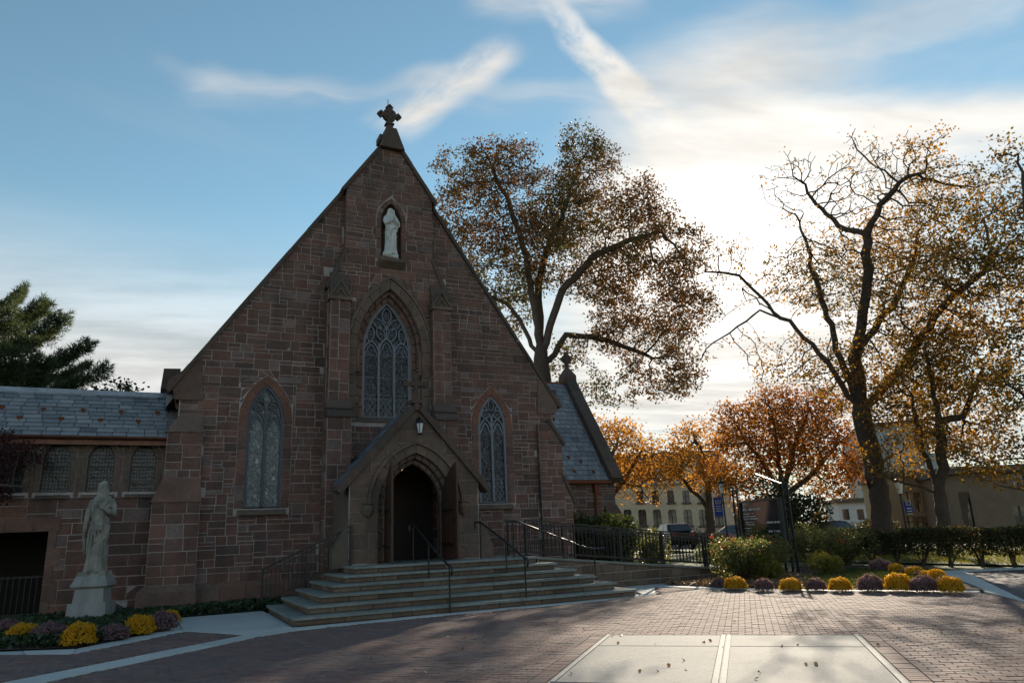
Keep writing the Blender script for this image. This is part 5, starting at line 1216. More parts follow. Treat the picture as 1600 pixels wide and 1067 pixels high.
        mb.tube([V(0.118, 0.0, .79), V(0.162, -0.01, .70), V(0.178, -0.04, .635), V(0.125, -0.105, .655), V(0.07, -0.130, .70)], [0.042*H, 0.044*H, 0.044*H, 0.034*H, 0.020*H], 10)
        hand(mb, V(0.07, -0.130, .70), (-0.8, -0.15, 0.6), (0.3, 0.5, 0.8), H*1.05, 0.3)
        # mantle: diagonal folds from the far shoulder round to the hip, and a hanging end
        for k in range(6):
            o = k*0.030
            pts = []
            for j in range(9):
                f = j/8; ang = -math.pi*0.90+f*math.pi*0.80; zz = .80-o*0.55-f*(.235+o*1.1)
                a_ = 0.124 if zz > .6 else 0.126; b_ = 0.092; pts.append(V(a_*math.cos(ang), b_*math.sin(ang)-0.006, zz))
            mb.tube(pts, [(0.011+0.006*math.sin(math.pi*j/8))*H for j in range(9)], 7)
        for k in range(5):
            x = -0.10+k*0.042; z1 = 0.20+0.06*k; mb.tube([V(x*0.6, -0.105, .56), V(x*0.9, -0.118, .45), V(x, -0.122, z1+.1), V(x, -0.118, z1)], [0.012*H, 0.016*H, 0.015*H, 0.007*H], 7)
        for s in (-1, 1): ellipsoid(mb, V(s*0.05+0.01, -0.135, 0.012), (0.028*H, 0.05*H, 0.02*H), 10, 6)
    return mb
PED = Vector((-7.13, -1.55, 0.0)); PR = math.radians(-14)
zc_ = lambda py: on_y(140, py, PED.y).z
ped = thing('pedestal', 'grey granite pedestal under the robed statue, in the ivy bed', 'pedestal', PED, PR)
ZP = zc_(899)
mb = MB(); hexa(mb, (-0.40, 0.40, -0.36, 0.36), (-0.38, 0.38, -0.34, 0.34), -0.02, 0.46); mb.build('base_block', M['granite'], ped)
mb = MB(); hexa(mb, (-0.31, 0.31, -0.28, 0.28), (-0.285, 0.285, -0.26, 0.26), 0.46, ZP-0.26); mb.build('die', M['granite'], ped)
mb = MB(); hexa(mb, (-0.31, 0.31, -0.28, 0.28), (-0.37, 0.37, -0.33, 0.33), ZP-0.26, ZP-0.22); hexa(mb, (-0.37, 0.37, -0.33, 0.33), (-0.37, 0.37, -0.33, 0.33), ZP-0.22, ZP-0.16); hexa(mb, (-0.36, 0.36, -0.32, 0.32), (-0.29, 0.29, -0.26, 0.26), ZP-0.16, ZP); mb.build('cap', M['granite'], ped)
HS = zc_(752)-ZP-0.06
me = remeshed(robed(HS, 'christ'), 0.0125, 'statue'); me.materials.append(M['marble'])
st = thing('statue', 'weathered marble statue of a bearded robed figure, one hand on its chest, on a pedestal', 'statue', PED+Z*(ZP), PR)
o = link('robed_figure', me, st); o.location = (0, 0, 0.06); o.scale = (0.80, 0.80, 1.0)
mb = MB(); hexa(mb, (-0.29, 0.29, -0.25, 0.25), (-0.28, 0.28, -0.24, 0.24), 0.0, 0.09); mb.build('plinth', M['marble'], st)
NZ0 = 10.03; NH = on_y(608, 324, -0.35).z-NZ0-0.12
me = remeshed(robed(NH, 'mary'), 0.0105, 'statue'); me.materials.append(M['marble_clean'])
st2 = thing('statue', 'white marble statue of a veiled woman in the gable niche', 'statue', (NX-0.02, -0.30, NZ0-0.02), math.radians(8))
o = link('veiled_figure', me, st2); o.location = (0, 0, 0.13)
mb = MB()
for k in range(14): ellipsoid(mb, (RNG.uniform(-.24, .24), RNG.uniform(-.2, .14), RNG.uniform(0.02, 0.11)), (RNG.uniform(.07, .12),)*3, 8, 6)
mb.box(-0.2, 0.2, -0.16, 0.14, -0.0, 0.13); mb.build('cloud_base', M['marble_clean'], st2, smooth=True)
# ------------------------------------------------------------------ wall lantern
ln = thing('wall_lantern', 'black lantern with white panes fixed over the porch arch', 'lantern', (0.06, PY-0.02, 4.30))
mb = MB(); mb.box(-0.05, 0.05, -0.015, 0.02, 0.0, 0.30); mb.tube([(0, -0.01, 0.25), (0, -0.10, 0.32), (0, -0.17, 0.26)], 0.014, 6); mb.build('bracket', M['iron'], ln)
mb = MB(); mb.lathe([(0.02, 0.26), (0.05, 0.23), (0.12, 0.15), (0.13, 0.13)], (0, -0.17, 0), 6); mb.lathe([(0.06, -0.12), (0.075, -0.14), (0.02, -0.17)], (0, -0.17, 0), 6)
for k in range(6):
    a = 2*math.pi*k/6; mb.tube([(0.112*math.cos(a), -0.17+0.112*math.sin(a), 0.14), (0.07*math.cos(a), -0.17+0.07*math.sin(a), -0.12)], 0.009, 5)
mb.build('cage', M['iron'], ln)
mb = MB(); mb.lathe([(0.06, -0.12), (0.1, 0.13)], (0, -0.17, 0), 6); mb.build('glass', M['lampglass'], ln)

pl = thing('hanging_lamp', 'small warm lamp hanging inside the dark porch doorway', 'lamp', on_y(627, 731, -1.6))
mt, nt, b = new_mat('warm_lamp_glass'); b.inputs['Emission Color'].default_value = (1.0, 0.55, 0.15, 1); b.inputs['Emission Strength'].default_value = 2.5; b.inputs['Base Color'].default_value = (0.8, 0.5, 0.2, 1)
mb = MB(); mb.lathe([(0.02, -0.07), (0.05, -0.03), (0.05, 0.04), (0.02, 0.07)], (0, 0, 0), 8); mb.build('bulb', mt, pl)
mb = MB(); mb.tube([(0, 0, 0.06), (0, 0, 0.75)], 0.008, 5)
for k in range(4): a = k*math.pi/2; mb.tube([(0.065*math.cos(a), 0.065*math.sin(a), -0.08), (0.065*math.cos(a), 0.065*math.sin(a), 0.08)], 0.006, 4)
mb.lathe([(0.08, 0.07), (0.03, 0.12)], (0, 0, 0), 8); mb.build('cage', M['iron'], pl)

# ------------------------------------------------------------------ trees
def leaf_mesh(name, C, S, mat, rng, up=0.0, fold=0.25, aspect=0.6, flat=None):
    """many small leaves (each two folded quads) at points C with sizes S"""
    n = len(C); C = np.asarray(C, float); S = np.asarray(S, float)[:, None]
    d = rng.normal(size=(n, 3)); d[:, 2] = d[:, 2]*0.8-0.15+up; d /= np.linalg.norm(d, axis=1)[:, None]+1e-9
    if flat is not None:
        nn = np.asarray(flat, float)+rng.normal(size=(n, 3))*0.35
    else: nn = rng.normal(size=(n, 3)); nn[:, 2] += 0.5
    sd_ = np.cross(d, nn); sd_ /= np.linalg.norm(sd_, axis=1)[:, None]+1e-9; nn = np.cross(sd_, d)
    a = C-d*S*0.5; b = C+d*S*0.5; w = S*aspect*0.5
    p = [a, C-d*S*0.05+sd_*w+nn*S*fold*0.3, b, C-d*S*0.05-sd_*w+nn*S*fold*0.3]
    V = np.stack(p, 1).reshape(-1, 3)
    me = bpy.data.meshes.new(name); me.vertices.add(4*n); me.vertices.foreach_set('co', V.ravel())
    i0 = np.arange(n)*4; tri = np.stack([i0, i0+1, i0+2, i0, i0+2, i0+3], 1).ravel()
    me.loops.add(6*n); me.loops.foreach_set('vertex_index', tri.astype(np.int32))
    me.polygons.add(2*n); me.polygons.foreach_set('loop_start', (np.arange(2*n)*3).astype(np.int32)); me.polygons.foreach_set('loop_total', np.full(2*n, 3, np.int32))
    me.update(); me.validate(); me.materials.append(mat); return me
def grow(seed_pos, seed_par, attr, D, di, dk, rng, iters=140, grav=0.0):
    pos = [np.array(p, float) for p in seed_pos]; par = list(seed_par)
    A = np.array(attr, float); P0 = np.array(pos)
    d2 = ((A[:, None, :]-P0[None])**2).sum(2); near = d2.argmin(1); nd_ = np.sqrt(d2.min(1)); alive = nd_ > dk
    kids = {}
    for it in range(iters):
        act = alive & (nd_ < di)
        if not act.any():
            if it == 0 or not alive.any(): break
            j = np.where(alive)[0][nd_[alive].argmin()]; act = np.zeros(len(A), bool); act[j] = True
        ids = near[act]; vec = A[act]-np.array(pos)[ids]; vec /= np.linalg.norm(vec, axis=1)[:, None]+1e-9
        new = []
        for u in np.unique(ids):
            v = vec[ids == u].mean(0)+rng.normal(size=3)*0.18; v[2] += grav; v /= np.linalg.norm(v)+1e-9
            q = pos[u]+v*D*rng.uniform(0.85, 1.15)
            if any(np.linalg.norm(q-pos[c]) < D*0.35 for c in kids.get(u, ())): continue
            kids.setdefault(u, []).append(len(pos)); pos.append(q); par.append(u); new.append(len(pos)-1)
        if not new: 
            alive &= ~act; continue
        Pn = np.array([pos[i] for i in new]); dd = np.sqrt(((A[:, None, :]-Pn[None])**2).sum(2)); m_ = dd.min(1); k = dd.argmin(1)
        upd = m_ < nd_; near[upd] = np.array(new)[k[upd]]; nd_[upd] = m_[upd]; alive &= nd_ > dk
    return np.array(pos), np.array(par)
def limb_nodes(polys, D, rng):
    """polys: list of (parent_key, [points]); returns seed nodes"""
    pos, par = [], []; ends = {}
    for key, pk, pts in polys:
        pts = [Vector(p) for p in pts]; prev = -1
        if pk is not None:
            base = ends[pk[0]]; prev = base[min(int(pk[1]*len(base)), len(base)-1)]; pts = [Vector(pos[prev])]+pts
        ids = []
        for i in range(len(pts)-1):
            n = max(1, round((pts[i+1]-pts[i]).length/D))
            for k in range(n if i or prev >= 0 else n+1):
                t = (k+(1 if (i or prev >= 0) else 0))/n; q = pts[i].lerp(pts[i+1], min(t, 1)); jit = 0.10*D
                q = q+Vector((rng.normal()*jit, rng.normal()*jit, rng.normal()*jit*0.5))
                pos.append(tuple(q)); par.append(prev); prev = len(pos)-1; ids.append(prev)
        ends[key] = ids
    return pos, par
def tree_mesh(mb, pos, par, r_tip, r_trunk, flare=1.25):
    n = len(pos); ch = [[] for _ in range(n)]
    for i, p in enumerate(par):
        if p >= 0: ch[p].append(i)
    tips = np.zeros(n)
    for i in range(n-1, -1, -1):
        if not ch[i]: tips[i] += 1
        if par[i] >= 0: tips[par[i]] += tips[i]
    pw = math.log(max(r_trunk/r_tip, 1.1))/math.log(max(tips.max(), 2)); rad = r_tip*tips**pw
    order = [0]; roots = [i for i in range(n) if par[i] < 0]
    stack = [(r, None) for r in roots]
    while stack:
        s_, pp = stack.pop(); chain = ([pp] if pp is not None else [])+[s_]; cur = s_
        while ch[cur]:
            cs = sorted(ch[cur], key=lambda c: -tips[c])
            for c in cs[1:]: stack.append((c, cur))
            cur = cs[0]; chain.append(cur)
        rr = [min(rad[i], rad[chain[1]]*1.05) if (pp is not None and k == 0) else rad[i] for k, i in enumerate(chain)]
        if pp is None:
            rr = [r*(1+(flare-1)*math.exp(-k*0.9)) for k, r in enumerate(rr)]
        sides = 10 if rr[0] > 0.25 else 6 if rr[0] > 0.08 else 4 if rr[0] > 0.03 else 3
        mb.tube([pos[i] for i in chain], rr, sides, cap=False)
    return rad, tips
def blob_pts(blobs, rng, dens):
    """points in leaf clumps inside ellipsoids (photo pixel, distance, pixel radii, depth radius, weight); gaps stay between the clumps"""
    out = []; dh = np.array(Vector((AX_F.x, AX_F.y, 0)).normalized()); ar = np.array(AX_R)
    for (px, py, dist, rx, ry, rd, wt) in blobs:
        c = at(px, py, dist); sc = (c-CAMV['pos']).dot(AX_F)/CAMV['f']; a, b = rx*sc, ry*sc; n = max(8, int(dens*110*wt*a*b*rd))
        k = max(6, int(2.2*a*b*rd)); cr = min(1.15, 0.5*min(a, b, rd)+0.15)
        def ball(m_, lo=0.0):
            u = rng.normal(size=(m_, 3)); u /= np.linalg.norm(u, axis=1)[:, None]; return u*rng.uniform(lo, 1, size=(m_, 1))**(1/3)
        cc = ball(k, 0.2); w_ = rng.integers(0, k, n); sz = rng.uniform(0.55, 1.2, size=(k, 1))
        base = np.array(c)+cc[:, :1]*a*0.92*ar+cc[:, 1:2]*b*0.92*np.array((0, 0, 1.0))+cc[:, 2:]*rd*0.92*dh
        out.append(base[w_]+ball(n)*cr*sz[w_]*np.array((1.15, 1.15, 0.75)))
    return np.concatenate(out)
def tree(name, label, cat_group, limbs, blobs, mat, seed, D=0.55, dens=0.9, di=5.0, dk=0.9, r_tip=0.012, r_trunk=0.6, leaf=(0.14, 0.24), per=9, spread=0.42, sparse=None, maxleaf=60000, aspect=0.65, mat_bark='bark', min_tip=5):
    rng = np.random.default_rng(seed)
    root = limbs[0][2][0]; base = Vector((root[0], root[1], 0.0))
    sp, pr = limb_nodes(limbs, D, rng)
    pos, par = grow(sp, pr, blob_pts(blobs, rng, dens), D*0.85, di, dk*0.58, rng)
    t = thing(name, label, 'tree', base, group=cat_group)
    off = np.array(base); mb = MB(); rad, tips = tree_mesh(mb, [Vector(p-off) for p in pos], par, r_tip, r_trunk)
    mb.build('trunk', M[mat_bark], t, smooth=True, recalc=False)
    sel = np.where((tips <= min_tip) & (np.arange(len(pos)) >= len(sp)//3))[0]; C = []; S = []
    for i in sel:
        k = per if sparse is None else rng.poisson(max(per*sparse(pos[i]), 0.02))
        if k < 1: continue
        c = pos[i]+rng.normal(size=(k, 3))*spread*np.array((1, 1, 0.8)); C.append(c-off); S.append(rng.uniform(leaf[0], leaf[1], size=k))
    C = np.concatenate(C); S = np.concatenate(S)
    if len(C) > maxleaf: q = rng.permutation(len(C))[:maxleaf]; C, S = C[q], S[q]
    link('crown', leaf_mesh('crown', C, S, M[mat], rng, aspect=aspect), t)
    return t
def L(*pts): return [at(x, y, d) for x, y, d in pts]
# the big turning oak behind the church
B0 = at(848, 700, 45); B0 = Vector((B0.x, B0.y, -0.1))
tree('oak_tree', 'large broad oak turning brown, rising behind the church gable', 'trees round the church',
     [('t', None, [B0]+L((848, 600, 45), (846, 548, 45))), ('a', ('t', .99), L((832, 470, 44.5), (822, 400, 43), (795, 320, 42), (770, 262, 41.5))), ('b', ('t', .99), L((840, 455, 45.5), (852, 400, 46), (880, 330, 47), (903, 262, 47.5))),
      ('c', ('t', .97), L((878, 455, 45), (925, 402, 44), (985, 375, 43), (1035, 362, 42))), ('d', ('t', .9), L((885, 522, 45.5), (948, 530, 46.5), (1020, 560, 47))), ('e', ('t', .95), L((800, 480, 46.5), (745, 452, 47.5))), ('f', ('b', .4), L((835, 380, 49), (800, 300, 51)))],
     [(770, 262, 42, 52, 46, 2.6, 1.2), (705, 268, 43, 48, 20, 1.8, 1.0), (735, 335, 43, 62, 50, 3.0, 1.1), (715, 410, 45, 48, 46, 2.8, 1.0), (910, 262, 47, 44, 56, 2.6, 1.3), (880, 340, 47, 60, 50, 3.2, 1.1), (830, 395, 44, 70, 60, 3.4, .9), (985, 335, 44, 62, 44, 2.8, 1.2), (1040, 400, 43, 56, 46, 2.8, 1.2), (960, 430, 46, 80, 46, 3.4, 1.0), (1070, 480, 44, 46, 46, 2.6, 1.1), (1000, 520, 47, 80, 40, 3.2, 1.0), (1030, 585, 46, 52, 34, 2.4, .9), (960, 612, 45, 46, 26, 2.0, .8), (1068, 578, 44, 34, 34, 2.2, .8), (785, 480, 48, 50, 46, 2.6, .8), (890, 560, 46, 40, 30, 2, .5), (850, 290, 48, 36, 30, 2.2, .5)],
     'leaf_oak', 1, D=0.6, dens=0.55, dk=0.95, r_tip=0.012, r_trunk=0.52, leaf=(0.13, 0.24), per=23, spread=0.25, maxleaf=160000)
# thinning tree in front of the sun, right of the middle
B1 = at(1385, 860, 35); B1 = Vector((B1.x, B1.y, -0.1))
def sp1(p):
    r_ = Vector(p)-CAMV['pos']; fz = r_.dot(AX_F); x = 800+CAMV['f']*r_.dot(AX_R)/fz; y = 533.5-CAMV['f']*r_.dot(AX_U)/fz
    v = 0.25+0.9*max(0, min(1, (x-1290)/170))
    if y > 380: v = max(v, 0.8)
    if y < 330: v *= 0.28 if x < 1420 else 0.9
    if x < 1180: v = 0.4
    return v
tree('thinning_tree', 'big half-bare tree with a long limb reaching left in front of the sun', 'trees round the church',
     [('t', None, [B1]+L((1372, 760, 35), (1355, 680, 35), (1345, 645, 35))), ('a', ('t', .99), L((1292, 565, 34.5), (1235, 503, 34), (1188, 484, 33.5), (1140, 520, 33), (1100, 545, 32.5), (1093, 562, 32.5))), ('a2', ('a', .52), L((1190, 465, 33.5), (1155, 430, 33.5), (1105, 424, 33))), ('a3', ('a', .5), L((1160, 450, 34.5), (1165, 470, 35), (1125, 500, 35.5))),
      ('b', ('t', .99), L((1312, 560, 35.5), (1285, 470, 36), (1265, 400, 36), (1245, 335, 36.5))), ('c', ('t', .99), L((1338, 560, 35), (1352, 460, 35), (1354, 365, 35))), ('c1', ('c', .99), L((1378, 320, 34.5), (1405, 285, 34))), ('c2', ('c', .97), L((1310, 352, 35.5), (1275, 320, 36), (1258, 290, 36))),
      ('d', ('t', .97), L((1420, 560, 34.5), (1470, 480, 34), (1535, 425, 33.5))), ('e', ('t', .6), L((1430, 690, 36), (1480, 668, 37))), ('f', ('c', .3), L((1400, 470, 37), (1430, 400, 38)))],
     [(1370, 270, 35, 85, 52, 3, .8), (1245, 300, 36, 55, 55, 2.4, .6), (1300, 430, 36, 70, 80, 3, .8), (1470, 345, 35, 72, 70, 3.2, 1.2), (1450, 470, 34, 95, 85, 3.6, 1.2), (1235, 570, 34, 60, 45, 2, .7), (1125, 415, 33, 46, 46, 1.8, .9), (1100, 545, 32.5, 25, 25, 1, .4), (1390, 590, 35, 90, 60, 3, 1.0), (1310, 590, 36, 50, 60, 2.4, .9), (1535, 420, 34, 45, 70, 2.6, 1.0), (1380, 380, 37, 70, 70, 3, .9)],
     'leaf_gold', 2, D=0.45, dens=1.0, dk=0.7, r_tip=0.0135, r_trunk=0.40, leaf=(0.10, 0.18), per=10, spread=0.20, sparse=sp1, maxleaf=60000)
B2 = at(1474, 870, 33); B2 = Vector((B2.x, B2.y, -0.1))
tree('young_tree', 'smaller brown-gold tree with forked trunk behind the hedge, nearest the beige building', 'trees round the church',
     [('t', None, [B2]+L((1472, 800, 33), (1468, 775, 33))), ('a', ('t', .99), L((1455, 735, 33), (1440, 690, 33), (1425, 620, 33))), ('b', ('t', .99), L((1472, 730, 33), (1468, 660, 33), (1455, 590, 33), (1445, 540, 33))), ('c', ('b', .45), L((1505, 650, 33.5), (1530, 590, 34))), ('d', ('t', .9), L((1440, 760, 32.5), (1395, 750, 32)))],
     [(1450, 640, 33, 75, 70, 2.4, 1), (1520, 640, 34, 50, 80, 2.2, 1), (1400, 710, 32, 60, 35, 1.8, .9), (1455, 560, 33, 60, 50, 2.2, 1), (1530, 715, 33, 45, 25, 1.4, .7), (1545, 560, 34, 40, 60, 2, 1)],
     'leaf_gold', 3, D=0.34, dens=2.2, dk=0.55, r_tip=0.009, r_trunk=0.24, leaf=(0.09, 0.17), per=11, spread=0.19, maxleaf=36000)
B3 = at(1650, 860, 30); B3 = Vector((B3.x, B3.y, -0.1))
tree('dark_tree', 'dark tree with bare top twigs at the right edge of the view', 'trees round the church',
     [('t', None, [B3]+L((1648, 700, 30), (1640, 560, 30))), ('a', ('t', .99), L((1620, 440, 30), (1605, 330, 30), (1592, 240, 30))), ('b', ('t', .99), L((1650, 430, 30.5), (1660, 320, 31))), ('c', ('t', .8), L((1600, 620, 29.5), (1570, 600, 29)))],
     [(1595, 240, 30, 32, 75, 1.6, .6), (1600, 420, 30, 48, 95, 2.4, 1.0), (1610, 570, 30, 55, 90, 2.6, 1.1), (1580, 690, 29.5, 52, 50, 2.2, 2.0), (1565, 735, 29, 45, 24, 1.6, 1.8), (1680, 420, 31, 70, 160, 3, .8)],
     'leaf_gold', 4, D=0.4, dens=1.3, dk=0.62, r_tip=0.008, r_trunk=0.4, leaf=(0.09, 0.17), per=11, spread=0.2, sparse=lambda p: 0.12 if p[2] > 15.0 else 1.0, maxleaf=26000)
B4 = at(1228, 850, 47); B4 = Vector((B4.x, B4.y, -0.1))
tree('orange_maple', 'bright orange maple with spreading fan of branches behind the notice board', 'orange maples by the street',
     [('t', None, [B4]+L((1226, 800, 47), (1224, 775, 47))), ('a', ('t', .99), L((1190, 720, 47), (1160, 680, 47))), ('b', ('t', .99), L((1215, 700, 46.5), (1205, 640, 46))), ('c', ('t', .99), L((1240, 700, 47.5), (1262, 640, 48))), ('d', ('t', .95), L((1275, 735, 47), (1310, 690, 47)))],
     [(1215, 680, 47, 80, 70, 3, 1.1), (1275, 665, 47, 60, 58, 2.6, 1.1), (1150, 715, 47, 45, 50, 2.2, 1.1), (1185, 760, 46, 60, 30, 2, 1), (1300, 730, 48, 50, 50, 2.2, 1), (1140, 660, 48, 25, 25, 1.4, .8)],
     'leaf_orange', 5, D=0.5, dens=1.3, dk=0.75, r_tip=0.01, r_trunk=0.34, leaf=(0.14, 0.24), per=13, spread=0.26, maxleaf=32000)
B5 = at(1112, 848, 56); B5 = Vector((B5.x, B5.y, -0.1))
tree('yellow_maple', 'yellow-orange maple with a dark forked trunk before the cream building', 'orange maples by the street',
     [('t', None, [B5]+L((1110, 812, 56), (1108, 800, 56))), ('a', ('t', .99), L((1098, 780, 56), (1080, 765, 55.5), (1065, 745, 55))), ('b', ('t', .99), L((1106, 760, 56), (1095, 710, 56.5), (1085, 680, 57)))],
     [(1075, 735, 55, 42, 32, 2.6, 1.2), (1095, 690, 57, 55, 28, 2.8, .5), (1122, 735, 56, 26, 30, 2.4, 1.0), (1062, 690, 57, 30, 16, 2, .4)],
     'leaf_yellow', 6, D=0.5, dens=1.2, dk=0.75, r_tip=0.011, r_trunk=0.32, leaf=(0.18, 0.30), per=7, spread=0.32, maxleaf=14000)
B6 = at(925, 850, 52); B6 = Vector((B6.x, B6.y, -0.1))
tree('yellow_maple', 'yellow-orange maple showing past the transept roof of the church', 'orange maples by the street',
     [('t', None, [B6]+L((930, 790, 52))), ('a', ('t', .99), L((960, 770, 52), (990, 730, 52), (1005, 700, 52))), ('b', ('t', .99), L((950, 730, 52), (965, 690, 52))), ('c', ('a', .4), L((1000, 760, 51), (1020, 785, 51)))],
     [(985, 710, 52, 55, 45, 3, 1.2), (1015, 735, 52, 38, 30, 2.4, 1.2), (950, 680, 52, 35, 35, 2.4, 1), (1000, 772, 51, 34, 14, 1.6, .35), (955, 750, 52, 26, 30, 2, .8)],
     'leaf_yellow', 7, D=0.5, dens=1.2, dk=0.75, r_tip=0.011, r_trunk=0.3, leaf=(0.17, 0.28), per=7, spread=0.32, maxleaf=18000)
# pine and broadleaf behind the wing
def pine(label, base_px, dist, boughs, top_px, seed):
    rng = np.random.default_rng(seed); b = at(base_px, 840, dist); b = Vector((b.x, b.y, -0.1)); tp = at(top_px[0], top_px[1], dist)
    t = thing('pine_tree', label, 'tree', b, group='trees behind the wing'); mb = MB(); off = np.array(b); tv = Vector((tp.x-b.x, tp.y-b.y, tp.z-b.z))
    mb.tube([(0, 0, 0), tuple(tv*0.5), tuple(tv)], [0.32, 0.22, 0.05], 9); C, D_ = [], []
    for (px, py, dd) in boughs:
        e = np.array(at(px, py, dist+dd))-off; h = max(1.0, e[2]-0.9-0.12*abs(dd)); s0 = np.array(tv)*min(h/tv.z, 0.98); n = 16
        pts = [s0+(e-s0)*(k/n)+np.array((0, 0, -0.35*math.sin(math.pi*k/n)+0.15*(k/n)**2)) for k in range(n+1)]
        mb.tube([tuple(p) for p in pts], [0.07*(1-k/(n+2)) for k in range(n+1)], 5, cap=False)
        d = (e-s0)/np.linalg.norm(e-s0); sd = np.cross(d, (0, 0, 1.0)); sd /= np.linalg.norm(sd)
        for k in range(3, n+1):
            for sgn in (-1, 1, -1, 1):
                ln = (0.35+1.0*math.sin(math.pi*min(1, k/n*0.9)))*rng.uniform(0.5, 1.0); q = pts[k]+d*ln*0.55+sd*sgn*ln*rng.uniform(0.3, 0.9)+np.array((0, 0, rng.uniform(-.05, 0.22)))
                mb.tube([tuple(pts[k]), tuple((pts[k]+q)/2+np.array((0, 0, -0.03))), tuple(q)], [0.018, 0.012, 0.006], 3, cap=False)
                for j in range(7):
                    c = pts[k]+(q-pts[k])*(0.3+0.7*j/6); m_ = 11; v = rng.normal(size=(m_, 3))+np.array((d[0], d[1], 0.6)); v /= np.linalg.norm(v, axis=1)[:, None]; C.append(c+v*0.09); D_.append(v)
    C = np.concatenate(C); D_ = np.concatenate(D_); mb.build('trunk', M['bark'], t, smooth=True, recalc=False)
    n = len(C); S = rng.uniform(0.14, 0.24, n); w = np.cross(D_, rng.normal(size=(n, 3))); w /= np.linalg.norm(w, axis=1)[:, None]
    V = np.stack([C-w*0.016, C+w*0.016, C+D_*S[:, None]], 1).reshape(-1, 3); me = bpy.data.meshes.new('crown'); me.vertices.add(3*n); me.vertices.foreach_set('co', V.ravel())
    me.loops.add(3*n); me.loops.foreach_set('vertex_index', np.arange(3*n, dtype=np.int32)); me.polygons.add(n); me.polygons.foreach_set('loop_start', (np.arange(n)*3).astype(np.int32)); me.polygons.foreach_set('loop_total', np.full(n, 3, np.int32))
    me.update(); me.validate(); me.materials.append(M['needle']); link('crown', me, t)
pine('dark green pine with layered boughs behind the slate-roofed wing', -40, 33, [(22, 466, 0), (60, 485, -1), (40, 500, 2), (88, 506, -2), (66, 528, 1), (35, 545, -3), (128, 548, -2), (100, 566, 1), (60, 575, -3), (125, 580, 0), (152, 588, -2), (110, 602, 1), (50, 605, -3), (-110, 480, 0), (-140, 540, 1), (-120, 590, -2), (-70, 500, 4), (-60, 560, 4), (20, 580, 4), (0, 500, -4), (10, 560, -4)], (-42, 380), 8)
B8 = at(187, 850, 30); B8 = Vector((B8.x, B8.y, -0.1))
tree('small_tree', 'tip of a small leafy tree showing above the wing ridge', 'trees behind the wing',
     [('t', None, [B8]+L((187, 640, 30), (187, 605, 30)))], [(187, 604, 30, 14, 8, .5, 8), (205, 612, 30, 10, 6, .4, 6), (160, 612, 30, 14, 8, .5, 6)], 'leaf_dark', 9, D=0.2, dens=3, dk=0.25, r_tip=0.008, r_trunk=0.08, leaf=(0.12, 0.2), per=5, spread=0.14)
B9 = Vector((-9.9, -1.2, -0.05))
tree('red_maple', 'dark red weeping maple in front of the arched wing windows', 'trees behind the wing',
     [('t', None, [B9, B9+Vector((0.05, 0.0, 1.6)), B9+Vector((0.2, -0.1, 2.6))]), ('a', ('t', .99), [B9+Vector((0.7, -0.1, 3.1)), B9+Vector((1.25, -0.1, 3.05))]), ('b', ('t', .99), [B9+Vector((-0.5, 0, 3.2))])],
     [(15, 700, 20.5, 34, 22, .6, 10), (48, 712, 20.3, 16, 14, .4, 9), (-20, 740, 20.5, 36, 40, .7, 7)], 'leaf_red', 10, D=0.14, dens=4, dk=0.2, di=1.5, r_tip=0.004, r_trunk=0.06, leaf=(0.05, 0.09), per=9, spread=0.10, maxleaf=9000)

# ------------------------------------------------------------------ shrubs, hedge, flowers, ground cover
def shrub(name, label, c, r, h, mat, seed, n=2600, leaf=(0.05, 0.10), lumps=7, group=None, flowers=None, cat='shrub', spiky=0.0):
    rng = np.random.default_rng(seed); t = thing(name, label, cat, (c[0], c[1], c[2]), group=group)
    cs = [np.array((rng.uniform(-.55, .55)*r, rng.uniform(-.55, .55)*r, h*rng.uniform(0.35, 0.78))) for _ in range(lumps)]; rr = [r*rng.uniform(0.38, 0.6) for _ in cs]
    mb = MB(); C = []; tops = []
    for q, ra in zip(cs, rr):
        for k in range(4):
            e = q+rng.normal(size=3)*ra*0.5; e[2] = max(e[2], 0.1); mb.tube([(rng.uniform(-.1, .1)*r, rng.uniform(-.1, .1)*r, -0.02), (q[0]*0.5, q[1]*0.5, q[2]*0.5), tuple(e)], [0.018, 0.012, 0.005], 4, cap=False)
        m_ = n//lumps; u = rng.normal(size=(m_, 3)); u /= np.linalg.norm(u, axis=1)[:, None]; u *= (rng.uniform(0.25, 1, size=(m_, 1))**0.5)*(1+spiky*rng.normal(size=(m_, 1)))
        p = q+u*ra*np.array((1, 1, h/(2.2*r)+0.35)); C.append(p[p[:, 2] > 0.02]); tops.append(q+u[:6]*ra*1.02)
    mb.build('stems', M['bark'], t, recalc=False)
    C = np.concatenate(C); link('foliage', leaf_mesh('foliage', C, rng.uniform(*leaf, size=len(C)), M[mat], rng), t)
    if flowers:
        T_ = np.concatenate(tops); T_ = T_[T_[:, 2] > h*0.45][:flowers[1]]; P = np.repeat(T_, 10, 0)+rng.normal(size=(len(T_)*10, 3))*0.025; link('blossoms', leaf_mesh('blossoms', P, rng.uniform(.05, .08, size=len(P)), M[flowers[0]], rng, aspect=0.9), t)
    return t
def gz(px, py): p = on_z(px, py); return (p.x, p.y, 0.0)
shrub('rhododendron', 'glossy green rhododendron against the transept wall', (8.9, 2.6, 0), 1.5, 2.05, 'leaf_green', 21, 5200, (0.10, 0.18), 9)
shrub('rhododendron', 'smaller light-green shrub between the transept and the ramp railing', (11.2, 2.8, 0), 1.1, 1.5, 'leaf_shrub', 22, 2600, (0.08, 0.14), 7)
shrub('rose_bush', 'large rose bush with red blooms in front of the ramp railing', (8.9, -4.55, 0.02), 0.95, 1.1, 'leaf_shrub', 23, 5200, (0.05, 0.09), 9, flowers=('petal_r', 8))
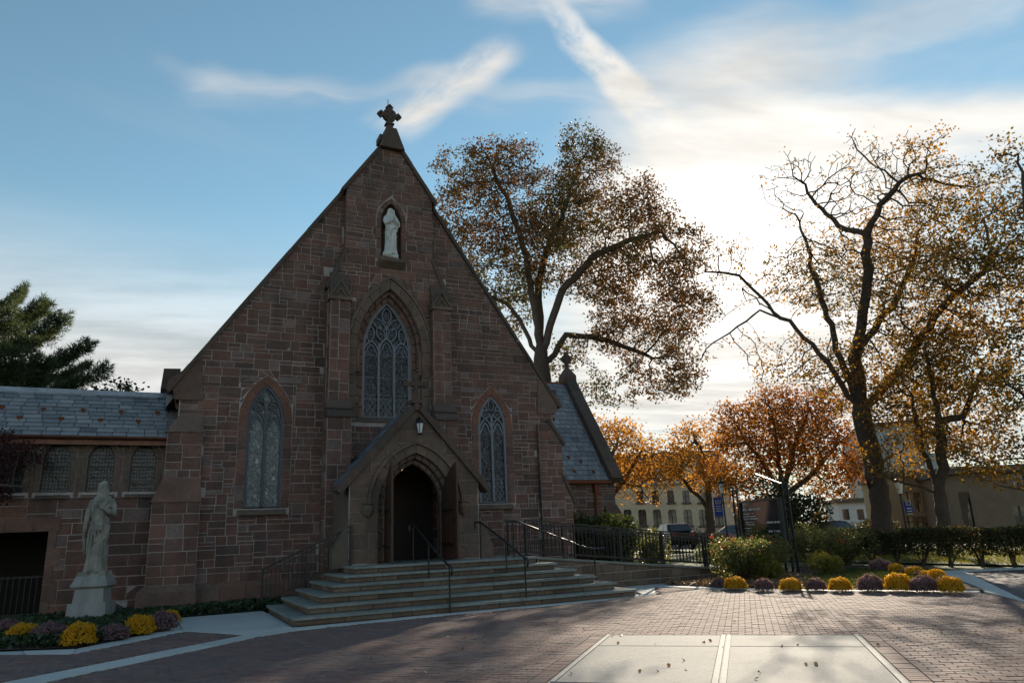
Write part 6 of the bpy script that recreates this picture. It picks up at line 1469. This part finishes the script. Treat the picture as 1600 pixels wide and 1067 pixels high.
shrub('rose_bush', 'leggy rose bush with orange-red blooms beside the lower ramp end', (9.7, -4.3, 0.02), 0.9, 1.15, 'leaf_shrub', 24, 3800, (0.05, 0.09), 8, flowers=('petal_r', 14))
shrub('low_shrub', 'yellow-green feathery shrub at the foot of the rose bush', (9.2, -5.35, 0.02), 0.55, 0.72, 'leaf_lime', 25, 2600, (0.04, 0.08), 6)
shrub('low_shrub', 'mossy green rounded shrub by the post of the notice board', (11.6, -5.1, 0.02), 0.62, 0.6, 'leaf_lime', 26, 2600, (0.04, 0.07), 6)
for k, (px, py, r, h, lab) in enumerate(((1190, 893, 1.0, 1.35, 'leafy shrub under the notice board panel'), (1275, 888, 1.15, 1.35, 'dense leafy shrub just right of the notice board'), (1320, 884, 1.1, 1.3, 'leafy shrub where the hedge begins'), (1130, 893, 0.8, 1.25, 'leafy shrub at the end of the ramp railing'))):
    p = on_z(px, py); shrub('leafy_shrub', lab, (p.x, p.y, 0), r, h, 'leaf_shrub', 30+k, 4600, (0.05, 0.10), 9, flowers=('petal_r', 5))
p = at(1240, 835, 40); shrub('evergreen_shrub', 'dark evergreen shrub under the orange maple', (p.x, p.y, 0), 2.3, 3.6, 'leaf_dark', 36, 5200, (0.12, 0.22), 9)
p = at(1200, 835, 41); shrub('evergreen_shrub', 'lower dark shrub left of the evergreen under the maple', (p.x, p.y, 0), 1.5, 2.2, 'leaf_dark', 37, 2600, (0.12, 0.2), 6)
hd = thing('hedge', 'long clipped hedge with bare stems in front of the lawn', 'hedge')
rng = np.random.default_rng(41); HA, HB = np.array((17.2, 0.2)), np.array((17.1, -14.5)); C = []
nst = 15
for k in range(nst):
    q = HA+(HB-HA)*(k+0.5)/nst; hh = 1.13+0.05*math.sin(k*1.7)
    mb = MB()
    for j in range(5):
        e = (q[0]+rng.uniform(-.4, .4), q[1]+rng.uniform(-.42, .42), 0.75); mb.tube([(q[0]+rng.uniform(-.08, .08), q[1]+rng.uniform(-.08, .08), -0.05), (q[0]*.6+e[0]*.4, q[1]*.6+e[1]*.4, 0.35), e], [0.03, 0.022, 0.01], 5, cap=False)
    mb.build('stem', M['bark'], hd, recalc=False)
    m_ = 3200; p = np.stack([q[0]+rng.uniform(-.55, .55, m_), q[1]+rng.uniform(-.55, .55, m_), hh-(hh-0.30)*rng.uniform(0, 1, m_)**1.5], 1)
    p[:, 2] += rng.normal(size=m_)*0.03
    keep = p[:, 2] > 0.30+0.24*np.abs(rng.normal(size=m_))*(np.abs(p[:, 1]-q[1]) > 0.3); C.append(p[keep])
C = np.concatenate(C); link('foliage', leaf_mesh('foliage', C, rng.uniform(.05, .10, len(C)), M['leaf_hedge'], rng), hd)
# chrysanthemum mounds
def mum_proto(mat, seed):
    rng = np.random.default_rng(seed); n = 900
    u = rng.normal(size=(n, 3)); u[:, 2] = np.abs(u[:, 2]); u /= np.linalg.norm(u, axis=1)[:, None]
    lump = 1+0.10*np.sin(u[:, :1]*5+seed)*np.sin(u[:, 1:2]*6)+0.06*np.sin(u[:, 2:]*9+seed)
    base = u*lump*np.array((0.34, 0.34, 0.36))*(1+0.06*rng.normal(size=(n, 1)))+np.array((0, 0, 0.05))
    k = 5; P = np.repeat(base, k, 0)+rng.normal(size=(n*k, 3))*0.016; N_ = np.repeat(u, k, 0)
    bl = leaf_mesh('blossoms', P, rng.uniform(.035, .055, n*k), M[mat], rng, aspect=0.55, flat=N_)
    m_ = 900; v = rng.normal(size=(m_, 3)); v[:, 2] = np.abs(v[:, 2])*0.8; v /= np.linalg.norm(v, axis=1)[:, None]; v *= rng.uniform(0.6, 1, size=(m_, 1)); fl = leaf_mesh('foliage', v*np.array((0.35, 0.35, 0.32))+np.array((0, 0, .04)), rng.uniform(.04, .07, m_), M['leaf_dark'], rng)
    return bl, fl
PM = {'y': [mum_proto('petal_y', 51), mum_proto('petal_y', 52)], 'p': [mum_proto('petal_p', 53), mum_proto('petal_p', 54)]}
ORD = ['first', 'second', 'third', 'fourth', 'fifth', 'sixth', 'seventh', 'eighth', 'ninth', 'tenth', 'eleventh']
def mums(lst, where, group):
    cnt = {'y': 0, 'p': 0}; tot = {c: sum(1 for q in lst if q[0] == c) for c in 'yp'}
    for k, (c, px, py, wpx) in enumerate(lst):
        g = on_z(px, py, 0.03); dist = (g-CAMV['pos']).dot(AX_F); s = wpx/2*dist/CAMV['f']/0.385
        col_ = 'yellow' if c == 'y' else 'mauve'
        t = thing('chrysanthemum', f'{col_} chrysanthemum mound, {ORD[cnt[c]]} {col_} one from the left {where}', 'flower', (g.x, g.y, 0.02), RNG.uniform(0, 6.28), group); cnt[c] += 1
        t.scale = (s*RNG.uniform(0.88, 1.1), s*RNG.uniform(0.88, 1.1), s*RNG.uniform(0.85, 1.12)*1.03); bl, fl = PM[c][k % 2]; link('blossoms', bl, t); link('foliage', fl, t)
mums([('p', 8, 995, 46), ('y', 33, 1003, 50), ('p', 74, 1003, 50), ('y', 122, 1006, 56), ('p', 176, 998, 46), ('y', 217, 989, 48), ('p', 252, 983, 44), ('y', 262, 972, 38)], 'beside the robed statue', 'chrysanthemums by the statue')
mums([('p', 1124, 916, 26), ('y', 1150, 919, 34), ('p', 1195, 921, 32), ('y', 1236, 921, 36), ('p', 1276, 921, 34), ('y', 1314, 922, 38), ('p', 1361, 922, 42), ('y', 1405, 922, 42), ('p', 1445, 923, 42), ('y', 1487, 924, 44)], 'in the front row along the kerb', 'chrysanthemums along the kerb')
mums([('p', 1376, 893, 32), ('y', 1402, 895, 28), ('p', 1420, 898, 24), ('y', 1431, 901, 30), ('p', 1441, 903, 22), ('y', 1448, 904, 24), ('y', 1466, 908, 32), ('p', 1478, 912, 26)], 'in the row receding beside the drive', 'chrysanthemums beside the drive')
# ivy, grass, mulch litter, fallen leaves
def scatter(name, label, cat, poly, n, z, size, mat, seed, hgt=0.1, up=0.0, aspect=0.7, flatn=False, bias=None):
    rng = np.random.default_rng(seed); xs = [p[0] for p in poly]; ys = [p[1] for p in poly]; P = []
    while len(P) < n:
        x, y = rng.uniform(min(xs), max(xs)), rng.uniform(min(ys), max(ys))
        if pip(x, y, poly): P.append((x, y, z+rng.uniform(0, hgt)))
    P = np.array(P); fl = np.tile((0, 0, 1.0), (n, 1)) if flatn else None
    me = leaf_mesh(name, P, rng.uniform(*size, size=n), M[mat], rng, up=up, aspect=aspect, flat=fl)
    o = link(name, me, None, kind='stuff'); o['label'] = label; o['category'] = cat; return o
IVY = [(-12, 0.1), (-2.1, 0.0), (-2.0, -2.1), (-3.4, -1.7), (-5.45, -1.7), (-5.75, -4.2), (-6.4, -5.3), (-7.0, -6.0), (-8.6, -5.15), (-12, -3.6)]
scatter('ivy', 'dark ivy ground cover along the foot of the church wall', 'ivy', IVY, 26000, 0.03, (0.06, 0.12), 'ivy', 61, 0.16, aspect=0.9)
BL = [(9.3, -6.4), (8.35, -8.2), (9.7, -10.4), (14.0, -6.6), (13.6, -4.4), (11, -5.2)]
scatter('grass', 'short grass in the flower bed behind the chrysanthemums', 'grass', BL, 16000, 0.06, (0.06, 0.11), 'leaf_green', 62, 0.05, up=1.6, aspect=0.14)
scatter('grass', 'sunlit lawn grass showing under and beyond the hedge', 'grass', [(17.8, 4), (17.8, -14), (26, -16), (28, 6)], 26000, 0.02, (0.08, 0.16), 'leaf_lime', 63, 0.06, up=1.6, aspect=0.14)
scatter('mulch', 'brown mulch and dead leaves under the rose bushes', 'mulch', [(6.8, -3.8), (7.2, -6.0), (8.2, -8.2), (9.4, -6.3), (11, -5.2), (11.5, -3.6)], 6000, 0.03, (0.05, 0.11), 'dead', 64, 0.06, flatn=True)
fl = np.random.default_rng(65); ORD2 = ORD+['twelfth', 'thirteenth', 'fourteenth', 'fifteenth', 'sixteenth', 'seventeenth', 'eighteenth', 'nineteenth', 'twentieth', 'twenty-first', 'twenty-second', 'twenty-third', 'twenty-fourth', 'twenty-fifth', 'twenty-sixth', 'twenty-seventh', 'twenty-eighth', 'twenty-ninth', 'thirtieth']
LEAVES = sorted([(958, 995), (971, 994), (1045, 1042), (1068, 1034), (1073, 1047), (1100, 1006), (1025, 1007), (1000, 1051), (1027, 1051), (1110, 1003), (1223, 1012), (1247, 1010), (892, 1054), (966, 1006), (1187, 1053), (1183, 1063), (1275, 1040), (1405, 985), (1372, 1009), (1470, 988), (1260, 1040), (664, 1052), (700, 1051), (730, 1049), (631, 1007), (579, 1032), (767, 958), (781, 971), (700, 997), (726, 998), (724, 1015), (843, 1016), (870, 974), (525, 1022), (60, 1040), (215, 1018), (330, 1000), (430, 1015), (262, 1048), (540, 989), (1148, 972), (1235, 975), (1594, 986), (1525, 989), (1130, 1012), (912, 985), (947, 960)]); cn = {}
for px, py in LEAVES:
    g = on_z(px, py); a_, b_ = sab(g); where = ('lying on the pale utility slab' if 0 < a_ < 3.57 and -3.6 < b_ < 0 else 'lying on the brick paving, behind the slab line' if b_ > 0 else 'lying on the brick paving beside the slab'); cn[where] = cn.get(where, 0)+1
    lf = leaf_mesh('fallen_leaf', [(0, 0, 0.012)], [fl.uniform(.045, .075)], M['dead'], fl, aspect=0.8, flat=[(0, 0, 1)], fold=0.5)
    o = link('fallen_leaf', lf, None); o.location = (g.x, g.y, 0.01); o.rotation_euler = (fl.uniform(-.2, .2), fl.uniform(-.2, .2), fl.uniform(0, 6.3))
    tag(o, f'dry fallen leaf {where}, {ORD2[cn[where]-1]} from the left', 'leaf', 'fallen leaves on the plaza')

# ------------------------------------------------------------------ notice board, lamp posts, cars, far buildings
S1, S2 = Vector((12.59, -0.78, 0)), Vector((11.64, -3.83, 0))
nb = thing('notice_board', 'dark glazed notice board with white lettering between iron trellis posts', 'notice board')
du = (S2-S1).normalized(); dn = Vector((-du.y, du.x, 0))
if dn.dot(CAMV['pos']-S1) < 0: dn = -dn
WB = (S2-S1).length
for e, s in ((S1, -1), (S2, 1)):
    mb = MB()
    for o_ in (0.0, 0.32): p = e+du*(s*o_); mb.bar(p, p+Z*2.72, 0.05)
    for k in range(11): z_ = 0.15+k*0.24; a, b = e+Z*z_, e+du*(s*0.32)+Z*(z_+0.24); mb.bar(a, b, 0.014); mb.bar(e+du*(s*0.32)+Z*z_, e+Z*(z_+0.24), 0.014)
    mb.build('trellis_post', M['iron'], nb)
mb = MB(); tp = 2.72; ap = (S1+S2)/2+Z*3.15; mb.bar(S1-du*0.5+Z*tp, S2+du*0.5+Z*tp, 0.03); mb.bar(S1+Z*tp, ap, 0.035, 0.03); mb.bar(S2+Z*tp, ap, 0.035, 0.03); mb.build('pediment_bar', M['iron'], nb)
def bp(u, z, n=0.0): return S1+du*u+Z*z+dn*n
u0, u1, z0, z1 = 0.22, WB-0.22, 0.98, 2.25
mb = MB(); mb.obox(bp((u0+u1)/2, (z0+z1)/2, -0.04), du, (u1-u0)/2, Z, (z1-z0)/2, dn, 0.05); mb.build('cabinet', M['carblack'], nb)
mb = MB()
for a, b, c, d in ((u0, u1, z1, z1+0.07), (u0, u1, z0-0.07, z0)): mb.obox(bp((a+b)/2, (c+d)/2, 0.01), du, (b-a)/2+0.06, Z, 0.035, dn, 0.08)
for u in (u0, u1): mb.obox(bp(u, (z0+z1)/2, 0.01), du, 0.04, Z, (z1-z0)/2, dn, 0.078)
mb.build('frame', M['iron'], nb)
mb = MB(); mb.obox(bp((u0+u1)/2, (z0+z1)/2, 0.018), du, (u1-u0)/2-0.05, Z, (z1-z0)/2-0.01, dn, 0.004); mb.build('glass_panel', M['dglass'], nb)
mb = MB(); lr = random.Random(5); rows_ = [(0.10, .085, 1.30), (0.24, .04, .72), (0.33, .04, .9), (0.41, .045, 1.05), (0.52, .035, .62), (0.59, .04, .66), (0.72, .04, .5), (0.81, .045, .95), (0.90, .04, .6)]
for dz, hh, ln_ in rows_:
    u = u0+0.14+(0.12 if 0.5 < dz < 0.62 else 0); end = u+ln_
    while u < end:
        w = lr.uniform(.03, .06)
        if lr.random() > 0.16: mb.obox(bp(u+w/2, z1-0.14-dz, 0.027), du, w*0.36, Z, hh*0.42*lr.uniform(.7, 1), dn, 0.002)
        u += w
for dz in (0.55, 0.83):
    u = u0+1.75
    while u < u1-0.2:
        w = lr.uniform(.04, .07)
        if lr.random() > 0.2: mb.obox(bp(u+w/2, z1-0.14-dz, 0.027), du, w*0.36, Z, 0.028, dn, 0.002)
        u += w
mb.build('lettering', M['text'], nb, kind='stuff')

def lamp_post(label, px, dist, top_py, banner):
    b = at(px+8, 835, dist); tz = at(px, top_py, dist).z; t = thing('street_lamp', label, 'lamp post', (b.x, b.y, 0.0), group='lamp posts with blue banners')
    H = tz; mb = MB(); mb.lathe([(0.17, 0), (0.17, 0.12), (0.13, 0.18), (0.12, 0.6), (0.08, 0.7), (0.055, 0.8), (0.045, H-0.95), (0.07, H-0.93), (0.05, H-0.88)], (0, 0, 0), 10); mb.build('post', M['iron'], t)
    mb = MB(); mb.lathe([(0.09, H-0.86), (0.19, H-0.32)], (0, 0, 0), 8); mb.build('lamp_glass', M['lampglass'], t)
    mb = MB(); mb.lathe([(0.23, H-0.33), (0.23, H-0.29), (0.16, H-0.2), (0.06, H-0.13), (0.05, H-0.05), (0.02, H)], (0, 0, 0), 10); mb.build('lamp_cap', M['iron'], t)
    rv = Vector((AX_R.x, AX_R.y, 0)).normalized(); fv = Vector((-AX_F.x, -AX_F.y, 0)).normalized(); s, w, z0, z1 = banner
    mb = MB()
    for z_ in (z0-0.03, z1+0.03): mb.bar(Vector((0, 0, z_)), rv*(s*(w+0.12))+Z*z_, 0.025)
    mb.build('banner_arm', M['iron'], t)
    mb = MB(); c = rv*(s*(0.08+w/2)); n = 8
    for k in range(n):
        a, b_ = z0+(z1-z0)*k/n, z0+(z1-z0)*(k+1)/n; o0, o1 = 0.02*math.sin(k*0.9), 0.02*math.sin((k+1)*0.9)
        mb.face([c-rv*w/2+Z*a+fv*o0, c+rv*w/2+Z*a+fv*o0, c+rv*w/2+Z*b_+fv*o1, c-rv*w/2+Z*b_+fv*o1])
    mb.build('banner', M['banner'], t, recalc=False)
    mb = MB(); zc = z1-(z1-z0)*0.32
    fr = SlopeFr(c+fv*0.045, rv, Z)
    ribbon(mb, fr, [(-w*.25, zc), (-w*.3, zc+.22), (-w*.12, zc+.08), (0, zc+.27), (w*.12, zc+.08), (w*.3, zc+.22), (w*.25, zc), (-w*.25, zc)], 0.03, -0.004, 0.004)
    for k in range(3): ribbon(mb, fr, [(-w*.3, zc-.16-k*.13), (w*.3, zc-.16-k*.13)], 0.035, -0.004, 0.004)
    mb.build('emblem', M['cream'], t, recalc=False)
d1 = 45; zl = lambda py, d: at(1128, py, d).z
lamp_post('street lamp with white lantern and blue banner beside the notice board', 1128, 45, 747, (-1, 0.5, zl(806, 45), zl(777, 45)))
d2 = 40; z2 = lambda py: at(1415, py, 40).z
lamp_post('lamp post with small blue banner in front of the beige building', 1410, 40, 742, (1, 0.4, z2(801), z2(783)))

def car(label, px, py, dist, heading, paint, h=1.5):
    p = at(px, py, dist); t = thing('parked_car', label, 'car', (p.x, p.y, 0), heading, 'cars parked along the street'); s = h/1.5
    side = [(-2.2, .45), (-2.25, .75), (-2.15, 1.0), (-1.7, 1.05), (-1.25, 1.46), (-.6, 1.52), (.4, 1.5), (1.0, 1.1), (1.9, .98), (2.2, .8), (2.25, .5), (2.1, .32), (-2.0, .32)]
    mb = MB(); n = len(side)
    rings = [(-.86, .0), (-.80, .05), (.80, .05), (.86, .0)]; V_ = []
    for y, sh in rings:
        for x, z in side: inw = 0.16*max(0, (z-0.95)/0.55); V_.append((x, math.copysign(abs(y)-inw*abs(y), y) if True else y, (z if sh else z-(0.03 if z > .5 else -0.03))*s))
    F_ = [(j*n+i, j*n+(i+1) % n, (j+1)*n+(i+1) % n, (j+1)*n+i) for j in range(3) for i in range(n)]+[tuple(range(n-1, -1, -1)), tuple(range(3*n, 4*n))]
    mb.shape(V_, F_); mb.build('body', paint, t)
    for pts, y_ in (([(-1.55, 1.06), (-1.2, 1.40), (-.62, 1.45), (-.62, 1.06)], 1), ([(-.55, 1.06), (-.55, 1.45), (.35, 1.43), (.82, 1.10)], 1)):
        for sg in (-1, 1): mb = MB(); mb.face([(x, sg*(0.86*(1-0.16*max(0, (z-0.95)/0.55))+0.012), z*s) for x, z in pts]); mb.build('side_window', M['dglass'], t, recalc=False)
    for x0, zA, x1, zB in ((-1.74, 1.07, -1.29, 1.43), (.50, 1.46, 1.03, 1.12)):
        mb = MB(); off = -0.02 if x0 < 0 else 0.02; mb.face([(x0+off, -.66, zA*s+.015), (x0+off, .66, zA*s+.015), (x1+off, .6, zB*s+.015), (x1+off, -.6, zB*s+.015)]); mb.build('windscreen', M['dglass'], t, recalc=False)
    for x in (-1.4, 1.4):
        for y in (-.78, .78):
            mb = MB(); b0 = len(mb.v); mb.lathe([(.30, -.1), (.33, -.08), (.33, .08), (.30, .1)], (0, 0, 0), 14)
            mb.v = [(x+v[0], y+v[2], 0.33+v[1]) for v in mb.v]; w_ = mb.build('wheel', M['tyre'], t)
            mb = MB(); mb.lathe([(.05, -.11), (.2, -.105), (.2, .105), (.05, .11)], (0, 0, 0), 10); mb.v = [(x+v[0], y+v[2], 0.33+v[1]) for v in mb.v]; mb.build('rim', M['rim'], w_)
    for y in (-.6, .6):
        mb = MB(); mb.box(-2.27, -2.2, y-.14, y+.14, .78*s, .95*s); mb.build('tail_light', M['red'], t); mb = MB(); mb.box(2.2, 2.27, y-.14, y+.14, .68*s, .8*s); mb.build('headlight', M['lampglass'], t)
hv = math.atan2(AX_F.y, AX_F.x)
car('black car seen end-on beyond the ramp railing, before the cream building', 1052, 840, 52, hv+0.1, M['carblack'], 1.75)
car('dark car partly hidden by the blue-bannered street lamp', 1150, 838, 50, hv+1.2, M['cargrey'])
car('low black car parked under the orange maple', 1282, 835, 44, hv+1.5, M['carblack'])

RV = Vector((AX_R.x, AX_R.y, 0)).normalized(); NV = Vector((-AX_F.x, -AX_F.y, 0)).normalized()
class BFr:
    """facade frame turned by ang about the vertical from facing the camera axis"""
    def __init__(s, O, ang=0.0):
        c, q = math.cos(ang), math.sin(ang); s.O = Vector((O[0], O[1], 0)); s.U = RV*c+NV*q; s.N = NV*c-RV*q
    def P(s, u, v, n=0.0): return s.O+s.U*u+Z*v+s.N*n
    def uv(s, px, py):
        d = ray(px, py); o = CAMV['pos']; t = (s.O-o).dot(s.N)/d.dot(s.N); p = o+d*t-s.O; return p.dot(s.U), p.z
def far_building(label, O, ang, x0, x1, top, wins, wallm, depth=10, roof=None, arched=False, panem='dglass', sillm='trimdark', name='building'):
    t = thing(name, label, 'building'); fr = BFr(O, ang); u0, u1 = fr.uv(x0, 800)[0], fr.uv(x1, 800)[0]; zt = fr.uv((x0+x1)/2, top)[1]
    holes = []
    for (cx, ya, yb, wp) in wins:
        ua, za = fr.uv(cx-wp/2, yb); ub, zb = fr.uv(cx+wp/2, ya); holes.append((ua, ub, za, zb))
    hp = [arch_poly((a+b)/2, (b-a)/2, c, d-(b-a)*0.25, d, 0, 4) if arched else [(a, c), (b, c), (b, d), (a, d)] for a, b, c, d in holes]
    wall(fr, [(u0, 0), (u1, 0), (u1, zt), (u0, zt)], hp, 0.35, 'wall', [wallm, wallm], t, reveal=0.25)
    mb = MB(); P = [fr.P(u0, 0, -0.35), fr.P(u1, 0, -0.35), fr.P(u1, 0, -depth), fr.P(u0, 0, -depth)]; mb.prism(P, (0, 0, zt)); mb.build('body', wallm, t)
    for (a, b, c, d), h in zip(holes, hp):
        wn = MB(); wn.face([fr.P(u, v, -0.2) for u, v in h]); w_ = wn.build('window', M[panem], t, recalc=False)
        mb = MB(); um = (a+b)/2; mb.obox(fr.P(um, (c+d)/2, -0.17), fr.U, 0.05, Z, (d-c)/2, fr.N, 0.02); mb.obox(fr.P(um, (c+d)/2, -0.17), fr.U, (b-a)/2, Z, 0.04, fr.N, 0.025); mb.build('sash', M['white'] if panem == 'bglass' else M['trimdark'], w_)
        if sillm: mb = MB(); mb.obox(fr.P(um, c-0.09, 0.04), fr.U, (b-a)/2+0.12, Z, 0.09, fr.N, 0.09); mb.build('sill', M[sillm], w_)
    if roof == 'mansard':
        mb = MB(); zr = zt; a, b = u0-0.3, u1+0.3; rh = 3.4
        V_ = [fr.P(a, zr+.25, .35), fr.P(b, zr+.25, .35), fr.P(b, zr+.25, -depth), fr.P(a, zr+.25, -depth), fr.P(a+1, zr+rh, -1.0), fr.P(b-1, zr+rh, -1.0), fr.P(b-1, zr+rh, -depth+1), fr.P(a+1, zr+rh, -depth+1)]
        mb.shape(V_, [(0,3,2,1),(4,5,6,7),(0,1,5,4),(1,2,6,5),(2,3,7,6),(3,0,4,7)]); rf = mb.build('roof', M['roofdark'], t)
        mb = MB(); mb.obox(fr.P((a+b)/2, zr+.12, 0.2), fr.U, (b-a)/2, Z, 0.14, fr.N, 0.3); mb.build('cornice', M['cream'], t)
        for k in range(5):
            u = a+(b-a)*(k+.5)/5; mb = MB(); mb.obox(fr.P(u, zr+1.4, -0.2), fr.U, 0.55, Z, 0.8, fr.N, 0.45); mb.build('dormer', M['cream'], rf)
    elif roof == 'flat':
        mb = MB(); mb.obox(fr.P((u0+u1)/2, zt+.18, -depth/2+.2), fr.U, (u1-u0)/2+.3, Z, 0.2, fr.N, depth/2+.3); mb.build('roof', M['trimdark'], t)
    return t, fr
up_ = [(x, 766, 785, 9) for x in (1000, 1024, 1048, 1072, 1096, 1124)]; lo_ = [(x, 796, 821, 10.5) for x in (981, 1004, 1027, 1051, 1075, 1099, 1124)]
far_building('cream two-storey building with arched windows and dark mansard roof', at(1050, 830, 78), 0.05, 935, 1146, 756, up_+lo_, M['cream'], 14, 'mansard', True)
far_building('grey modern building with blue glass bands behind the half-bare tree', at(1420, 820, 100), 0.3, 1368, 1472, 662, [(x, ya, yb, 13) for x in range(1378, 1470, 17) for ya, yb in ((672, 694), (707, 735), (750, 782), (793, 820))], M['greypanel'], 20, 'flat', False, 'bglass', None)
far_building('beige brick building with tall window panels behind the young tree', at(1450, 830, 62), 0.3, 1392, 1500, 742, [(x, 768, 800, 11) for x in (1420, 1434, 1448, 1462, 1476)]+[(x, 806, 824, 11) for x in (1420, 1434, 1448, 1462, 1476)], M['beige'], 12, 'flat', False, 'tanpanel', None)
far_building('tan stone building with few openings at the right edge', at(1560, 830, 55), 0.25, 1502, 1680, 735, [(1510, 768, 826, 7), (1598, 790, 826, 16), (1592, 740, 758, 18)], M['tan'], 14, 'flat', False, 'dglass', 'trimdark')
far_building('low white building glimpsed left of the big trunk', at(1335, 830, 88), 0.25, 1310, 1362, 784, [(1322, 795, 812, 8), (1345, 795, 812, 8)], M['white'], 8, 'flat', False, 'dglass', None)
for px, py, d, r, h, lab in ((1325, 835, 50, 1.6, 1.3, 'low red-topped clipped shrub under the maple, near the white building'), (1362, 835, 46, 1.6, 1.5, 'rounded shrub at the foot of the big half-bare tree'), (1080, 838, 62, 2.2, 1.2, 'low shrub at the foot of the cream building')):
    p = at(px, py, d); shrub('low_shrub', lab, (p.x, p.y, 0), r, h, 'leaf_hedge', int(px), 2200, (0.1, 0.18), 7)
sheet('path', [(26, -2), (40, -8), (41, -5), (27, 1)], 0.02, M['concrete'])

rng = np.random.default_rng(77); C = []
for k in range(70):
    a_ = math.radians(rng.uniform(-40, 115)); d_ = rng.uniform(150, 230); c = np.array((CAMV['pos'].x+math.sin(a_)*d_, CAMV['pos'].y+math.cos(a_)*d_, rng.uniform(1.5, 4.0))); r_ = rng.uniform(3, 6)
    u = rng.normal(size=(260, 3)); u /= np.linalg.norm(u, axis=1)[:, None]; C.append(c+u*r_*np.array((1.5, 1.5, 0.8))*rng.uniform(0.3, 1, size=(260, 1))**0.4)
C = np.concatenate(C); C = C[C[:, 2] > -0.5]
o = link('treeline', leaf_mesh('treeline', C, rng.uniform(0.9, 1.8, len(C)), M['leaf_oak'], rng, aspect=0.8), None, kind='stuff'); o['label'] = 'low far-off autumn trees along the horizon'; o['category'] = 'trees'
